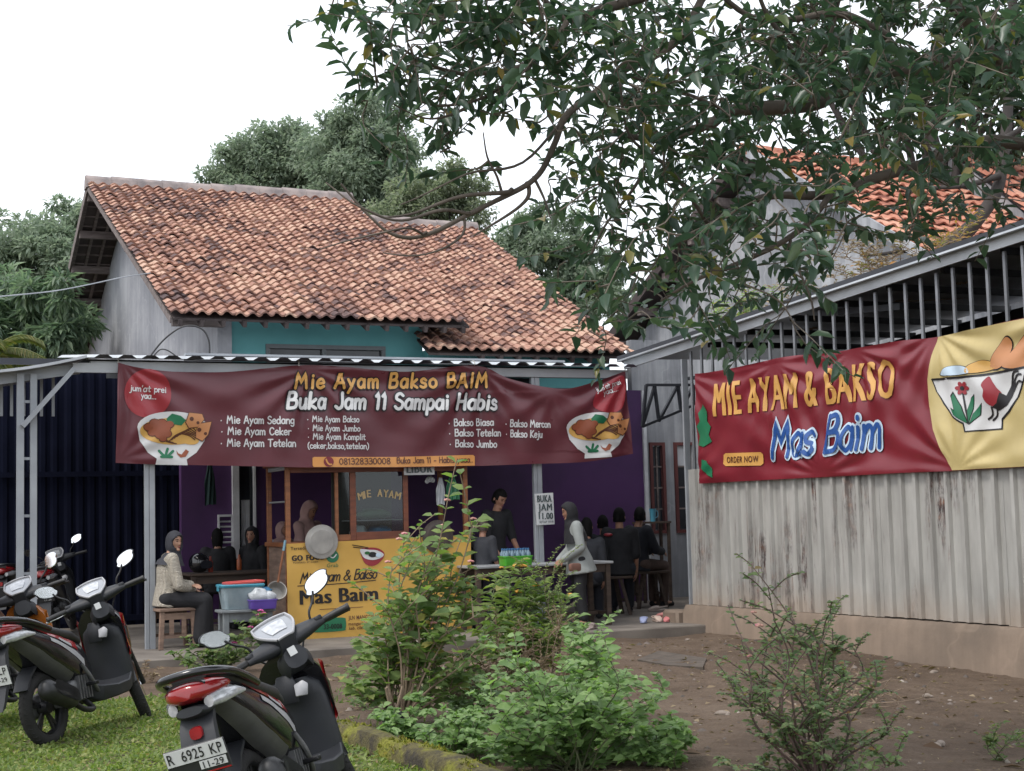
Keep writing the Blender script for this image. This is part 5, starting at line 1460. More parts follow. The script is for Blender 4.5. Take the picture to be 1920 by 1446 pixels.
# eating table in the passage, benches and what stands there
ra, rb_ = FH.onz(1290, 1022, .88)
RT = (ra, rb_)
table(ra - .25, ra + 1.3, rb_ - .1, rb_ + .55, .78, 'wooden eating table at the shed corner where the far diners sit', M_woodold, M_tilew)
ba, bb = FH.onz(1152, 1154, .1)
bench(ba - .28, ba + .26, bb + .05, .52, 'short dark bench behind the standing woman in the white blouse', 'dark benches under the canopy')
ba2, bb2 = FH.onz(1222, 1140, .1)
bench(ba2 - .30, ba2 + .27, bb2 + .05, .52, 'short dark bench carrying the man in brown trousers', 'dark benches under the canopy')
ja, jb = FH.onz(1222, 985, 1.0)
jg = thing('plastic_jug', 'light blue plastic jug beside the white corner trim of the purple wall', 'jug', mat=FH.m @ Matrix.Translation((FH.onb(1224, 970, 3.0)[0], 3.0, .1)))
zj = FH.onb(1224, 978, 3.0)[1] - .1
M_jug = mat('sky_blue_plastic', (.10, .36, .50), rough=.35)
mb = MB(); mb.lathe([(.035, zj), (.038, zj + .02), (.052, zj + .19), (.055, zj + .195), (.048, zj + .19), (.034, zj + .02)], 18, cap=False); mb.build('body', M_jug, jg)
mb = MB(); mb.tube(catmull([(.046, 0, zj + .16), (.085, 0, zj + .15), (.085, 0, zj + .08), (.040, 0, zj + .05)], 4), .007, 6); mb.build('handle', M_jug, jg)
mb = MB(); mb.box(-.25, .25, -.12, .2, zj - .03, zj); mb.box(-.24, -.2, -.1, -.06, 0, zj - .031); mb.box(.2, .24, -.1, -.06, 0, zj - .031); mb.box(-.24, -.2, .14, .18, 0, zj - .031); mb.box(.2, .24, .14, .18, 0, zj - .031)
st_ = mb.build('side_stand', M_woodbn, None, smooth=0); st_.matrix_world = FH.m @ Matrix.Translation((FH.onb(1224, 970, 3.0)[0], 3.0, .1)); tag(st_, 'small dark stand under the light blue jug at the wall end', 'stand')
mb = MB()
def glass_cup(px, py, label):
    a, b = FH.onz(px, py, .885); mb = MB()
    mb.lathe([(.028, 0), (.036, .12), (.033, .12), (.025, .008)], 14, cap=False)
    o = mb.build('drinking_glass', M_glass, None); o.matrix_world = FH.m @ Matrix.Translation((a, b, .882)); tag(o, label, 'glass')
for px, py, l in ((1262, 1022, 'tall drinking glass on the passage table, nearest its left end'), (1280, 1018, 'tall drinking glass on the passage table beside the seated woman')): glass_cup(px, py, l)
mb = MB(); a, b = FH.onz(1292, 1020, .885); mb.lathe([(.04, 0), (.075, .055), (.07, .055), (.035, .006)], 18); o = mb.build('bowl', M_white, None); o.matrix_world = FH.m @ Matrix.Translation((a, b, .882)); tag(o, 'white noodle bowl on the passage table by the shed corner', 'bowl')
# helmet on the left table
hm = thing('helmet', 'black glossy motorcycle helmet on the dark table beside the seated woman', 'helmet', mat=FH.m @ Matrix.Translation((FH.onb(373, 1045, tb + .2)[0], tb + .2, .855)) @ Matrix.Rotation(.5, 4, 'Z'))
M_gloss = mat('gloss_black_paint', (.010, .010, .012), (.007, .007, .009), 3, rough=.18, coat=.5)
mb = MB(); mb.ell((0, 0, .12), (.12, .145, .13), 20, 12); mb.v = [(x, y, max(z, .0)) for x, y, z in mb.v]; mb.build('shell', M_gloss, hm, smooth=60)
mb = MB(); mb.loft([ring(0, 0, .1, .05, 16, 3, y) for y in (0,)] + [ring(0, 0, .09, .04, 16, 3, .01)], M=Matrix.Translation((0, -.145, .10))); mb.build('visor', M_darkglass, hm, smooth=50)
bo = MB(); a, b = FH.onz(398, 1072, .86); bo.lathe([(.03, 0), (.033, .02), (.033, .13), (.013, .17), (.013, .20)], 12); o = bo.build('sauce_bottle', mat('sauce_red', (.36, .05, .03), rough=.35), None); o.matrix_world = FH.m @ Matrix.Translation((a, b + .1, .852)); tag(o, 'red sauce bottle on the dark table beside the helmet', 'bottle')
bo = MB(); a, b = FH.onz(452, 1068, .86); bo.lathe([(.03, 0), (.033, .02), (.033, .13), (.013, .17), (.013, .20)], 12); o = bo.build('sauce_bottle', mat('sauce_orange', (.42, .10, .03), rough=.35), None); o.matrix_world = FH.m @ Matrix.Translation((a, b + .1, .852)); tag(o, 'orange sauce bottle on the dark table before the black dressed woman', 'bottle')
# clogs and sandals left at the step
def clog(px, py, rz, c, label, z=.10, tilt=0, group='clogs left at the step'):
    a, b = FH.onz(px, py, z)
    m = mat('foam_' + '_'.join(str(int(x * 99)) for x in c), c, tuple(x * .8 for x in c), 5, rough=.7)
    t = thing('clog', label, 'clog', mat=FH.m @ Matrix.Translation((a, b, z)) @ Matrix.Rotation(rz, 4, 'Z') @ Matrix.Rotation(tilt, 4, 'X'), group=group)
    def rg(y, w, z0, z1): return [(x, y, z0 + (q + 1) / 2 * (z1 - z0)) for x, _, q in ring(0, 0, w, 1, 14, 3)]
    mb = MB(); mb.loft([rg(-.125, .022, 0, .02), rg(-.10, .038, 0, .03), rg(-.02, .036, 0, .026), rg(.06, .046, 0, .026), (rg(.12, .036, .004, .024)), rg(.138, .015, .008, .02)]); mb.build('sole', m, t, smooth=50)
    mb = MB(); mb.loft([rg(-.01, .043, .024, .075), rg(.03, .047, .024, .078), rg(.08, .046, .02, .065), rg(.12, .035, .015, .045), rg(.14, .016, .012, .026)]); mb.build('upper', m, t, smooth=50)
    mb = MB(); mb.tube(catmull([(.042, .0, .05), (.045, -.08, .06), (0, -.135, .065), (-.045, -.08, .06), (-.042, 0, .05)], 4), .007, 6); mb.build('heel_strap', m, t, smooth=60)
clog(1207, 1168, 2.6, (.30, .34, .52), 'pale blue foam clog at the left of the pair heap on the step')
clog(1232, 1166, 2.9, (.50, .38, .32), 'beige foam clog between the blue and the pink clogs')
clog(1256, 1166, 2.2, (.52, .17, .17), 'coral pink foam clog nearest the plinth block')
clog(1246, 1160, .4, (.50, .20, .19), 'second coral pink clog lying behind the nearest pink one', .10)
clog(1234, 1146, 1.2, (.46, .38, .34), 'cream foam clog lying farthest back on the step', .10)
clog(1108, 1180, -.8, (.34, .28, .26), 'worn brown grey sandal at the step edge beside the green shrub', .10)
# rag mat on the dirt
M_matc = mat('muddy_sack_cloth', (.105, .085, .068), (.06, .048, .04), 9, rough=.95, bmp=.4)
c = [onz(x, y, .0) for x, y in ((1195, 1238), (1235, 1222), (1325, 1240), (1318, 1254), (1250, 1250))]
mb = MB(); mb.prism([(p.x, p.y) for p in c], lambda x, y, d: (x, y, gzz(x, y) + d), -.02, .022); tag(mb.build('sack_mat', M_matc, None, smooth=0), 'flattened muddy sack lying on the dirt before the step', 'mat')
# stones and scraps lying on the dirt
M_stone = mat('pale_stone', (.30, .25, .21), (.20, .165, .14), 8, rough=.9)
for k, (px, py, s, l) in enumerate(((1750, 1402, .05, 'pale stone on the dirt right of the thorny bush, nearest pair, left one'), (1764, 1397, .055, 'pale stone on the dirt right of the thorny bush, nearest pair, right one'), (1740, 1308, .05, 'long pale pebble on the open dirt before the plinth'), (1752, 1263, .05, 'pale flat chip on the dirt close to the long plinth'), (1782, 1315, .025, 'small white pebble right of the long pale pebble'), (1262, 1188, .06, 'pale flat stone below the pink clogs'), (1290, 1202, .05, 'flat pale scrap on the dirt left of the plinth end'), (1355, 1341, .06, 'dry curled leaf lying left of the thorny bush on the dirt'))):
    p = onz(px, py, -.03)
    p = onz(px, py, gzz(p.x, p.y)); mb = MB(); mb.ell((0, 0, 0), (s, s * .55, s * .4), 10, 7)
    mb.v = [tuple(Vector(v) * (1 + .4 * noise.noise(Vector(v) * 18 + Vector((k, 0, 0))))) for v in mb.v]
    o = mb.build('stone' if 'leaf' not in l else 'dry_leaf', M_stone, None, smooth=30); o.location = (p.x, p.y, p.z + s * .25); o.rotation_euler = (0, 0, k * 1.3); tag(o, l, 'stone' if 'leaf' not in l else 'leaf')
# ================================================================== PEOPLE
JOBS = []
def capsule(mb, p, q, r0, r1, n=12, m=0):
    p, q = Vector(p), Vector(q); d = q - p
    L_ = d.length
    d = d.normalized() if L_ > 1e-6 else Vector((0, 0, 1))
    pts, rs = [], []
    for t in (85, 60, 35, 12): pts.append(p - d * r0 * math.sin(rad(t))); rs.append(r0 * math.cos(rad(t)))
    for t in (0, .33, .66, 1): pts.append(p.lerp(q, t)); rs.append(lerp(r0, r1, t))
    for t in (12, 35, 60, 85): pts.append(q + d * r1 * math.sin(rad(t))); rs.append(r1 * math.cos(rad(t)))
    mb.tube(pts, rs, n, m)
def chain(mb, pts, rs):
    for (p, q), (a, b) in zip(zip(pts, pts[1:]), zip(rs, rs[1:])): capsule(mb, p, q, a, b)
def remeshed(name, mb, m, parent, voxel, smooth=6):
    me = bpy.data.meshes.new(name); me.from_pydata(mb.v, [], mb.f)
    bm = bmesh.new(); bm.from_mesh(me); bmesh.ops.recalc_face_normals(bm, faces=bm.faces); bm.to_mesh(me); bm.free()
    o = bpy.data.objects.new(name, me); COL.objects.link(o)
    r = o.modifiers.new('r', 'REMESH'); r.mode = 'VOXEL'; r.voxel_size = voxel; r.use_smooth_shade = True
    if smooth: q = o.modifiers.new('s', 'SMOOTH'); q.iterations = smooth; q.factor = .5
    JOBS.append((o, m)); o.parent = parent
    return o
def flush_jobs():
    dg = bpy.context.evaluated_depsgraph_get(); dg.update()
    new = []
    for o, m in JOBS: new.append(bpy.data.meshes.new_from_object(o.evaluated_get(dg), depsgraph=dg))
    for (o, m), me in zip(JOBS, new):
        o.modifiers.clear(); old = o.data; o.data = me; me.name = o.name; bpy.data.meshes.remove(old)
        me.materials.clear(); me.materials.append(m)
        me.polygons.foreach_set('use_smooth', [True] * len(me.polygons))
    JOBS.clear()
def cloth(name, c, **k):
    k.setdefault('rough', .85); k.setdefault('bmp', .25); k.setdefault('bscale', 55)
    return mat(name, c, tuple(x * .75 for x in c), 6, **k)
M_skin = mat('brown_skin', (.36, .19, .125), (.29, .145, .095), 9, rough=.5)
M_skin2 = mat('tan_skin', (.42, .24, .165), (.36, .20, .135), 9, rough=.5)
M_hair = mat('black_hair', (.010, .009, .009), (.005, .005, .005), 30, (1, 1, .2), rough=.8, spec=.15)
M_hairbr = mat('brown_hair', (.075, .052, .04), (.05, .035, .028), 30, (1, 1, .2), rough=.6)
M_eye = mat('eye_dark', (.012, .008, .007), rough=.15); M_lip = mat('lips', (.28, .085, .075), rough=.4)
M_cblack = cloth('black_cloth', (.013, .013, .016)); M_cnavy = cloth('ink_navy_cloth', (.014, .016, .024)); M_cchar = cloth('charcoal_scarf', (.035, .036, .046))
M_cmauve = cloth('mauve_scarf', (.30, .185, .17)); M_cwhite = cloth('white_blouse', (.27, .29, .283)); M_cbrown = cloth('brown_trousers', (.085, .055, .045)); M_corange = cloth('ochre_shirt', (.33, .16, .07)); M_cgrey = cloth('dark_grey_cloth', (.035, .037, .045))
def knit():
    m, t, bs = nodes_of('cream_cable_knit'); v = coords(t)
    w1 = N(t, 'ShaderNodeTexWave', wave_type='BANDS', bands_direction='X'); w1.inputs['Scale'].default_value = 14; w1.inputs['Distortion'].default_value = 3
    w2 = N(t, 'ShaderNodeTexWave', wave_type='BANDS', bands_direction='Z'); w2.inputs['Scale'].default_value = 22; w2.inputs['Distortion'].default_value = 4
    for q in (w1, w2): t.links.new(v, q.inputs['Vector'])
    h = math_n(t, 'MULTIPLY', w1.outputs['Fac'], w2.outputs['Fac'])
    col = ramp(t, h, [(.0, (.36, .32, .26)), (.4, (.58, .53, .45)), (1, (.66, .61, .53))])
    t.links.new(col, bs.inputs['Base Color']); bs.inputs['Roughness'].default_value = .95; bump(t, bs, h, .9, .02); return m
M_knit = knit()
def hand_mb(mb, wrist, d, nrm, side, curl=.5, s=1.0):
    """palm, four unequal fingers and a thumb leaving the palm's side"""
    w, d, nrm = Vector(wrist), Vector(d).normalized(), Vector(nrm)
    nrm = (nrm - d * nrm.dot(d)).normalized(); x = d.cross(nrm) * side
    for i in range(4):
        o = (i - 1.5) * .020 * s
        capsule(mb, w + x * o * .6 + d * .012, w + x * o + d * .082 * s, .0135 * s, .011 * s, 8)
    for i, ln in enumerate((.068, .078, .072, .055)):
        p = w + x * ((i - 1.5) * .0205 * s) + d * .085 * s; a = curl * .5
        q = p + (d * math.cos(a) + nrm * math.sin(a)) * ln * .5 * s; a2 = curl * 1.35
        r = q + (d * math.cos(a2) + nrm * math.sin(a2)) * ln * .5 * s
        capsule(mb, p, q, .0095 * s, .0085 * s, 8); capsule(mb, q, r, .0085 * s, .007 * s, 8)
    p = w + x * (-.026 * s) + d * .025 * s; q = p + (x * -.8 + d * .75 + nrm * .25).normalized() * .042 * s; r = q + (x * -.25 + d * .9 + nrm * .4).normalized() * .032 * s
    capsule(mb, p, q, .0125 * s, .0105 * s, 8); capsule(mb, q, r, .0105 * s, .008 * s, 8)
def person(label, M, sit=None, h=1.62, head_yaw=0, head_pitch=0, lean=0.0, arms=None, legs=None, top=None, bottom=None, skirt=False, scarf=None, hair=None, skin=None, vox=.011, bulk=1.0, long_hair=False, group=None, headz=0, longtop=.0, drape=.30):
    """local frame: y forward, x to the person's right, z up; arms/legs override joints"""
    t = thing('person', label, 'person', mat=M, group=group)
    s = h / 1.68; skin = skin or M_skin
    hz = (sit + .105) if sit is not None else .90 * s
    R = Matrix.Rotation(-lean, 3, 'X')
    def T(x, y, z): return R @ Vector((x * s, y * s, z * s)) + Vector((0, 0, hz))
    pel, waist, chest, neck, headc = T(0, 0, 0), T(0, .0, .16), T(0, .0, .34), T(0, .0, .50), T(0, .035, .655) + Vector((0, 0, headz))
    J = {}
    for sd, n in ((1, 'R'), (-1, 'L')):
        J['sh' + n] = T(sd * .165, 0, .455)
        J['el' + n] = T(sd * .205, .02, .17); J['wr' + n] = T(sd * .20, .15, -.04)
        J['hip' + n] = Vector((sd * .088 * s, 0, hz - .01))
        if sit is not None: J['kn' + n] = Vector((sd * .11, .42 * s, sit + .06)); J['an' + n] = Vector((sd * .11, .40 * s, .08)); J['to' + n] = Vector((sd * .12, .40 * s + .15, .035))
        else: J['kn' + n] = Vector((sd * .095, .02, .49 * s)); J['an' + n] = Vector((sd * .095, -.02, .085)); J['to' + n] = Vector((sd * .11, .14, .035))
    for k, v in (arms or {}).items(): J[k] = T(*v)
    for k, v in (legs or {}).items(): J[k] = Vector(v)
    HR = Matrix.Translation(headc) @ Matrix.Rotation(head_yaw, 4, 'Z') @ Matrix.Rotation(head_pitch, 4, 'X')
    hs = s * 1.0
    # one continuous body
    mb = MB()
    capsule(mb, pel, waist, .115 * s, .105 * s); capsule(mb, waist, chest, .105 * s, .12 * s); capsule(mb, chest, neck, .10 * s, .055 * s); capsule(mb, neck, headc - Vector((0, .01, .06)), .055 * s, .05 * s)
    for n, sd in (('R', 1), ('L', -1)):
        capsule(mb, chest + (J['sh' + n] - chest) * .5, J['sh' + n], .08 * s, .058 * s)
        chain(mb, [J['sh' + n], J['el' + n], J['wr' + n]], [.050 * s, .038 * s, .026 * s])
        d = (J['wr' + n] - J['el' + n]).normalized(); nr = Vector((-sd * .6, .5, -.6))
        hand_mb(mb, J['wr' + n], d, nr, sd, .55, s)
        chain(mb, [J['hip' + n], J['kn' + n], J['an' + n]], [.082 * s, .058 * s, .036 * s]); capsule(mb, J['an' + n] + Vector((0, 0, -.03)), J['to' + n], .04 * s, .03 * s)
    hm_ = MB()
    hm_.ell((0, 0, .012), (.073, .093, .108), 24, 18)
    hm_.v = [(x * (1 - .22 * max(0, -z / .1) ** 1.5 * (1 if y > -.02 else .6)), y + (.008 if (y > .03 and z < -.05) else 0) - (.006 if (y > .06 and .005 < z < .03) else 0), z) for x, y, z in hm_.v]
    hm_.ell((0, .086, -.018), (.0125, .018, .020), 8, 6); hm_.ell((0, .080, .012), (.008, .012, .028), 8, 6); hm_.ell((0, .070, -.083), (.026, .024, .020), 10, 6)
    hm_.ell((.074, -.005, -.005), (.010, .022, .030), 8, 6); hm_.ell((-.074, -.005, -.005), (.010, .022, .030), 8, 6)
    mb.add([HR @ (Vector(v) * hs) for v in hm_.v], hm_.f)
    remeshed('body', mb, skin, t, vox * .75, 2)
    for sx in (-1, 1):
        e = MB(); e.ell((sx * .030 * hs, .084 * hs, .018 * hs), (.013 * hs, .006, .006 * hs), 10, 6, M=HR); e.build('eye', M_eye, t)
        e = MB(); e.tube([HR @ Vector((sx * x * hs, y * hs, z * hs)) for x, y, z in ((.016, .090, .036), (.032, .087, .041), (.048, .074, .035))], .003, 5); e.build('eyebrow', M_hair, t)
    e = MB(); e.ell((0, .089 * hs, -.050 * hs), (.020 * hs, .008, .0075 * hs), 10, 6, M=HR); e.build('mouth', M_lip, t)
    # upper garment
    if top is not None:
        mb = MB(); b = bulk * s
        def ringat(c, rx, ry, dz=0):
            return [c + R @ Vector((rx * b * math.cos(2 * PI * i / 18), ry * b * math.sin(2 * PI * i / 18), dz)) for i in range(18)]
        low = T(0, 0, -.10 - longtop)
        mb.loft([ringat(low, .168 + longtop * .7, .138 + longtop * .8), ringat(pel, .160 + longtop * .3, .130 + longtop * .45), ringat(waist, .142, .115), ringat(chest, .168, .128), ringat(T(0, 0, .43), .170, .110), ringat(T(0, 0, .475), .115, .085), ringat(T(0, 0, .505), .062, .062)])
        for n in 'RL':
            j = J
            chain(mb, [chest + (j['sh' + n] - chest) * .62, j['sh' + n], j['el' + n], j['el' + n].lerp(j['wr' + n], .92 if top[1] else .0)], [.085 * b, .072 * b, .058 * b, (.050 if top[1] else .058) * b])
        remeshed(top[2], mb, top[0], t, vox * 1.25, 4)
    if bottom is not None:
        mb = MB(); b = s
        capsule(mb, J['hipL'], J['hipR'], .115 * b, .115 * b); capsule(mb, pel, waist, .125 * b, .112 * b)
        for n in 'RL':
            chain(mb, [J['hip' + n], J['kn' + n], J['an' + n] + Vector((0, 0, .03))], [.100 * b, .078 * b, .062 * b])
        if skirt:
            for k in range(6):
                q = k / 5; chain(mb, [J['hipL'].lerp(J['hipR'], q), J['knL'].lerp(J['knR'], q), J['anL'].lerp(J['anR'], q) + Vector((0, 0, .05))], [.11 * b, .105 * b, .135 * b])
        remeshed('skirt' if skirt else 'trousers', mb, bottom, t, vox * 1.3, 4)
    for n in 'RL':
        mb = MB(); a, q = J['an' + n], J['to' + n]; d = (q - a); d.z = 0; d = d.normalized()
        capsule(mb, Vector((a.x, a.y, .038)) - d * .03, Vector((q.x, q.y, .034)), .040, .034); mb.v = [(x, y, max(z, .002)) for x, y, z in mb.v]; mb.build('shoe', M_cblack, t)
    def headshell(name, m, rx, ry, zs, openf, tail=None, nz_=24, na=40, fold=.0):
        V_ = []; F_ = []
        for i in range(nz_ + 1):
            v = i / nz_; z = lerp(zs[0], zs[1], v)
            for j in range(na):
                a = 2 * PI * j / na                                   # 0 = face
                if z > -.04:
                    k = math.sqrt(max(0.0, 1 - ((z - .012) / (zs[0] - .010)) ** 2)) if z > .012 else 1.0
                    r0 = (rx * k, ry * k)
                else:
                    w_ = min(1, (-.04 - z) / .09)
                    r0 = (lerp(rx, rx * .80, w_), lerp(ry, ry * .78, w_))
                    if tail and z < -.12:
                        w2 = min(1, (-.12 - z) / (tail - .12)); r0 = (lerp(rx * .80, .215, w2 ** .6), lerp(ry * .78, .165, w2 ** .7))
                x, y = r0[0] * math.sin(a), r0[1] * math.cos(a)
                op = openf(z); da = min(a, 2 * PI - a)
                if da < op: f = .62
                else: f = 1.0
                fn = 1 + (0 if tail else .05 * noise.noise(Vector((x * 60, y * 60, z * 40)))) + fold * (math.sin(a * 7 + z * 25) * .6 + math.sin(a * 11 - z * 14) * .4) * (1 if z < -.1 else .35)
                V_.append((x * f * fn, y * f * fn, z))
            if i:
                for j in range(na):
                    a_, b_ = (i - 1) * na + j, (i - 1) * na + (j + 1) % na; F_.append((a_, a_ + na, b_ + na, b_))
        F_.append(tuple(range(na)))
        Hn = HR
        out = []
        for x, y, z in V_:
            p1 = HR @ (Vector((x, y, z)) * hs)
            if tail and z < -.08:
                w_ = min(1, (-.08 - z) / .14); p0 = headc + R @ (Vector((x, y - .03 * w_, z)) * hs); p1 = p1.lerp(p0, w_)
            out.append(p1)
        mb = MB(); mb.add(out, F_); mb.build(name, m, t, smooth=75)
    if scarf is not None:
        headshell('headscarf', scarf, .094, .116, (.138, -.13 - drape + .13), lambda z: (rad(58) * math.sqrt(max(0, 1 - ((z + .008) / .088) ** 2))) if abs(z + .008) < .088 else 0, tail=drape, fold=.045)
    elif hair is not None:
        headshell('hair', hair, .080, .102, (.132, -.062 if not long_hair else -.34), lambda z: (rad(74) if z < .0 else rad(62)) if z < .062 and z > -.2 else 0, tail=None, fold=.02)
    return t
def FM(a, b, z, facing):
    """place in the house frame; facing = direction in degrees in that frame (0 = along the front to the right)"""
    return FH.m @ Matrix.Translation((a, b, z)) @ Matrix.Rotation(rad(facing - 90), 4, 'Z')
F0 = .10
person('woman in a cream cable knit sweater and charcoal headscarf sitting sideways on the wooden stool', FM(STO[0] - .08, STO[1] + .0, F0, -2), sit=.45, h=1.60, head_yaw=rad(-58), head_pitch=rad(-4), lean=.10,
       arms={'elR': (.21, .10, .16), 'wrR': (.02, .30, .12), 'elL': (-.20, .12, .17), 'wrL': (.06, .27, .17)}, top=(M_knit, True, 'sweater'), bottom=M_cblack, skirt=True, scarf=M_cchar, skin=M_skin2, vox=.009, bulk=1.12, drape=.27)
va, vb = FH.onb(577, 1000, CBK + .28)[0], CBK + .28
person('woman in a mauve headscarf standing behind the cart glass and looking down', FM(va, vb, F0, -62), h=1.62, head_yaw=rad(12), head_pitch=rad(-28), arms={'elR': (.2, .1, .18), 'wrR': (.1, .30, .12), 'elL': (-.2, .1, .18), 'wrL': (-.1, .3, .12)}, top=(M_cmauve, True, 'robe'), bottom=M_cmauve, skirt=True, scarf=M_cmauve, drape=.42)
ca, cb_ = FH.onb(527, 990, CBK + .55)[0], CBK + .55
person('child in a mauve headscarf half hidden behind the left cart posts', FM(ca, cb_, F0, -75), h=1.36, head_yaw=rad(20), top=(cloth('floral_white', (.34, .31, .34)), True, 'blouse'), bottom=M_cnavy, scarf=M_cmauve, drape=.2)
xa = FH.onb(408, 1030, tb + .95)[0]
person('person in black with dark pinned hair sitting behind the dark table, left one', FM(xa, tb + .95, F0, 80), sit=.45, h=1.60, top=(M_cblack, True, 'jacket'), bottom=M_cblack, hair=M_hair, bulk=1.15, long_hair=True)
xa = FH.onb(476, 1030, tb + .85)[0]
person('woman in a long black headscarf sitting at the dark table close to the cart', FM(xa, tb + .85, F0, 215), sit=.45, h=1.62, head_yaw=rad(15), top=(M_cblack, True, 'robe'), bottom=M_cblack, skirt=True, scarf=M_cblack, bulk=1.1, drape=.5)
ma = FH.onb(925, 960, wb0 + .95)[0]
person('man in a black shirt standing behind the pale table and bending his head over it', FM(ma, wb0 + .95, F0, -70), h=1.72, head_pitch=rad(-30), lean=.12, arms={'elR': (.22, .08, .18), 'wrR': (.16, .25, .0), 'elL': (-.22, .08, .17), 'wrL': (-.16, .27, .02)}, top=(M_cblack, False, 'shirt'), bottom=M_cblack, hair=M_hair)
ma = FH.onb(908, 985, wb0 + .55)[0]
person('child with brown hair standing before the man in the black shirt, face to the table', FM(ma, wb0 + .62, F0, 40), h=1.34, top=(M_cgrey, False, 'shirt'), bottom=M_cnavy, hair=M_hairbr)
W8, WB8 = FH.onz(1090, 1176, .1)
person('woman in white blouse and black headscarf standing at the pale table with a bag', FM(W8, WB8, F0, 165), h=1.52, lean=.13, head_pitch=rad(-14), head_yaw=rad(0), arms={'elL': (-.24, .0, .16), 'wrL': (-.12, .24, .04), 'elR': (.20, .06, .16), 'wrR': (.04, .28, .02)}, top=(M_cwhite, True, 'blouse'), bottom=M_cblack, scarf=M_cblack, bulk=1.08, longtop=.08, drape=.42)
bg = MB(); pa_, pz_ = FH.onb(1078, 1064, WB8 - .3)
bg.loft([[(x, yy, z) for x, _, z in ring(0, 0, .085 * k, .05 * k, 16, 4)] for yy, k in ((-.025, .9), (-.02, 1), (.02, 1), (.025, .9))]); bgo = bg.build('handbag', mat('brown_leather', (.20, .10, .075), rough=.5)); bgo.matrix_world = FH.m @ Matrix.Translation((pa_, WB8 - .3, pz_)) @ Matrix.Rotation(.3, 4, 'Z'); tag(bgo, 'small brown leather bag held by the woman in the white blouse', 'bag')
xa = FH.onb(1100, 1000, wb0 + .85)[0]
person('person with long dark hair in a dark grey top sitting behind the woman in white', FM(xa, wb0 + .85, F0, 60), sit=.45, h=1.64, top=(M_cgrey, True, 'top'), bottom=M_cnavy, hair=M_hair, long_hair=True)
xa = FH.onb(1162, 1010, bb + .10)[0]
person('man in black shirt with red shoulder print, his back turned, left of the seated pair', FM(xa, bb + .10, F0, 62), sit=.52, h=1.76, head_yaw=rad(-10), lean=.10, top=(M_cblack, False, 'shirt'), bottom=M_cnavy, hair=M_hair, bulk=1.12)
SHR = [x for x in bpy.data.objects if x.get('label', '').startswith('man in black shirt with red')][0]
pr = MB(); pr.ell((-.155, -.082, 1.075), (.062, .030, .024), 12, 8); pr.build('shoulder_print', V_red, SHR, smooth=80)
xa = FH.onb(1194, 1010, bb2 + .12)[0]
person('man in a black jacket and brown trousers sitting sideways on the second dark bench', FM(xa, bb2 + .12, F0, 18), sit=.52, h=1.76, head_yaw=rad(35), lean=.06, arms={'elR': (.2, .14, .20), 'wrR': (.12, .36, .18), 'elL': (-.2, .12, .2), 'wrL': (-.1, .36, .18)}, top=(M_cnavy, True, 'jacket'), bottom=M_cbrown, hair=M_hair, bulk=1.15)
xa = FH.onb(1258, 960, rb_ + .75)[0]
person('woman in a black headscarf eating at the passage table with her face lowered', FM(xa, rb_ + .85, F0, 235), sit=.45, h=1.62, head_pitch=rad(-22), arms={'elR': (.2, .12, .2), 'wrR': (.06, .3, .3), 'elL': (-.2, .14, .2), 'wrL': (-.05, .33, .18)}, top=(M_cblack, True, 'robe'), bottom=M_cblack, scarf=M_cblack, drape=.34)
xa = FH.onb(1292, 990, rb_ + .6)[0]
person('person in dark clothes bent over the passage table beside the shed corner', FM(xa + .1, rb_ + .85, F0, 255), sit=.45, h=1.6, lean=.35, head_pitch=rad(-35), top=(M_cgrey, True, 'jacket'), bottom=M_cblack, hair=M_hair)
xa = FH.onb(1132, 1010, bb + .9)[0]
person('person in dark clothes sitting between the woman in white and the two men', FM(xa, bb + .9, F0, 75), sit=.46, h=1.66, top=(M_cnavy, True, 'jacket'), bottom=M_cblack, hair=M_hair)
xa = FH.onb(1245, 1010, rb_ + 1.2)[0]
person('person in black sitting at the far side of the passage table, mostly in shadow', FM(xa, rb_ + 1.3, F0, 265), sit=.46, h=1.66, top=(M_cblack, True, 'jacket'), bottom=M_cblack, scarf=M_cnavy)
pe = at(-52, 1200, 11.6)
person('person in an ochre shirt standing at the left picture edge beyond the scooters', Matrix.Translation((pe.x, pe.y, 0)) @ Matrix.Rotation(rad(-75), 4, 'Z'), h=1.66, top=(M_corange, False, 'shirt'), bottom=M_cblack, hair=M_hair, bulk=1.1)
flush_jobs()
# ================================================================== MOTOR SCOOTERS
M_tyre = mat('tyre_rubber', (.022, .021, .021), (.014, .013, .013), 8, rough=.85, bmp=.3, bscale=70)
M_rimb = mat('black_alloy', (.018, .018, .02), rough=.4, metal=.3)
M_mattb = mat('matte_black_plastic', (.019, .021, .026), (.012, .013, .017), 5, rough=.55, bmp=.05, bscale=120)
M_greyp = mat('grey_plastic', (.085, .085, .083), (.05, .05, .048), 5, rough=.5)
M_seat = mat('seat_vinyl', (.020, .019, .020), (.012, .012, .012), 6, rough=.5, bmp=.1, bscale=150)
M_redlens = mat('red_lens', (.26, .010, .013), (.17, .006, .008), 8, rough=.12, coat=.6)
M_clearlens = mat('clear_lens', (.55, .56, .58), (.36, .37, .39), 30, rough=.1, metal=.3, coat=.5)
M_mirror = mat('mirror_glass', (.92, .93, .95), (.90, .91, .93), 1, rough=.0, metal=1)
M_dash = mat('silver_dash_lens', (.40, .41, .43), (.28, .29, .31), 3, rough=.18, metal=.5, coat=.5)
M_redpaint = mat('red_paint', (.30, .012, .016), (.24, .01, .012), 3, rough=.2, coat=.5)
M_gloss2 = mat('scooter_black_paint', (.008, .008, .010), (.006, .006, .008), 3, rough=.22, coat=.45, spec=.4)
M_silverp = mat('silver_decal', (.40, .40, .42), rough=.35)
M_engine = mat('cast_aluminium', (.16, .16, .165), (.09, .09, .093), 12, rough=.55, metal=.5, bmp=.2)
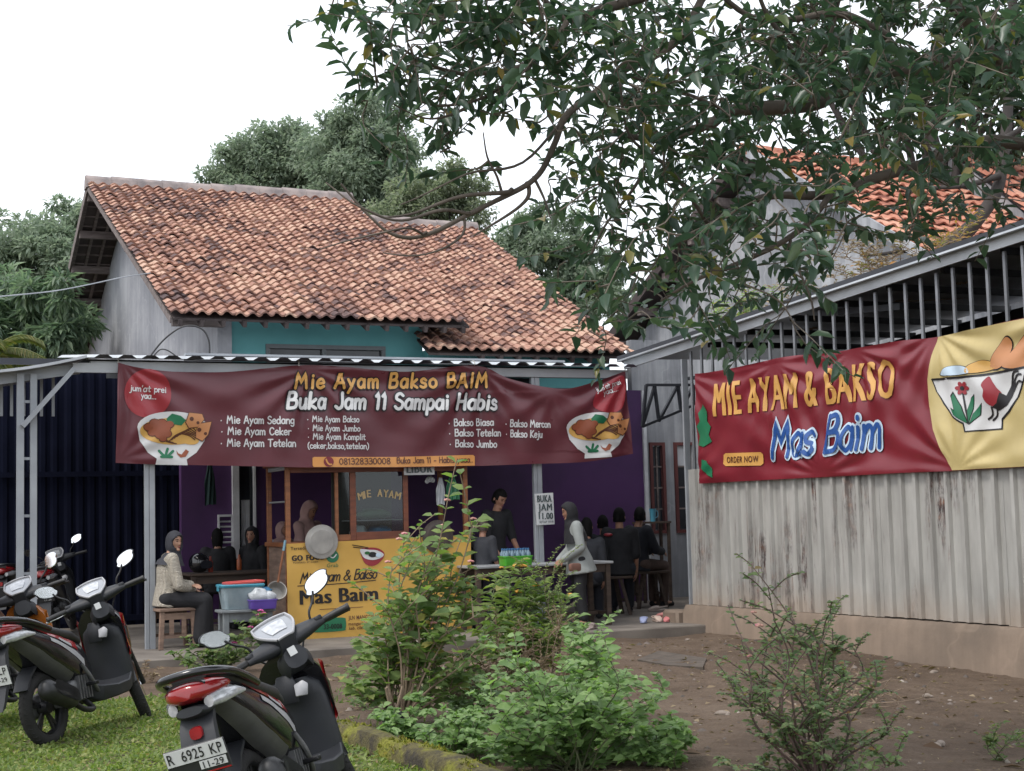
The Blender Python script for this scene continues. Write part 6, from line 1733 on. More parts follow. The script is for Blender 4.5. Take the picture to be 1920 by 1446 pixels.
M_muff = mat('muffler_black', (.035, .036, .038), (.022, .022, .024), 9, rough=.45, metal=.4)
M_platew = vinyl('plate_white', (.55, .56, .56)); M_plateb = vinyl('plate_black', (.02, .021, .023)); M_orangep = mat('orange_paint', (.45, .14, .02), rough=.25, coat=.4)
M_chrome = mat('chrome', (.75, .76, .78), (.65, .66, .68), 2, rough=.12, metal=1)
BODY = [(.53, .44, .085, .14), (.40, .50, .135, .175), (.22, .555, .162, .165), (.0, .615, .170, .140), (-.22, .685, .155, .105), (-.38, .735, .125, .070), (-.48, .765, .090, .042)]
def body_at(y):
    ys = [b[0] for b in BODY]
    for p, q in zip(BODY, BODY[1:]):
        if p[0] >= y >= q[0]:
            f = (p[0] - y) / (p[0] - q[0]); f = f * f * (3 - 2 * f) * .3 + f * .7
            return [lerp(p[k], q[k], f) for k in (1, 2, 3)]
    return list(BODY[-1][1:]) if y < ys[-1] else list(BODY[0][1:])
def text_plate(parent, M, lines, m):
    """flat print: (body, offs, x0, x1, z0, capheight) in the plate's own plane"""
    for body, offs, x0, x1, z0, h in lines:
        vs, fs = T_(body, offs); xa, xb = min(v[0] for v in vs), max(v[0] for v in vs)
        me = bpy.data.meshes.new('number'); me.from_pydata([(x0 + (x - xa) / (xb - xa) * (x1 - x0), -.0105, z0 + y / .69 * h) for x, y in vs], [], fs); me.materials.append(m)
        o = link('number', me, parent); o.matrix_local = M
def wheel(name, parent, c, M, R=.213, r=.046, brake=True):
    W = M @ Matrix.Translation(c)
    e = bpy.data.objects.new(name, None); COL.objects.link(e); e.parent = parent; e.matrix_local = W
    mb = MB(); mb.torus(R, r, 44, 12, sq=.95)
    for i in range(44):
        a = 2 * PI * i / 44
        for sx in (-1, 1):
            b = a + sx * .03; rr = R + r * .97
            p = Vector((sx * .012, rr * math.cos(b), rr * math.sin(b))); q = Vector((sx * .032, (rr - .012) * math.cos(b + .05), (rr - .012) * math.sin(b + .05)))
            mb.bar(p, q, .006, .006, up=(0, math.cos(b), math.sin(b)))
    mb.build('tyre', M_tyre, e, smooth=50)
    mb = MB(); mb.torus(R - r * .78, .014, 40, 8, sq=2.2)
    mb.lathe([(.001, -.045), (.04, -.045), (.045, -.02), (.045, .02), (.04, .045), (.001, .045)], 20, M=Matrix.Rotation(PI / 2, 4, 'Y'))
    for i in range(5):
        a = 2 * PI * i / 5 + .3
        for da in (-.13, .13): mb.bar((0, .04 * math.cos(a), .04 * math.sin(a)), (0, (R - r * .8) * math.cos(a + da), (R - r * .8) * math.sin(a + da)), .022, .016, up=(1, 0, 0))
    mb.build('rim', M_rimb, e, smooth=40)
    if brake:
        mb = MB(); mb.lathe([(.05, -.002), (.095, -.002), (.095, .002), (.05, .002)], 28, M=Matrix.Translation((.055, 0, 0)) @ Matrix.Rotation(PI / 2, 4, 'Y'), cap=False); mb.build('brake_disc', M_chrome, e, smooth=30)
    return e
def scooter(label, loc, heading, lean=-10, steer=33, plate=None, plate_dark=False, accent=None, cat='scooter', paint=None, round_mirror=False, group=None, pitch=0, mir_tilt=(-.16, .32)):
    accent = accent or M_redpaint; paint = paint or M_gloss2
    t = thing('motor_scooter', label, cat, mat=Matrix.Translation(loc) @ Matrix.Rotation(rad(heading), 4, 'Z') @ Matrix.Rotation(rad(lean), 4, 'Y') @ Matrix.Rotation(rad(pitch), 4, 'X'), group=group)
    I = Matrix.Identity(4)
    ax = Vector((0, -.44, .9)).normalized(); hp = Vector((0, .93, .85))
    ST = Matrix.Translation(hp) @ Matrix.Rotation(rad(steer), 4, ax) @ Matrix.Translation(-hp)
    def up(v):
        f = min(1, max(0, (.50 - v[1]) / .8)) * min(1, max(0, (v[2] - .40) / .2)); return (v[0], v[1], v[2] + .06 * f)
    def B(mb, n, m, par=t, sm=45, bev=0):
        mb.v = [up(v) for v in mb.v]; return mb.build(n, m, par, smooth=sm, bevel=bev)
    wheel('rear_wheel', t, (0, 0, .262), I, brake=False); wheel('front_wheel', t, (0, 1.235, .262), ST)
    def rg(y, cz, hw, hh, e=2.6, n=22, cxx=0): return ring(cxx, cz, hw, hh, n, e, y)
    # body shell, seat, tail
    mb = MB(); ys = [.53, .47, .40, .31, .22, .11, 0, -.11, -.22, -.30, -.38, -.43, -.48]
    mb.loft([rg(y, *body_at(y)) for y in ys]); B(mb, 'body_panel', paint)
    for sx in (1, -1):
        def patch(name, y0, y1, th0, th1, m, k=1.012, n=16, skew=0.0):
            mb = MB()
            def fn(u, v):
                y = lerp(y0, y1, u); cz, hw, hh = body_at(y); th = rad(lerp(lerp(th0[0], th0[1], u), lerp(th1[0], th1[1], u), v)); e = 2.6
                c, s = math.cos(th), math.sin(th)
                return (sx * hw * k * abs(c) ** (2 / e), y, cz + hh * k * math.copysign(abs(s) ** (2 / e), s))
            mb.grid(fn, n, 5); return B(mb, name, m, t, 70)
        patch('side_decal', -.18, .28, (30, 12), (42, 34), accent); patch('side_decal', -.05, .36, (8, -4), (18, 4), M_silverp, 1.014); patch('side_decal', .06, .20, (20, 14), (28, 22), M_silverp, 1.02)
        patch('lower_panel', -.40, .20, (-75, -75), (-22, -34), M_greyp, 1.03)
    mb = MB(); mb.loft([rg(y, z, w_, h_, 2.8) for y, z, w_, h_ in ((.47, .645, .05, .02), (.42, .67, .10, .035), (.28, .700, .135, .045), (.10, .718, .15, .048), (-.08, .742, .152, .048), (-.20, .776, .145, .046), (-.33, .803, .12, .035), (-.42, .815, .085, .02))]); B(mb, 'seat', M_seat)
    mb = MB(); pts = [(.150, -.02, .745), (.162, -.20, .780), (.150, -.38, .812), (.095, -.49, .828), (0, -.515, .832), (-.095, -.49, .828), (-.150, -.38, .812), (-.162, -.20, .780), (-.150, -.02, .745)]
    cp = catmull(pts, 5); mb.tube(cp, [.019] * len(cp), 10); mb.v = [(x, y, z) for x, y, z in mb.v]; B(mb, 'grab_rail', paint)
    mb = MB(); mb.loft([rg(y, z, w_, h_, 2.4) for y, z, w_, h_ in ((-.33, .757, .148, .028), (-.36, .758, .148, .040), (-.42, .755, .130, .050), (-.47, .752, .103, .048), (-.505, .750, .073, .038), (-.52, .748, .04, .025))]); B(mb, 'tail_light', M_redlens)
    mb = MB(); mb.loft([rg(y, z, w_, h_, 2.4) for y, z, w_, h_ in ((-.40, .672, .085, .022), (-.46, .668, .082, .028), (-.50, .672, .060, .02))]); B(mb, 'reflector_panel', M_mattb)
    for sx in (1, -1):
        mb = MB(); mb.loft([ring(sx * cx_, z, w_, h_, 14, 2, y) for y, cx_, z, w_, h_ in ((-.47, .085, .695, .022, .026), (-.40, .120, .706, .024, .034), (-.30, .150, .712, .012, .024), (-.22, .162, .712, .005, .008))]); B(mb, 'turn_signal', M_clearlens)
    mb = MB()
    for y, z, w_, d_ in (): pass
    mb.loft([[(x, y_, z_) for x, y_, z_ in ((-w_, y - .012, z), (w_, y - .012, z), (w_, y + .03, z + .02), (-w_, y + .03, z + .02))] for y, z, w_ in ((-.40, .68, .075), (-.455, .60, .080), (-.475, .53, .085), (-.50, .44, .085), (-.535, .36, .08), (-.56, .30, .07))]); B(mb, 'rear_fender', M_mattb, sm=30)
    mb = MB(); mb.loft([rg(-.475, .585, .03, .022, 3), rg(-.490, .583, .028, .02, 3)]); B(mb, 'reflector', M_redlens)
    PM = Matrix.Translation((0, -.535, .535)) @ Matrix.Rotation(rad(14), 4, 'X')
    pl = bpy.data.objects.new('number_plate', None); COL.objects.link(pl); pl.parent = t; pl.matrix_local = PM
    mb = MB(); mb.box(-.142, .142, -.004, .004, -.075, .062); mb.build('plate_frame', M_plateb, pl, smooth=0, bevel=.004)
    if plate:
        face, ink = (M_plateb, M_platew) if plate_dark else (M_platew, M_plateb)
        if plate_dark or plate[3]:
            mb = MB(); mb.box(-.137, .137, -.0075, -.0041, -.068, .058); mb.build('plate_face', face, pl, smooth=0)
        else:
            mb = MB(); mb.box(-.137, .137, -.0075, -.0041, -.008, .058); mb.box(.005, .128, -.0075, -.0041, -.05, -.014); mb.build('plate_face', face, pl, smooth=0)
            mb = MB(); mb.box(-.137, .137, -.0072, -.0041, -.070, -.064); mb.build('plate_line', M_redpaint, pl, smooth=0)
        J_ = Matrix.Identity(4)
        if len(plate[0]) > 2: text_plate(pl, J_, [(plate[0], .01, -.118, .118, -.012, .046), (plate[2], 0.0, .02, .10, -.055, .026)], ink)
        else: text_plate(pl, J_, [(plate[0], .01, -.126, -.098, .004, .045), (plate[1], .01, -.062, .04, .004, .045), (plate[4], .01, .07, .126, .004, .045), (plate[2], .01, .02, .115, -.046, .028)], ink)
    # engine, swing arm, muffler, shock, stand
    mb = MB(); mb.loft([rg(y, z, w_, h_, 4, 18, -.085) for y, z, w_, h_ in ((.42, .33, .05, .07), (.30, .32, .065, .085), (.10, .29, .06, .075), (-.02, .27, .06, .075), (-.09, .265, .05, .05))]); B(mb, 'engine_case', M_engine)
    mb = MB(); mb.loft([rg(y, z, w_, h_, 5, 16, .05) for y, z, w_, h_ in ((.44, .36, .06, .06), (.33, .34, .09, .085), (.20, .33, .08, .08), (.12, .30, .05, .06))])
    for i in range(5): mb.box(-.05, .15, .24 + i * .035, .25 + i * .035, .27, .43)
    B(mb, 'engine_block', M_engine)
    mb = MB(); cp = catmull([(.05, .42, .26), (.13, .40, .19), (.15, .25, .20), (.155, .12, .26)], 5); mb.tube(cp, .02, 10); B(mb, 'exhaust_pipe', M_muff)
    mb = MB(); a, b = Vector((.155, .14, .265)), Vector((.19, -.27, .395)); d = (b - a)
    pts = [a + d * q for q in (0, .06, .14, .5, .86, .95, 1)]; mb.tube(pts, [.03, .048, .062, .068, .066, .052, .03], 16); B(mb, 'muffler', M_muff)
    mb = MB(); n_ = Vector((1, .12, .35)).normalized()
    mb.loft([[a + d * q + n_ * .058 + Vector((0, 0, 1)) * (s * w_) + n_ * (.012 if abs(s) < 1.5 else .0) for s in (-1, -.6, .6, 1)] for q, w_ in ((.10, .03), (.2, .045), (.6, .05), (.8, .04), (.86, .025))], cap=True); B(mb, 'heat_shield', M_mattb)
    mb = MB(); mb.tube([(-.11, -.05, .33), (-.10, .02, .62)], .014, 8)
    for i in range(9): mb.torus(.027, .006, 14, 5, M=Matrix.Translation((-.108 + i * .001, -.038 + i * .007, .37 + i * .025)) @ Matrix.Rotation(PI / 2, 4, 'Y'))
    B(mb, 'rear_shock', M_rimb)
    mb = MB(); mb.loft([[(x, .27 * math.sin(rad(a_)) * 1.04 - .0, .262 + .285 * math.cos(rad(a_))) for x in (-.055, -.03, .03, .055)] + [(x, .262 * math.sin(rad(a_)), .262 + .272 * math.cos(rad(a_))) for x in (.055, .03, -.03, -.055)] for a_ in (-60, -40, -20, 0, 20, 40, 60)]); B(mb, 'mudguard', M_mattb)
    mb = MB(); mb.tube([(-.10, .46, .24), (-.20, .42, .10), (-.265, .40, .035)], .011, 8); mb.tube([(-.265, .37, .035), (-.275, .45, .03)], .013, 8); B(mb, 'side_stand', M_rimb)
    for sx in (1, -1):
        mb = MB(); mb.bar((sx * .12, .36, .36), (sx * .235, .33, .365), .035, .025); B(mb, 'foot_peg', M_rimb, bev=.004)
        mb = MB(); cp = catmull([(sx * .15, .30, .50), (sx * .165, .36, .42), (sx * .15, .44, .34), (sx * .13, .50, .30)], 4); mb.tube(cp, .014, 8); B(mb, 'peg_bracket', M_engine)
    # floor, leg shield, cowl
    mb = MB(); mb.loft([[(-w_, y, z), (w_, y, z), (w_ * .92, y, z - h_), (-w_ * .92, y, z - h_)] for y, z, w_, h_ in ((.46, .36, .10, .10), (.52, .335, .17, .11), (.70, .325, .185, .09), (.86, .34, .185, .09), (.95, .40, .16, .12))]); B(mb, 'floor_board', M_mattb, sm=30, bev=.01)
    mb = MB(); mb.loft([[(w_ * math.sin(q), y + bulge * (1 - math.cos(q)) * 1.0, z) for q in [lerp(-PI / 2, PI / 2, i / 12) for i in range(13)]] + [(w_ * .97 * math.sin(q), y + .03 + bulge * (1 - math.cos(q)) * 1.0, z) for q in [lerp(PI / 2, -PI / 2, i / 12) for i in range(13)]]
                        for y, z, w_, bulge in ((.90, .30, .15, .06), (.885, .40, .165, .06), (.86, .55, .17, .05), (.84, .66, .165, .05), (.825, .72, .15, .05), (.82, .76, .10, .05))]); B(mb, 'leg_shield', M_mattb, sm=50)
    mb = MB(); mb.loft([[(w_ * math.cos(q), y0 + dp * math.sin(q), z) for q in [PI * i / 14 for i in range(15)]] for y0, z, w_, dp in ((.94, .34, .10, .08), (.945, .45, .150, .12), (.925, .58, .180, .16), (.89, .70, .190, .19), (.865, .79, .175, .19), (.85, .86, .125, .16), (.85, .90, .07, .08))]); B(mb, 'front_cowl', paint, sm=60)
    for sx in (1, -1):
        mb = MB()
        mb.grid(lambda u, v: (sx * lerp(lerp(.155, .190, u), lerp(.192, .175, u), v) * 1.015, .935 - .02 * u - .055 * v + .03 * (1 - abs(2 * u - 1)), lerp(.50, .80, v) + .03 * u), 4, 8); mb.build('cowl_stripe', accent, t, smooth=70)
    mb = MB(); mb.loft([[(x, lerp(.800, .782, k) - .01, z) for x, z in ((sx_ * w_, zz) for sx_, w_, zz in ((-1, .05, .64), (1, .05, .64), (1, .065, .72), (1, .04, .79), (-1, .04, .79), (-1, .065, .72)))] for k in (0, 1)])
    mb.v = [(x, y - .0, z) for x, y, z in mb.v]; B(mb, 'ignition_panel', M_mattb, bev=.006)
    mb = MB(); mb.loft([[(.085 + x, .80 - .045 * 1 - .02 * k, .70 + z) for x, z in ((-.035, -.03), (.03, -.035), (.045, .02), (.02, .045), (-.03, .03))] for k in (0, .5)]); B(mb, 'key_switch', M_silverp, bev=.004)
    # steered assembly
    def SB_(mb, n, m, par=t, sm=45, bev=0):
        mb.v = [tuple(ST @ (Vector(v) - Vector((0, 0, .035 if v[2] > .8 else 0)))) for v in mb.v]; return mb.build(n, m, par, smooth=sm, bevel=bev)
    for sx in (1, -1):
        mb = MB(); mb.tube([(sx * .075, 1.235, .262), (sx * .075, 1.05, .62)], [.021, .019], 10); SB_(mb, 'fork_leg', M_rimb)
    mb = MB(); mb.loft([[(x * w_, 1.235 + (.285 + dr) * math.sin(rad(a_)), .262 + (.285 + dr) * math.cos(rad(a_))) for x, dr in ((-1, -.05), (-.8, -.005), (0, .01), (.8, -.005), (1, -.05), (.7, -.02), (0, 0), (-.7, -.02))] for a_, w_ in ((-85, .05), (-60, .065), (-30, .075), (0, .078), (25, .07), (45, .05))]); SB_(mb, 'front_fender', paint)
    mb = MB(); mb.loft([ring(0, z, w_, h_, 18, 2.6, y) for y, z, w_, h_ in ((.735, .89, .06, .055), (.775, .86, .085, .075), (.84, .86, .09, .08))]); mb.tube([(0, .86, .80), (0, .83, .95)], .055, 14); SB_(mb, 'stem_cover', M_mattb)
    # handlebar fairing: rings across x
    mb = MB()
    mb.loft([[(x, yc + ry * math.cos(2 * PI * i / 16), zc + rz_ * math.sin(2 * PI * i / 16) + .2 * ry * math.cos(2 * PI * i / 16)) for i in range(16)] for x, yc, zc, ry, rz_ in ((-.225, .765, .985, .024, .022), (-.195, .775, .99, .036, .030), (-.14, .80, .99, .062, .040), (-.07, .825, .99, .085, .050), (0, .83, .99, .09, .052), (.07, .825, .99, .085, .050), (.14, .80, .99, .062, .040), (.195, .775, .99, .036, .030), (.225, .765, .985, .024, .022))]); SB_(mb, 'handlebar_cover', M_mattb, sm=60)
    def dpt(u, v, o):
        x = (u - .5) * 2 * lerp(.045, .110, math.sin(min(1, v * 1.2) * PI / 2)) * (1 - .30 * max(0, v - .7)); return (x, lerp(.715, .90, v), lerp(1.0, 1.125, v) + o - 1.2 * x * x)
    uv_ = [(i / 6, 0) for i in range(7)] + [(1, i / 8) for i in range(1, 9)] + [(1 - i / 6, 1) for i in range(1, 7)] + [(0, 1 - i / 8) for i in range(1, 8)]
    mb = MB(); mb.loft([[Vector(dpt(u, v, .003)) for u, v in uv_], [Vector(dpt(.5 + (u - .5) * .98, v, -.03)) + Vector((0, .015, 0)) for u, v in uv_], [Vector(dpt(.5 + (u - .5) * .8, .1 + v * .75, -.10)) + Vector((0, .03, 0)) for u, v in uv_]]); SB_(mb, 'dash_pod', M_mattb, sm=50)
    mb = MB(); mb.grid(lambda u, v: dpt(u, v, .006), 10, 10); SB_(mb, 'dash_lens', M_dash, sm=80)
    cl = [dpt(u, v, .009) for u, v in [(i / 6, 0) for i in range(7)] + [(1, i / 8) for i in range(1, 9)] + [(1 - i / 6, 1) for i in range(1, 7)] + [(0, 1 - i / 8) for i in range(1, 8)]]
    mb = MB(); mb.tube(cl + [cl[0]], .008, 6, cap=False); SB_(mb, 'dash_bezel', M_silverp, sm=60)
    mb = MB(); mb.grid(lambda u, v: Vector(dpt(.5 + (u - .5) * .55, .3 + v * .5, .010)), 6, 6); SB_(mb, 'dash_dial', M_clearlens, sm=80)
    if not round_mirror:
        mb = MB(); mb.box(-.03, .012, .705, .709, .90, .945); SB_(mb, 'sticker', M_platew, sm=0)
    for sx, bx in ((1, .05), (-1, -.04)):
        mb = MB(); mb.tube(catmull([(sx * .22, .83, .98), (sx * .17, .90, 1.0), (bx + sx * .06, .93, .93), (bx, .90, .84)], 5), .0055, 6); SB_(mb, 'brake_cable', M_rimb)
    for sx in (1, -1):
        mb = MB(); mb.box(sx * .205 - .02, sx * .205 + .02, .742, .79, .992, 1.018); SB_(mb, 'switch_block', M_mattb, bev=.005)
    for sx in (1, -1):
        mb = MB(); mb.tube([(sx * .225, .765, .985), (sx * .30, .742, .982), (sx * .36, .722, .978)], [.017, .0185, .018], 12); mb.tube([(sx * .358, .7225, .978), (sx * .372, .718, .977)], [.021, .019], 12); SB_(mb, 'grip', M_seat)
        mb = MB(); cp = catmull([(sx * .20, .825, .985), (sx * .26, .83, .975), (sx * .34, .80, .968), (sx * .385, .785, .965)], 4); mb.tube(cp, [.008] * (len(cp) - 1) + [.010], 8); SB_(mb, 'brake_lever', M_chrome if sx < 0 else M_rimb)
        mb = MB(); cp = catmull([(sx * .175, .79, 1.02), (sx * .19, .785, 1.06), (sx * .235, .79, 1.10), (sx * .265, .80, 1.145)], 4); mb.tube(cp, .0065, 8); SB_(mb, 'mirror_stalk', M_rimb)
        mc = Vector((sx * .30, .795, 1.175))
        MR = Matrix.Translation(mc) @ Matrix.Rotation(mir_tilt[1] * -sx, 4, 'Z') @ Matrix.Rotation(mir_tilt[0], 4, 'X') @ Matrix.Rotation(-.22 * sx, 4, 'Y')
        def mshape(kx, kz, y): return [(x + (.012 * sx * (1 if q > 0 else -.3)), y, q) for x, _, q in ring(0, 0, .078 * kx if not round_mirror else .055 * kx, .048 * kz if not round_mirror else .055 * kz, 24, 2.3)]
        mb = MB(); mb.loft([mshape(1, 1, 0), mshape(1.04, 1.05, .008), mshape(.85, .8, .03), mshape(.4, .35, .042)], M=MR); mo = SB_(mb, 'mirror', M_mattb if not round_mirror else M_chrome)
        mb = MB(); mb.add(mshape(.94, .92, -.0015), [tuple(range(24))], M=MR); SB_(mb, 'mirror_glass', M_mirror, mo, sm=0)
    return t
sc1 = scooter('black scooter nearest the camera with plate R 6925 KP and red tail light', Vector((-1.16, 6.98, -.045)), -9.5, -15, 35, ('R', '6925', '11-29', False, 'KP'), pitch=-2)
sc2 = scooter('black scooter with red side stripes and plate 4020 LP parked second on the grass', Vector((-3.20, 10.30, .0)), -15, -10, 33, ('Z', '4020', '12-29', True, 'LP'))
scooter('orange and black scooter with round chrome mirrors cut by the left picture edge', Vector((-3.98, 11.0, 0)), -14, -9, 25, None, paint=M_orangep, accent=M_orangep, round_mirror=True)
M_dimp = mat('dusty_black_paint', (.012, .013, .018), rough=.35)
for x, y, hd, pl, l in ((105, 1195, 8, ('R 3303 DV', '', '11-26', True, ''), 'dusty black motorbike with a dark number plate in the carport beside the post'), (45, 1180, -8, None, 'dusty black motorbike in the carport behind the left post, farthest left'), (205, 1165, -12, None, 'dim black motorbike deepest in the dark carport, right of the plated one')):
    p = onz(x, y, .1); scooter(l, Vector((p.x, p.y, .1)), hd, -8, 20, pl, plate_dark=True, accent=M_dimp, paint=M_dimp, cat='motorbike', group='motorbikes in the dark carport')
# ================================================================== PLANTS AND TREES
def leaf_objects(parent, P, D, Nn, L, W, m, count, name='leaf', stuffname='foliage', tv=LEAF_V, tt=LEAF_T):
    """the `count` leaves nearest the camera become single parts, the rest one part of kind stuff"""
    P = np.asarray(P, float); D = unit(np.asarray(D, float)); Nn = np.asarray(Nn, float)
    L = np.broadcast_to(np.asarray(L, float), (len(P),)); W = np.broadcast_to(np.asarray(W, float), (len(P),))
    q = (P - np.array([0, 0, EYE])) @ np.array(CM3); px = 960 + FPX * q[:, 0] / -q[:, 2]; py = 723 - FPX * q[:, 1] / -q[:, 2]
    score = L / np.maximum(-q[:, 2], .1) * ((px > 5) & (px < 1915) & (py > 5) & (py < 1440))
    order = np.argsort(-score); big = order[:count]; rest = order[count:]
    if count:
        Sd = unit(np.cross(Nn, D)); N2 = np.cross(D, Sd)
        wm = float(np.mean(W)); me = fast_mesh(name, tv * [1, wm, 1], tt, m)
        for i in big:
            s = L[i]; d, y, n = D[i] * s, Sd[i] * s * (W[i] / wm), N2[i] * s
            M = Matrix(((d[0], y[0], n[0], P[i][0]), (d[1], y[1], n[1], P[i][1]), (d[2], y[2], n[2], P[i][2]), (0, 0, 0, 1)))
            o = link(name, me, parent); o.matrix_world = M
    if len(rest):
        V, T = leaves_vt(P[rest], D[rest], Nn[rest], L[rest], W[rest], tv, tt)
        tag(link(stuffname, fast_mesh(stuffname, V, T, m), parent), kind='stuff')
M_bark = mat('grey_brown_bark', (.15, .125, .105), (.075, .062, .052), 5, (1, 1, .4), rough=.9, bmp=.5, bscale=18)
M_barkdk = mat('dark_bark', (.05, .042, .038), (.028, .024, .022), 5, (1, 1, .4), rough=.9, bmp=.5, bscale=18)
M_twig = mat('twig_bark', (.19, .16, .13), (.10, .082, .068), 8, rough=.85)
ML_big = leaf_mat('broad_tree_leaf', [(0, (.036, .070, .048)), (.35, (.052, .098, .064)), (.7, (.070, .122, .074)), (.90, (.095, .150, .090)), (.97, (.13, .17, .06)), (1, (.30, .22, .06))], .42, .34, .12, .65, (1.0, 1.2, .85))
ML_far = leaf_mat('far_tree_leaf', [(0, (.19, .25, .185)), (.5, (.26, .325, .24)), (1, (.33, .39, .29))], .55, .6, .1, .4, (1, 1.05, .92))  # haze painted in: leaf colour greyed and lightened for distance
ML_far2 = leaf_mat('far_tree_leaf_light', [(0, (.19, .23, .17)), (.5, (.26, .30, .21)), (1, (.33, .36, .25))], .55, .6, .1, .4, (1, 1.1, .85))  # same painted haze, in a yellower green
ML_mango = leaf_mat('mango_leaf', [(0, (.13, .195, .14)), (.5, (.19, .265, .18)), (1, (.26, .34, .22))], .5, .5, .1, .5, (1, 1.12, .85))

# ------------------------------------------------------------------ the big tree over the yard
def P3(l): return [at(x, y, Y) for x, y, Y in l]
tree = thing('overhanging_tree', 'big dark leaved tree reaching over the yard from the upper right', 'tree', loc=(5.25, 9.5, float(gz(5.25, 9.5))))
tinv = Matrix.Translation(-tree.location)
LIMBS = [
    ([(2450, 380, 9.4), (2200, 235, 9.3), (2020, 160, 9.1), (1900, 128, 9.0), (1760, 118, 8.8), (1640, 142, 8.6), (1540, 195, 8.4), (1440, 203, 8.2), (1365, 207, 8.1), (1325, 238, 8.0), (1240, 262, 7.9), (1150, 250, 7.8)], .085, .014),
    ([(1900, 128, 9.0), (1868, 110, 8.9), (1820, 55, 8.6), (1770, 0, 8.4), (1700, -90, 8.2), (1520, -170, 8.0)], .055, .02),
    ([(1700, 125, 8.7), (1683, 100, 8.6), (1647, 57, 8.4), (1580, 27, 8.2), (1490, 40, 8.1), (1400, 20, 8.0), (1330, -20, 7.9)], .035, .012),
    ([(1545, 190, 8.4), (1520, 140, 8.3), (1480, 85, 8.1), (1440, 20, 8.0), (1400, -60, 7.9)], .022, .010),
    ([(1535, 175, 8.4), (1535, 120, 8.3), (1560, 50, 8.2), (1590, -40, 8.1)], .016, .008),
    ([(1525, 150, 8.3), (1500, 100, 8.3), (1470, 60, 8.2), (1390, 110, 8.1)], .014, .006),
    ([(1400, -60, 7.9), (1290, -35, 7.8), (1230, -15, 7.7), (1140, 14, 7.6), (1085, 34, 7.5), (1050, 36, 7.5), (1020, 5, 7.4), (985, -30, 7.3)], .035, .012),
    ([(1062, 38, 7.5), (1020, 100, 7.4), (960, 130, 7.3), (880, 136, 7.3), (800, 122, 7.2), (750, 95, 7.1)], .018, .006),
    ([(1330, -20, 7.9), (1270, 70, 7.7), (1190, 120, 7.6), (1110, 170, 7.5), (1062, 215, 7.4), (1038, 270, 7.35), (1008, 322, 7.3), (950, 362, 7.25), (870, 405, 7.2), (790, 437, 7.15), (730, 433, 7.1), (690, 405, 7.05), (640, 350, 7.0)], .025, .005),
    ([(988, 340, 7.3), (985, 368, 7.3), (940, 415, 7.35), (890, 445, 7.4)], .012, .004), ([(960, 355, 7.25), (880, 370, 7.1), (790, 390, 7.0), (720, 400, 6.9)], .012, .004),
    ([(880, 400, 7.2), (820, 395, 7.0), (740, 405, 6.9), (670, 380, 6.8), (610, 345, 6.8)], .010, .003), ([(870, 405, 7.2), (865, 440, 7.2), (800, 470, 7.2), (720, 472, 7.2)], .008, .003), ([(800, 435, 7.15), (760, 420, 7.0), (690, 440, 7.0), (600, 470, 7.0)], .007, .003),
    ([(940, 365, 7.25), (930, 330, 7.2), (912, 295, 7.15), (905, 250, 7.1)], .009, .003), ([(1000, 330, 7.3), (1020, 370, 7.3), (1032, 410, 7.3)], .008, .003), ([(1060, 220, 7.4), (980, 300, 7.2), (870, 335, 7.0), (750, 375, 6.9)], .009, .003),
    ([(1010, 110, 7.4), (920, 180, 7.2), (840, 195, 7.1), (780, 180, 7.0), (750, 130, 7.0)], .010, .003), ([(870, 205, 7.1), (800, 220, 7.0), (720, 185, 6.9)], .008, .003),
    ([(2450, 380, 9.4), (2150, 330, 9.0), (1900, 265, 8.8), (1800, 285, 8.6), (1650, 335, 8.4), (1530, 366, 8.2), (1430, 372, 8.0), (1330, 420, 7.9), (1250, 470, 7.8)], .050, .010),
    ([(1560, 360, 8.2), (1500, 430, 8.0), (1407, 487, 7.9), (1320, 525, 7.8), (1238, 566, 7.8)], .020, .006), ([(1480, 440, 8.0), (1495, 500, 7.9), (1520, 560, 7.8), (1528, 600, 7.8)], .010, .004),
    ([(1330, 420, 7.9), (1270, 330, 7.7), (1180, 250, 7.6), (1160, 150, 7.5)], .012, .005), ([(1240, 262, 7.9), (1200, 330, 7.7), (1150, 400, 7.6), (1110, 480, 7.5)], .012, .005), ([(1365, 207, 8.1), (1240, 160, 7.8), (1140, 130, 7.6)], .012, .005),
]
LP, LPR = [], []
def inL(v): return tinv @ Vector(v)
for pts, r0, r1 in LIMBS:
    c = catmull(P3(pts), 6); n = len(c)
    c = [p + Vector((noise.noise(p * 3), noise.noise(p * 3 + Vector((9, 0, 0))), noise.noise(p * 3 + Vector((0, 9, 0))))) * .03 for p in c]
    c[0] = at(*pts[0])
    mb = MB(); mb.tube([inL(p) for p in c], [lerp(r0, r1, i / (n - 1)) * (1 + .15 * noise.noise(c[i] * 9)) for i in range(n)], 8); mb.build('limb', M_bark, tree, smooth=70)
    LP += c; LPR += [lerp(r0, r1, i / (n - 1)) for i in range(n)]
tr0 = Vector((5.25, 9.5, float(gz(5.25, 9.5)) - .2)); fk = at(2450, 380, 9.4)
mb = MB(); c = catmull([tr0, Vector((5.2, 9.5, 1.2)), Vector((5.05, 9.45, 2.4)), fk, fk + Vector((.2, .2, 1.6)), fk + Vector((.5, .3, 3.4))], 5); mb.tube([inL(p) for p in c], [lerp(.30, .09, i / (len(c) - 1)) * (1.3 if i == 0 else 1) for i in range(len(c))], 14); mb.build('trunk', M_bark, tree, smooth=70)
LPa = np.array([tuple(p) for p in LP])
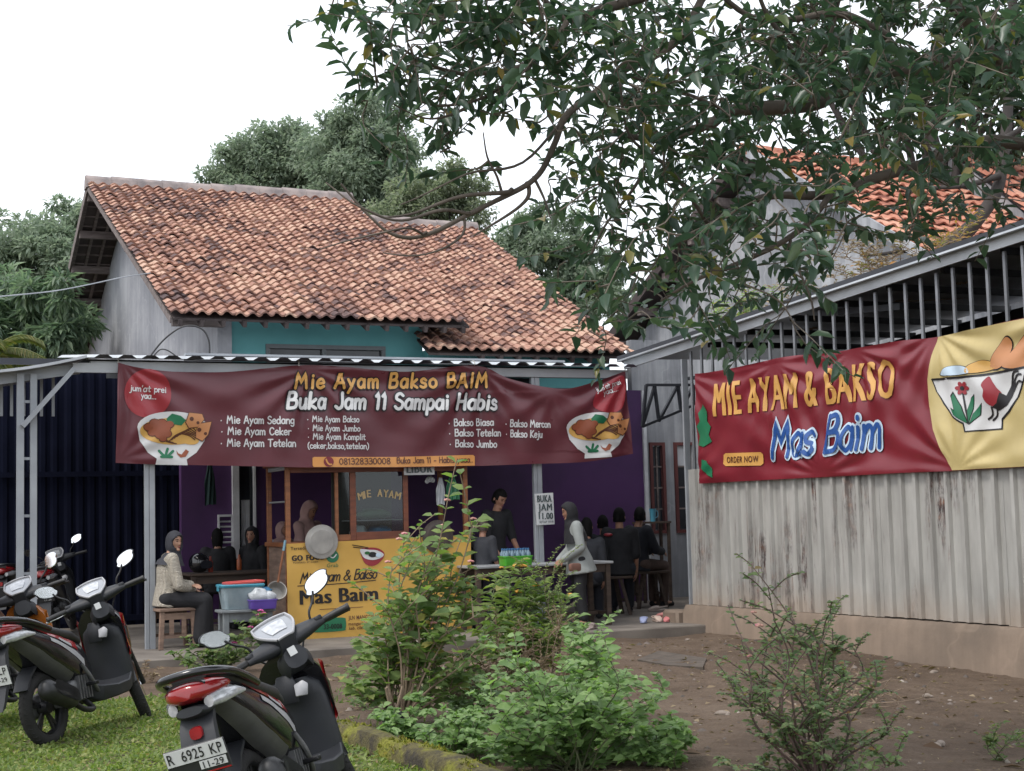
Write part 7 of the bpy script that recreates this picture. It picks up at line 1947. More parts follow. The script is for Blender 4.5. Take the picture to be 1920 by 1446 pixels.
DENS = {0: [(680, .55), (760, .85), (840, .95), (920, .95), (1000, .95), (1080, .9), (1160, .9), (1240, .85), (1320, .45), (1400, .85), (1480, .9), (1560, .8), (1640, .8), (1720, .45), (1800, .8), (1880, .9)],
        1: [(690, .55), (760, .85), (840, .95), (920, .9), (1000, .9), (1080, .9), (1160, .95), (1240, .95), (1320, .8), (1400, .95), (1480, .9), (1560, .85), (1640, .75), (1720, .7), (1800, .9), (1880, .9)],
        2: [(720, .18), (790, .35), (840, .65), (920, .75), (1000, .7), (1080, .6), (1160, .95), (1240, 1), (1320, 1), (1400, .9), (1480, .6), (1560, .8), (1640, .8), (1720, .75), (1800, .65), (1880, .4)],
        3: [(730, .12), (800, .22), (850, .3), (920, .10), (1000, .12), (1080, .55), (1160, .85), (1240, 1), (1320, .9), (1400, .8), (1480, .35), (1560, .75), (1640, .85), (1720, .8), (1800, .65), (1880, .45)],
        4: [(1060, .3), (1120, .6), (1200, .85), (1280, 1), (1360, 1), (1440, .8), (1520, .75), (1600, .75), (1680, .6), (1760, .4), (1840, .25)],
        5: [(1060, .45), (1120, .65), (1200, .75), (1280, 1), (1360, 1), (1440, 1), (1520, .75), (1600, .45), (1680, .25)],
        6: [(1080, .35), (1130, .5), (1200, .55), (1280, .6), (1360, .6), (1440, .45), (1520, .25)],
        7: [(1110, .2), (1180, .3), (1250, .3), (1330, .25), (1400, .12), (1490, .28)],
        }
rt = random.Random(21)
LFP, LFD, LFN, LFL = [], [], [], []
TW = MB(); twc = 0
cells = [(x, 40 + 80 * r, d, 1) for r, row in DENS.items() for x, d in row]
for x in range(560, 2600, 120):
    for y in range(-620, -20, 120): cells.append((x, y, .55 if x > 760 else .3, 2.2))
for x in range(1990, 2600, 120):
    for y in range(0, 420, 120): cells.append((x, y, .6, 2.2))
tips = []
for x, y, dens, area in cells:
    k = dens * (15.5 if y < 230 else 12.5) * area ** .8 * .9
    k = int(k) + (rt.random() < k - int(k))
    for _ in range(k):
        jx, jy = rt.uniform(-45, 45) * math.sqrt(area), rt.uniform(-45, 45) * math.sqrt(area)
        Y = rt.uniform(6.5, 9.6) if x > 1050 else rt.uniform(6.4, 8.0)
        p = at(x + jx, y + jy, Y)
        if noise.noise(p * 1.9) < -.20 and x < 2000: continue           # clumps with gaps of sky between
        tips.append(p)
tips.sort(key=lambda p: float(np.min(np.linalg.norm(LPa - np.array(p), axis=1))))
APT = np.zeros((60000, 3)); na = len(LP); APT[:na] = LPa
for tip in tips:                                    # every twig grows from the nearest limb or older twig
    dd = np.linalg.norm(APT[:na] - np.array(tip), axis=1) + .3 * np.maximum(APT[:na, 2] - tip.z - .25, 0)
    base = Vector(APT[int(np.argmin(dd))]); dist = (tip - base).length
    d = (tip - base).normalized() if dist > .03 else Vector((rt.gauss(0, 1), rt.gauss(0, 1), .2)).normalized()
    d = (d + Vector((rt.gauss(0, .35), rt.gauss(0, .35), rt.gauss(-.05, .3)))).normalized()
    ln = rt.uniform(.20, .36); mid = base.lerp(tip, .5) + Vector((rt.gauss(0, .04), rt.gauss(0, .04), rt.gauss(.02, .04))); end = tip + d * ln
    c = catmull([base, mid, tip, end], 3); nn_ = len(c)
    TW.tube(c, [lerp(.0052, .0022, i / (nn_ - 1)) for i in range(nn_)], 4, cap=False)
    for q in c[2:]:
        if na < 59990: APT[na] = q; na += 1
    nl = rt.randint(8, 13); s = tip - d * ln * .25
    for i in range(nl):
        f = ((i + .5) / nl) ** .8; p = s + d * ln * 1.25 * f
        side = d.cross(Vector((rt.gauss(0, .6), rt.gauss(0, .6), 1))).normalized() * (1 if i % 2 else -1)
        ld = (d * rt.uniform(.2, .8) + side * rt.uniform(.5, 1.0) + Vector((0, 0, rt.uniform(-.6, .2)))).normalized()
        LFP.append(p); LFD.append(ld); LFN.append((rt.gauss(0, .45), rt.gauss(-.2, .45), 1)); LFL.append(rt.uniform(.05, .128))
TW.v = [tuple(tinv @ Vector(v)) for v in TW.v]
tag(TW.build('twig', M_twig, tree, smooth=70, fix=False), kind='stuff')
_P = np.array([tuple(tinv @ Vector(p)) for p in LFP])
def leaf_objects_local(parent, off, *a, **k): leaf_objects(parent, *a, **k)
leafroot = tree
_Pw = np.array([tuple(p) for p in LFP])
q = (_Pw - np.array([0, 0, EYE])) @ np.array(CM3); pxs = 960 + FPX * q[:, 0] / -q[:, 2]; pys = 723 - FPX * q[:, 1] / -q[:, 2]
sc_ = np.array(LFL) / -q[:, 2] * ((pxs > 5) & (pxs < 1915) & (pys > 5) & (pys < 1000)); order = np.argsort(-sc_); big, rest = order[:300], order[300:]
Dn = unit(np.array([tuple(v) for v in LFD])); Nn = np.array(LFN); Sd = unit(np.cross(Nn, Dn)); N2 = np.cross(Dn, Sd); Lf = np.array(LFL)
lme = fast_mesh('leaf', LEAF_V * [1, .47, 1], LEAF_T, ML_big)
for i in big:
    s = Lf[i]; d, y, n = Dn[i] * s, Sd[i] * s, N2[i] * s; p = _P[i]
    link('leaf', lme, tree, Matrix(((d[0], y[0], n[0], p[0]), (d[1], y[1], n[1], p[1]), (d[2], y[2], n[2], p[2]), (0, 0, 0, 1))))
V, T = leaves_vt(_P[rest], Dn[rest], Nn[rest], Lf[rest], .47)
tag(link('foliage', fast_mesh('foliage', V, T, ML_big), tree), kind='stuff')

# ------------------------------------------------------------------ trees behind
def bg_tree(label, blobs, base, m, leafL, nleaf, seed, trunk_r=.2, elong=.45, group=None, name='tree', bark=None, droop=.3):
    """blobs: (centre Vector, radius); trunk with a limb into each blob"""
    r_ = np.random.default_rng(seed); rn = random.Random(seed)
    t = thing(name, label, 'tree', loc=base, group=group); inv = Matrix.Translation(-Vector(base))
    top = sum((c for c, r in blobs), Vector()) / len(blobs)
    mb = MB(); k = Vector((base[0], base[1], base[2] + (top.z - base[2]) * .55))
    c = catmull([Vector(base) - Vector((0, 0, .3)), Vector(base).lerp(k, .5) + Vector((rn.gauss(0, .15), rn.gauss(0, .15), 0)), k, top], 5)
    mb.tube([inv @ p for p in c], [lerp(trunk_r, trunk_r * .3, i / (len(c) - 1)) for i in range(len(c))], 10); mb.build('trunk', bark or M_barkdk, t, smooth=70)
    for cc, r in blobs:
        mb = MB(); s = Vector(base).lerp(top, rn.uniform(.5, .8)); c = catmull([s, (s + cc) / 2 + Vector((0, 0, -.2)), cc], 4)
        mb.tube([inv @ p for p in c], [lerp(trunk_r * .4, .03, i / (len(c) - 1)) for i in range(len(c))], 6); mb.build('limb', bark or M_barkdk, t, smooth=70)
    tot = sum(r ** 2 for c, r in blobs); PP, DD, NN = [], [], []
    for cc, r in blobs:
        n = int(nleaf * r * r / tot); nb = max(6, int(n / 130))
        sub = unit(r_.normal(0, 1, (nb, 3))) * (r * r_.uniform(.45, 1.0, (nb, 1)) * [1, 1, .85])
        w = r_.integers(0, nb, n); o = unit(r_.normal(0, 1, (n, 3)))
        PP.append(np.array(cc)[None] + sub[w] + o * r * r_.uniform(.10, .30, (n, 1)) * [1, 1, .75]); d = o + [0, 0, -droop] + r_.normal(0, .5, (n, 3)); DD.append(d); NN.append(o * .6 + [0, 0, .8] + r_.normal(0, .35, (n, 3)))
    PP = np.concatenate(PP) - np.array(base)[None]; DD = np.concatenate(DD); NN = np.concatenate(NN)
    V, T = leaves_vt(PP, DD, NN, r_.uniform(.6, 1.25, len(PP)) * leafL, elong, SIMPLE_V, SIMPLE_T)
    tag(link('crown', fast_mesh('crown', V, T, m), t), kind='stuff')
    return t
def BL(l): return [(at(x, y, Y), r) for x, y, Y, r in l]
def ground_under(x, Y): p = at(x, 900, Y); return Vector((p.x, p.y, -.02))
bg_tree('tall pale green tree rising behind the left part of the tiled roof', BL([(440, 330, 40, .9), (480, 290, 40, 1.0), (525, 260, 40, .8), (560, 300, 40, 1.1), (500, 350, 40, 1.3), (590, 350, 40, 1.0), (425, 310, 40, .5)]), ground_under(510, 40), ML_far, 0.150, 26400, 1, .25)
bg_tree('tall grey green tree behind the roof, taller and right of its pale neighbour', BL([(650, 250, 38, .8), (700, 240, 38, 1.0), (640, 300, 38, 1.2), (720, 300, 38, 1.2), (670, 360, 38, 1.4), (750, 370, 38, 1.1), (745, 270, 38, .5), (800, 390, 38, .9)]), ground_under(690, 38), ML_far, 0.150, 33440, 2, .25)
bg_tree('bushy yellow green tree showing between the two roof ridges', BL([(800, 360, 34, .8), (850, 350, 34, .7), (870, 385, 34, .8), (820, 410, 34, .9), (760, 400, 34, .9)]), ground_under(810, 34), ML_far2, 0.112, 15840, 3, .15)
bg_tree('leafy tree at the far left, rising highest beside the gable', BL([(128, 420, 34, .8), (110, 470, 34, 1.1), (60, 500, 33, 1.2), (20, 470, 34, .9), (120, 540, 33, 1.0), (-40, 480, 34, 1.2), (150, 480, 34, .7)]), ground_under(80, 34), ML_far, 0.163, 24640, 4, .25)
bg_tree('mango tree with long drooping leaves in front of the far left trees', BL([(40, 560, 28, .9), (100, 590, 27.5, .9), (20, 620, 28, 1.0), (75, 640, 27.5, .8), (-60, 580, 28, 1.2), (110, 630, 27.5, .6)]), ground_under(40, 28), ML_mango, .26, 8000, 5, .18, .25, droop=.7)
bg_tree('slim tree behind the right end of the tiled roof', BL([(1000, 420, 36, .55), (990, 470, 36, .9), (1050, 450, 36, .9), (1060, 520, 36, .9), (1090, 560, 36, .8), (960, 470, 36, .5), (1110, 500, 36, .8), (1130, 560, 36, .7)]), ground_under(1050, 36), ML_far, 0.138, 22880, 6, .18)
bg_tree('dark tree with an ivy covered trunk standing between the shed and the orange roofs', BL([(1880, 60, 23, 1.0), (1800, 90, 23, .9), (1860, 180, 23, .8), (1720, 170, 23.5, .9), (1900, 230, 23, .6), (1640, 230, 24, .8), (1950, 120, 23, 1.2), (1560, 120, 24, .8), (1660, 60, 24, .9), (1420, 150, 24, .7), (1480, 60, 24, .8)]), FS.w(-1.2, 6.3, -.02), leaf_mat('ivy_tree_leaf', [(0, (.018, .038, .022)), (.6, (.035, .065, .034)), (1, (.06, .10, .05))], .3, .5), .15, 9500, 7, .26, bark=M_barkdk)
b7 = FS.w(-1.2, 6.3, 0)
# crooked dark branch rising over the shed roof edge
br = thing('roof_side_tree', 'bare crooked dark tree branch leaning over the shed roof before the orange tiles', 'tree', loc=(b7.x + .3, b7.y - 1.2, 0)); inv = Matrix.Translation(-br.location)
c = catmull([Vector((b7.x + .3, b7.y - 1.2, -.1)), at(1835, 560, 20), at(1745, 500, 19.6), at(1790, 452, 19.4), at(1830, 415, 19.4), at(1868, 360, 19.5), at(1880, 300, 19.6), at(1890, 200, 19.8), at(1895, 60, 20), at(1905, -60, 20)], 6)
mb = MB(); mb.tube([inv @ p for p in c], [lerp(.12, .055, i / len(c)) for i in range(len(c))], 10); mb.build('trunk', M_barkdk, br, smooth=70)
for l in ([(1840, 408), (1830, 430), (1815, 448)], [(1800, 445), (1700, 470), (1620, 480)], [(1875, 330), (1800, 350), (1700, 352)], [(1885, 260), (1915, 240), (1960, 200)]):
    mb = MB(); c = catmull([at(x, y, 19.4) for x, y in l], 5); mb.tube([inv @ p for p in c], [lerp(.05, .012, i / len(c)) for i in range(len(c))], 7); mb.build('branch', M_barkdk, br, smooth=70)
# ------------------------------------------------------------------ palm at the far left
pb = at(-25, 668, 25); palm = thing('palm', 'yellow green palm whose fronds arch over the carport roof at the left edge', 'palm', loc=(pb.x, pb.y, -.02)); inv = Matrix.Translation(-palm.location)
mb = MB(); mb.tube([inv @ p for p in catmull([Vector((pb.x, pb.y, -.2)), Vector((pb.x + .1, pb.y, 2.2)), pb], 6)], [.16] * 6 + [.13] * 7, 10); mb.build('trunk', M_bark, palm)
ML_palm = leaf_mat('palm_leaflet', [(0, (.09, .12, .035)), (.6, (.16, .18, .05)), (1, (.25, .22, .08))], .35, .5)
for k in range(11):
    a = k * 2.4 + .3; el = .9 - .09 * k; pts = [pb + Vector((math.cos(a) * math.cos(el) * s, math.sin(a) * math.cos(el) * s, math.sin(el) * s - .42 * s * s)) for s in np.linspace(0, 1.35, 14)]
    mb = MB(); mb.tube([inv @ p for p in pts], [lerp(.018, .004, i / 13) for i in range(14)], 5); fr_ = mb.build('frond', ML_palm, palm)
    Pp, Dp = [], []
    for p, q_ in zip(pts[2:], pts[3:]):
        d = (q_ - p).normalized(); s = d.cross(Vector((0, 0, 1))).normalized()
        for j in range(3):
            for sg_ in (-1, 1): Pp.append(tuple(inv @ p.lerp(q_, j / 3))); Dp.append(tuple(d * .6 + s * sg_ + Vector((0, 0, -.35))))
    V, T = leaves_vt(Pp, Dp, np.tile([0, 0, 1.], (len(Pp), 1)), .36, .09, SIMPLE_V, SIMPLE_T); tag(link('leaflet', fast_mesh('leaflet', V, T, ML_palm), fr_), kind='stuff')
# ------------------------------------------------------------------ yard plants
ML_lant = leaf_mat('lantana_leaf', [(0, (.12, .19, .07)), (.4, (.18, .26, .09)), (.75, (.25, .33, .11)), (.95, (.26, .31, .11)), (1, (.45, .35, .08))], .45, .6)
ML_shrub = leaf_mat('heart_shrub_leaf', [(0, (.14, .235, .085)), (.5, (.21, .325, .12)), (1, (.29, .41, .17))], .45, .5)
ML_marig = leaf_mat('marigold_leaf', [(0, (.10, .165, .06)), (.5, (.17, .235, .075)), (1, (.25, .30, .10))], .45, .6)
ML_rose = leaf_mat('rose_leaf', [(0, (.12, .185, .09)), (.6, (.18, .25, .11)), (.93, (.24, .30, .14)), (1, (.34, .19, .10))], .42, .5)
ML_dry = leaf_mat('dry_leaf', [(0, (.11, .065, .04)), (.5, (.20, .14, .085)), (1, (.30, .235, .15))], .2, .8)
ML_weed = leaf_mat('weed_leaf', [(0, (.09, .155, .055)), (.6, (.15, .215, .075)), (1, (.24, .27, .10))], .42, .6)
M_stemg = mat('green_stem', (.11, .125, .06), (.075, .085, .042), 8, rough=.7); M_stemb = mat('red_brown_stem', (.15, .10, .085), (.09, .062, .055), 8, rough=.8); M_stemd = mat('dry_stem', (.27, .20, .14), (.16, .115, .08), 8, rough=.85)
def shrub(name, label, cat, base, tips, leafL, leafW, lm, sm, pairs=9, start=.3, r0=.008, parts=100, seed=1, side=2, wob=.05, tv=LEAF_V, tt=LEAF_T, spread=.9, droop=.25, group=None, ls=1.0):
    """each stem runs from near the base to a tip, with side shoots and leaf pairs"""
    rn = random.Random(seed); base = Vector(base)
    t = thing(name, label, cat, loc=base, group=group); P_, D_, N_, L_ = [], [], [], []
    for tip in tips:
        tip = Vector(tip) - base; b0 = Vector((rn.gauss(0, .04), rn.gauss(0, .04), -.02))
        c = catmull([b0, b0.lerp(tip, .35) * 1.0 + Vector((rn.gauss(0, wob), rn.gauss(0, wob), tip.z * .10)), b0.lerp(tip, .7) + Vector((rn.gauss(0, wob), rn.gauss(0, wob), tip.z * .06)), tip], 5)
        sb = MB(); sb.tube(c, [lerp(r0, r0 * .35, i / (len(c) - 1)) for i in range(len(c))], 5)
        runs = [(c, start)]
        for _ in range(side):
            i = rn.randint(len(c) // 3, len(c) - 2); d = (c[i + 1] - c[i]).normalized(); o = Vector((rn.gauss(0, 1), rn.gauss(0, 1), rn.uniform(-.1, .7))).normalized()
            ln = tip.length * rn.uniform(.16, .34); e = c[i] + (d * .5 + o).normalized() * ln
            cc = catmull([c[i], (c[i] + e) / 2 + Vector((0, 0, .02)), e], 4); sb.tube(cc, [r0 * .45] * (len(cc) - 1) + [r0 * .25], 4); runs.append((cc, .15))
        sb.build('stem', sm, t, smooth=70)
        for run, st in runs:
            np_ = max(2, int(pairs * (1 if run is c else .6)))
            for k in range(np_):
                f = lerp(st, 1, (k + rn.random() * .6) / np_); i = min(int(f * (len(run) - 1)), len(run) - 2); p = run[i].lerp(run[i + 1], f * (len(run) - 1) - i); d = (run[i + 1] - run[i]).normalized()
                a = rn.uniform(0, 2 * PI)
                for h in (0, PI):
                    s = Vector((math.cos(a + h), math.sin(a + h), 0)); ld = (s * spread + d * .5 + Vector((0, 0, rn.uniform(-droop, droop * .6)))).normalized()
                    P_.append(tuple(p)); D_.append(tuple(ld)); N_.append((rn.gauss(0, .3), rn.gauss(-.5, .3), 1)); L_.append(leafL * rn.choice((rn.uniform(.3, .7), rn.uniform(.65, 1.0), rn.uniform(.9, 1.3))) * (1.1 - .35 * f) * ls)
    P_ = np.array(P_); D_ = unit(np.array(D_)); N_ = np.array(N_); L_ = np.array(L_)
    d0 = np.linalg.norm(P_ + np.array(base) - np.array([0, 0, EYE]), axis=1); order = np.argsort(d0 / L_); bigs, rest_ = order[:parts], order[parts:]
    if parts:
        me = fast_mesh('leaf', tv * [1, leafW, 1], tt, lm); S_ = unit(np.cross(N_, D_)); N3 = np.cross(D_, S_)
        for i in bigs:
            s = L_[i]; d, y, n, p = D_[i] * s, S_[i] * s, N3[i] * s, P_[i]
            link('leaf', me, t, Matrix(((d[0], y[0], n[0], p[0]), (d[1], y[1], n[1], p[1]), (d[2], y[2], n[2], p[2]), (0, 0, 0, 1))))
    if len(rest_):
        V, T = leaves_vt(P_[rest_], D_[rest_], N_[rest_], L_[rest_], leafW, tv, tt); tag(link('foliage', fast_mesh('foliage', V, T, lm), t), kind='stuff')
    return t
def flower(parent, p, r, m, name='flower', n=9, seed=0, flat=.55):
    rn = random.Random(seed); mb = MB(); b = parent.location
    for i in range(n):
        a = i * 2.4; q = r * math.sqrt(i / n) * .75
        mb.ell((p[0] - b.x + q * math.cos(a), p[1] - b.y + q * math.sin(a), p[2] - b.z + r * .5 * (1 - (q / r) ** 2)), (r * .34, r * .34, r * .26), 7, 5)
    return mb.build(name, m, parent, smooth=60)
M_pink = mat('pink_petal', (.55, .20, .24), (.50, .30, .22), 30, rough=.7); M_hotpink = mat('hot_pink_petal', (.55, .09, .28), rough=.7); M_orangef = mat('orange_petal', (.55, .22, .03), (.50, .32, .05), 30, rough=.7)
def gnd(px, py): p = onz(px, py, .0); return Vector((p.x, p.y, gzz(p.x, p.y)))
def tips_px(l, Y, j=.25, seed=0):
    rn = random.Random(seed); return [at(x, y, Y + rn.uniform(-j, j)) for x, y in l]
# lantana, tall, pink heads
lb = gnd(745, 1368)
lt = shrub('lantana_shrub', 'tall lantana with pink flower heads growing in front of the yellow cart banner', 'shrub', lb, tips_px([(838, 945), (887, 978), (830, 992), (758, 1010), (882, 1058), (735, 1062), (812, 1040), (850, 1090), (780, 1110), (720, 1180), (690, 1260), (812, 1180), (860, 1170), (760, 1200), (705, 1300), (900, 1150), (850, 1250), (790, 1270), (835, 1020), (865, 1010), (800, 1065), (770, 1050), (870, 1100), (740, 1130), (825, 1120), (900, 1210), (740, 1240), (715, 1225), (905, 1110), (920, 1170), (680, 1215), (700, 1150), (895, 1260), (870, 1290), (675, 1280), (930, 1230), (760, 1140), (845, 1150)], lb.y + .1, .35, 3), .115, .62, ML_lant, M_stemd, 7, .38, .009, 130, 31, 4)
for k, (x, y) in enumerate(((838, 940), (887, 975), (830, 988), (758, 1003), (748, 1013), (882, 1055), (727, 1056), (812, 1170))):
    flower(lt, at(x, y, lb.y + .05 * math.sin(k)), .028, M_pink, seed=k)
# marigold-like shrub with orange heads
mbp = gnd(985, 1300)
mt = shrub('marigold_plant', 'leafy plant with orange yellow flower heads right of the lantana', 'plant', mbp, tips_px([(975, 1068), (972, 1115), (1005, 1105), (940, 1090), (920, 1120), (1000, 1070), (950, 1150), (985, 1160), (930, 1180), (1020, 1150), (960, 1200), (905, 1200), (955, 1075), (1010, 1180), (1030, 1120), (1050, 1140), (1020, 1180), (1070, 1170), (915, 1150), (890, 1180), (1040, 1200), (930, 1220), (980, 1210)], mbp.y, .3, 5), .14, .24, ML_marig, M_stemg, 12, .3, .008, 90, 37, 3, droop=.4)
for k, (x, y) in enumerate(((968, 1064), (980, 1064), (972, 1112), (1004, 1100), (940, 1066))): flower(mt, at(x, y, mbp.y), .04 if k != 4 else .025, M_orangef, seed=k)
mb2 = gnd(1062, 1245)
mt2 = shrub('marigold_plant', 'single stemmed plant with one orange flower beside the standing woman', 'plant', mb2, tips_px([(1070, 1120), (1050, 1150), (1090, 1150), (1040, 1180), (1100, 1170)], mb2.y, .2, 8), .15, .35, ML_shrub, M_stemg, 8, .35, .007, 30, 41, 1, droop=.4)
flower(mt2, at(1070, 1119, mb2.y), .05, M_orangef, seed=4)
gb_ = gnd(1035, 1300)
shrub('wispy_plant', 'thin grey green wispy plant with bare stalks between the orange flowers', 'plant', gb_, tips_px([(1025, 1055), (1040, 1065), (1015, 1080), (1045, 1095), (1030, 1110), (1052, 1075), (1020, 1120), (1055, 1120)], gb_.y, .2, 9), .035, .5, ML_marig, M_stemb, 26, .3, .005, 0, 43, 4, tv=SIMPLE_V, tt=SIMPLE_T)
db = gnd(1000, 1345)
shrub('dead_bush', 'tangle of dry brown stems and withered leaves in the middle of the bed', 'bush', db, tips_px([(930, 1185), (960, 1190), (1000, 1180), (1030, 1190), (1050, 1170), (1070, 1200), (980, 1220), (940, 1240), (890, 1290), (850, 1300), (1010, 1240), (1040, 1250), (1080, 1250), (900, 1230), (970, 1160), (1100, 1230)], db.y, .4, 10), .05, .3, ML_dry, M_stemd, 14, .35, .006, 0, 47, 6, tv=SIMPLE_V, tt=SIMPLE_T, droop=.9)
# the broad green shrub mound
def mound(label, bpx, tips, Yj, leafL, seed, parts=120, lm=None, pairs=9, name='green_shrub'):
    b = gnd(*bpx); return shrub(name, label, 'shrub', b, tips_px(tips, b.y, Yj, seed), leafL, .68, lm or ML_shrub, M_stemg, pairs, .25, .006, parts, seed, 4)
rn = random.Random(77)
mound('dense light green shrub with heart shaped leaves, lowest and broadest in the bed', (1080, 1440), [(rn.uniform(900, 1270), rn.uniform(1290, 1420)) for _ in range(46)] + [(rn.uniform(930, 1180), rn.uniform(1220, 1320)) for _ in range(14)], .5, .08, 51, 170)
mound('upright light green shrub standing highest in the bed before the concrete step', (1090, 1370), [(1095, 1190), (1120, 1180), (1135, 1200), (1060, 1215), (1080, 1200), (1140, 1240), (1110, 1230), (1065, 1250), (1040, 1270), (1150, 1280), (1120, 1300), (1090, 1280), (1160, 1310), (1050, 1310), (1000, 1290), (970, 1270), (940, 1290), (960, 1310)], .35, .085, 53, 110)
mound('small leaved green shrub creeping over the mossy kerb, left end of the bed', (850, 1425), [(rn.uniform(775, 930), rn.uniform(1300, 1400)) for _ in range(20)], .35, .06, 57, 90)
mound('small green shrub hiding the black pot at the foot of the lantana', (745, 1400), [(705, 1345), (725, 1360), (760, 1350), (785, 1340), (700, 1370), (770, 1375), (740, 1335), (800, 1365), (790, 1310), (720, 1320)], .2, .065, 58, 40)
mound('low green shrub right behind the lantana stems', (860, 1345), [(rn.uniform(800, 930), rn.uniform(1270, 1340)) for _ in range(14)], .3, .07, 59, 50)
mound('low spreading weed along the right edge of the bed', (1240, 1440), [(rn.uniform(1180, 1300), rn.uniform(1350, 1430)) for _ in range(14)], .35, .07, 61, 60)
# thorny rose bush on the right
rb0 = Vector(onz(1530, 1470, 0)); rb0.z = gzz(rb0.x, rb0.y)
rs = shrub('rose_bush', 'sparse thorny rose bush with small leaves standing alone on the dirt, right', 'shrub', rb0, tips_px([(1425, 1080), (1440, 1100), (1365, 1135), (1410, 1150), (1450, 1160), (1560, 1150), (1390, 1200), (1440, 1205), (1480, 1180), (1520, 1200), (1560, 1210), (1600, 1215), (1640, 1240), (1380, 1260), (1370, 1300), (1420, 1290), (1480, 1270), (1540, 1280), (1600, 1290), (1650, 1300), (1400, 1370), (1470, 1350), (1560, 1350), (1640, 1370), (1680, 1420), (1360, 1430), (1440, 1420), (1540, 1400), (1620, 1420), (1500, 1300), (1580, 1250), (1660, 1350), (1415, 1330)], rb0.y, .45, 12), .042, .6, ML_rose, M_stemb, 17, .18, .008, 150, 67, 6, wob=.08)
for k, (x, y) in enumerate(((1423, 1176), (1413, 1150), (1405, 1232))): flower(rs, at(x, y, rb0.y - .05), .028 if k == 0 else .02, M_pink, seed=k)
tb0 = Vector(onz(1560, 1330, 0)); tb0.z = gzz(tb0.x, tb0.y)
shrub('dry_twig_heap', 'heap of dry twigs and withered stalks lying behind the rose bush', 'twigs', tb0, [Vector((tb0.x + random.uniform(-.3, .75), tb0.y + random.uniform(-.2, 1.6), tb0.z + random.uniform(.03, .22))) for _ in range(16)], .03, .4, ML_dry, M_stemd, 8, .3, .007, 0, 71, 4, tv=SIMPLE_V, tt=SIMPLE_T, wob=.1)
# low plants near the left post and between lawn and floor
fb = gnd(405, 1262)
ft = shrub('periwinkle', 'low leafy plant with pink flowers under the wooden stool', 'plant', fb, tips_px([(335, 1225), (360, 1205), (390, 1200), (420, 1195), (450, 1190), (475, 1200), (345, 1245), (430, 1225), (380, 1225), (460, 1225), (490, 1215), (410, 1240), (485, 1160), (465, 1185), (440, 1208)], fb.y, .35, 14), .085, .6, ML_weed, M_stemg, 10, .2, .006, 60, 73, 3)
for k, (x, y) in enumerate(((489, 1147), (494, 1152), (486, 1155), (462, 1183), (440, 1207), (470, 1178))): flower(ft, at(x, y, fb.y - .1), .035, M_hotpink, n=6, seed=k)
wb_ = gnd(72, 1180)
shrub('carport_weed', 'leafy green weed growing at the foot of the left carport post', 'plant', wb_, tips_px([(60, 1130), (75, 1120), (90, 1128), (50, 1145), (100, 1140), (80, 1140)], wb_.y, .2, 15), .09, .4, ML_weed, M_stemg, 8, .2, .006, 20, 79, 2)
for k, (bx, by, tl, l, mm) in enumerate(((262, 1275, [(250, 1250), (275, 1240), (300, 1255), (240, 1265), (290, 1265)], 'dry brown weed tuft at the foot of the front canopy post', ML_dry), (335, 1290, [(320, 1265), (345, 1262), (360, 1272), (310, 1275)], 'mixed green weed tuft at the lawn edge right of the front post', ML_weed),
                                          (690, 1270, [(655, 1245), (680, 1240), (710, 1238), (735, 1245), (665, 1260), (720, 1258)], 'short green weeds before the floor edge left of the lantana', ML_weed), (690, 1330, [(665, 1300), (690, 1292), (720, 1298), (655, 1315), (735, 1310)], 'short pale weeds on the dirt behind the mossy kerb', ML_weed),
                                          (1880, 1400, [(1830, 1375), (1870, 1365), (1900, 1372), (1850, 1385), (1915, 1380)], 'small weed tuft on the dirt at the right picture edge', ML_weed))):
    b = gnd(bx, by); shrub('weed_tuft', l, 'weeds', b, tips_px(tl, b.y, .25, 90 + k), .05, .4, mm, M_stemg if mm is ML_weed else M_stemd, 9, .1, .004, 0, 90 + k, 3, tv=SIMPLE_V, tt=SIMPLE_T)
# flower pot with bare stems
pp = gnd(738, 1380); pot = thing('flower_pot', 'black plastic pot with bare woody stumps at the foot of the lantana', 'pot', loc=pp)
mb = MB(); mb.lathe([(.06, 0), (.085, .13), (.092, .132), (.092, .145), (.08, .145), (.075, .10), (.001, .10)], 20, cap=False); mb.build('body', M_mattb, pot)
for a in (.3, 2.2, 4.1):
    mb = MB(); mb.tube(catmull([(0, 0, .09), (.03 * math.cos(a), .03 * math.sin(a), .18), (.07 * math.cos(a), .07 * math.sin(a), .32)], 4), .011, 6); mb.build('stump', M_stemd, pot)
# dried vines and weeds on the shed roof
for k, (a, n_, lm, l) in enumerate(((.9, 26, ML_dry, 'dry tangled vine lying on the shed roof, left heap'), (2.5, 34, ML_dry, 'dry tangled vine lying on the shed roof, big right heap'), (3.4, 16, leaf_mat('yellowing_leaf', [(0, (.10, .13, .03)), (.5, (.30, .20, .05)), (1, (.42, .19, .05))], .4, .6), 'yellowing weed growing on the shed roof before the orange tiles'))):
    b = FS.w(a, 1.3, roofz(a) + .03); rr_ = random.Random(k + 5)
    shrub('roof_vine', l, 'vine', b, [FS.w(a + rr_.uniform(-1.0, 1.0), 1.3 + rr_.uniform(-.9, 1.2), roofz(a) + rr_.uniform(.1, .75 if k < 2 else .8)) for _ in range(n_)], .085, .4, lm, M_stemd, 9, .25, .008, 0, 100 + k, 4, tv=SIMPLE_V, tt=SIMPLE_T, wob=.15)
b = FS.w(-.1, 1.0, roofz(0)); rr_ = random.Random(9)
shrub('roof_vine', 'green climber growing on the shed roof edge near the grey gable', 'vine', b, [FS.w(rr_.uniform(-.6, .9), 1.0 + rr_.uniform(-.6, .8), roofz(0) + rr_.uniform(.15, .75)) for _ in range(16)], .10, .45, ML_lant, M_stemd, 9, .25, .006, 0, 111, 3, tv=SIMPLE_V, tt=SIMPLE_T, wob=.12)
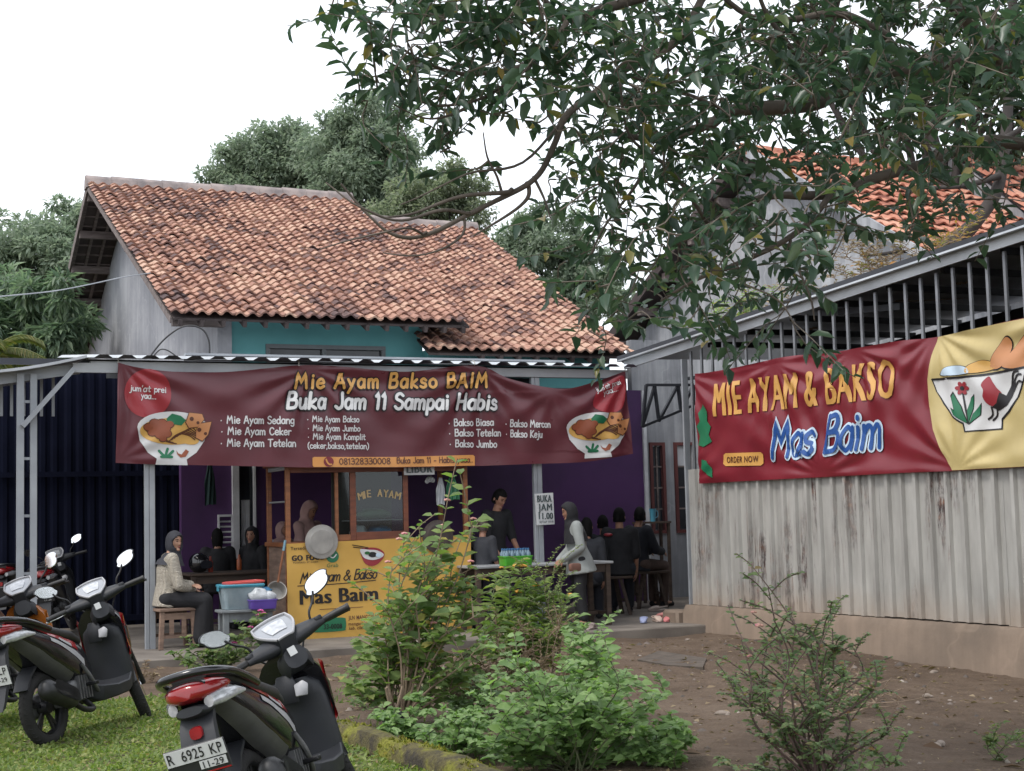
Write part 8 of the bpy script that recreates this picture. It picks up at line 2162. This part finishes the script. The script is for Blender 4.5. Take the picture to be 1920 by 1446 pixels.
# pebbles pressed into the dirt (uncountable)
n = 1400
PV = np.array([(1, 0, 0), (0, 1, 0), (-1, 0, 0), (0, -1, 0), (0, 0, .7), (.6, .6, .35), (-.6, .5, .4)], float); PT = np.array([(0, 5, 4), (5, 1, 4), (1, 6, 4), (6, 2, 4), (2, 3, 4), (3, 0, 4), (0, 1, 5), (1, 2, 6)])
P = np.stack([RNG.uniform(-1.5, 4.4, n), RNG.uniform(7, 17.3, n), np.zeros(n)], 1)
P = P[((P[:, 0] - K0.x) * .875 + (P[:, 1] - K0.y) * .485 > .15) & (((P[:, 0] - 2.159) * .875 + (P[:, 1] - 18.628) * .485) < -.2) & ((-(P[:, 0] + 4.096) * .4067 + (P[:, 1] - 16.711) * .9135) < -1.3)]
P[:, 2] = [gzz(x, y) for x, y, _ in P]; sz = RNG.gamma(2.0, .0055, len(P)) + .004; an_ = RNG.uniform(0, 6.28, len(P))
c_, s_ = np.cos(an_), np.sin(an_)
V = P[:, None, :] + np.stack([PV[None, :, 0] * c_[:, None] - PV[None, :, 1] * .7 * s_[:, None], PV[None, :, 0] * s_[:, None] + PV[None, :, 1] * .7 * c_[:, None], np.broadcast_to(PV[None, :, 2], (len(P), 7))], 2) * sz[:, None, None]
T = PT[None] + (np.arange(len(P)) * 7)[:, None, None]
tag(link('pebbles', fast_mesh('pebbles', V.reshape(-1, 3), T.reshape(-1, 3), leaf_mat('pebble', [(0, (.06, .05, .044)), (.6, (.13, .105, .09)), (.9, (.24, .20, .17)), (1, (.36, .32, .28))], 0, .9))), kind='stuff', label='small pebbles and clods pressed into the dirt yard', cat='pebbles')
# fallen leaves and crumbs on the dirt (uncountable)
n = 3200
P = np.stack([RNG.uniform(-2, 4.6, n), RNG.uniform(7, 17.5, n), np.zeros(n)], 1)
P = P[((P[:, 0] - K0.x) * .875 + (P[:, 1] - K0.y) * .485 > .15) & (((P[:, 0] - 2.159) * .875 + (P[:, 1] - 18.628) * .485) < -.2) & ((-(P[:, 0] + 4.096) * .4067 + (P[:, 1] - 16.711) * .9135) < -1.3)]
P[:, 2] = [gzz(x, y) + .012 for x, y, _ in P]
V, T = leaves_vt(P, RNG.normal(0, 1, (len(P), 3)) * [1, 1, .15], RNG.normal(0, .3, (len(P), 3)) + [0, 0, 1], RNG.gamma(2, .016, len(P)) + .008, RNG.uniform(.2, .5, len(P)), SIMPLE_V, SIMPLE_T)
tag(link('leaf_litter', fast_mesh('leaf_litter', V, T, ML_dry)), kind='stuff', label='dry leaf crumbs strewn over the brown dirt', cat='litter')
n = 2600
P = np.stack([RNG.uniform(-1.6, 2.2, n), RNG.uniform(8.2, 14, n), np.zeros(n)], 1); P = P[((P[:, 0] - K0.x) * .875 + (P[:, 1] - K0.y) * .485 > .1) & ((P[:, 0] - K0.x) * .875 + (P[:, 1] - K0.y) * .485 < 1.3 + .8 * np.sin(P[:, 1] * 2))]
P[:, 2] = [gzz(x, y) + .004 for x, y, _ in P]
D = RNG.normal(0, 1, (len(P), 3)); D[:, 2] = np.abs(D[:, 2]) + .3
V, T = leaves_vt(P, D, RNG.normal(0, .5, (len(P), 3)) + [0, 0, 1], RNG.uniform(.02, .07, len(P)), RNG.uniform(.2, .5, len(P)), SIMPLE_V, SIMPLE_T)
tag(link('ground_weeds', fast_mesh('ground_weeds', V, T, ML_weed)), kind='stuff', label='scattered small weeds on the dirt of the flower bed', cat='weeds')
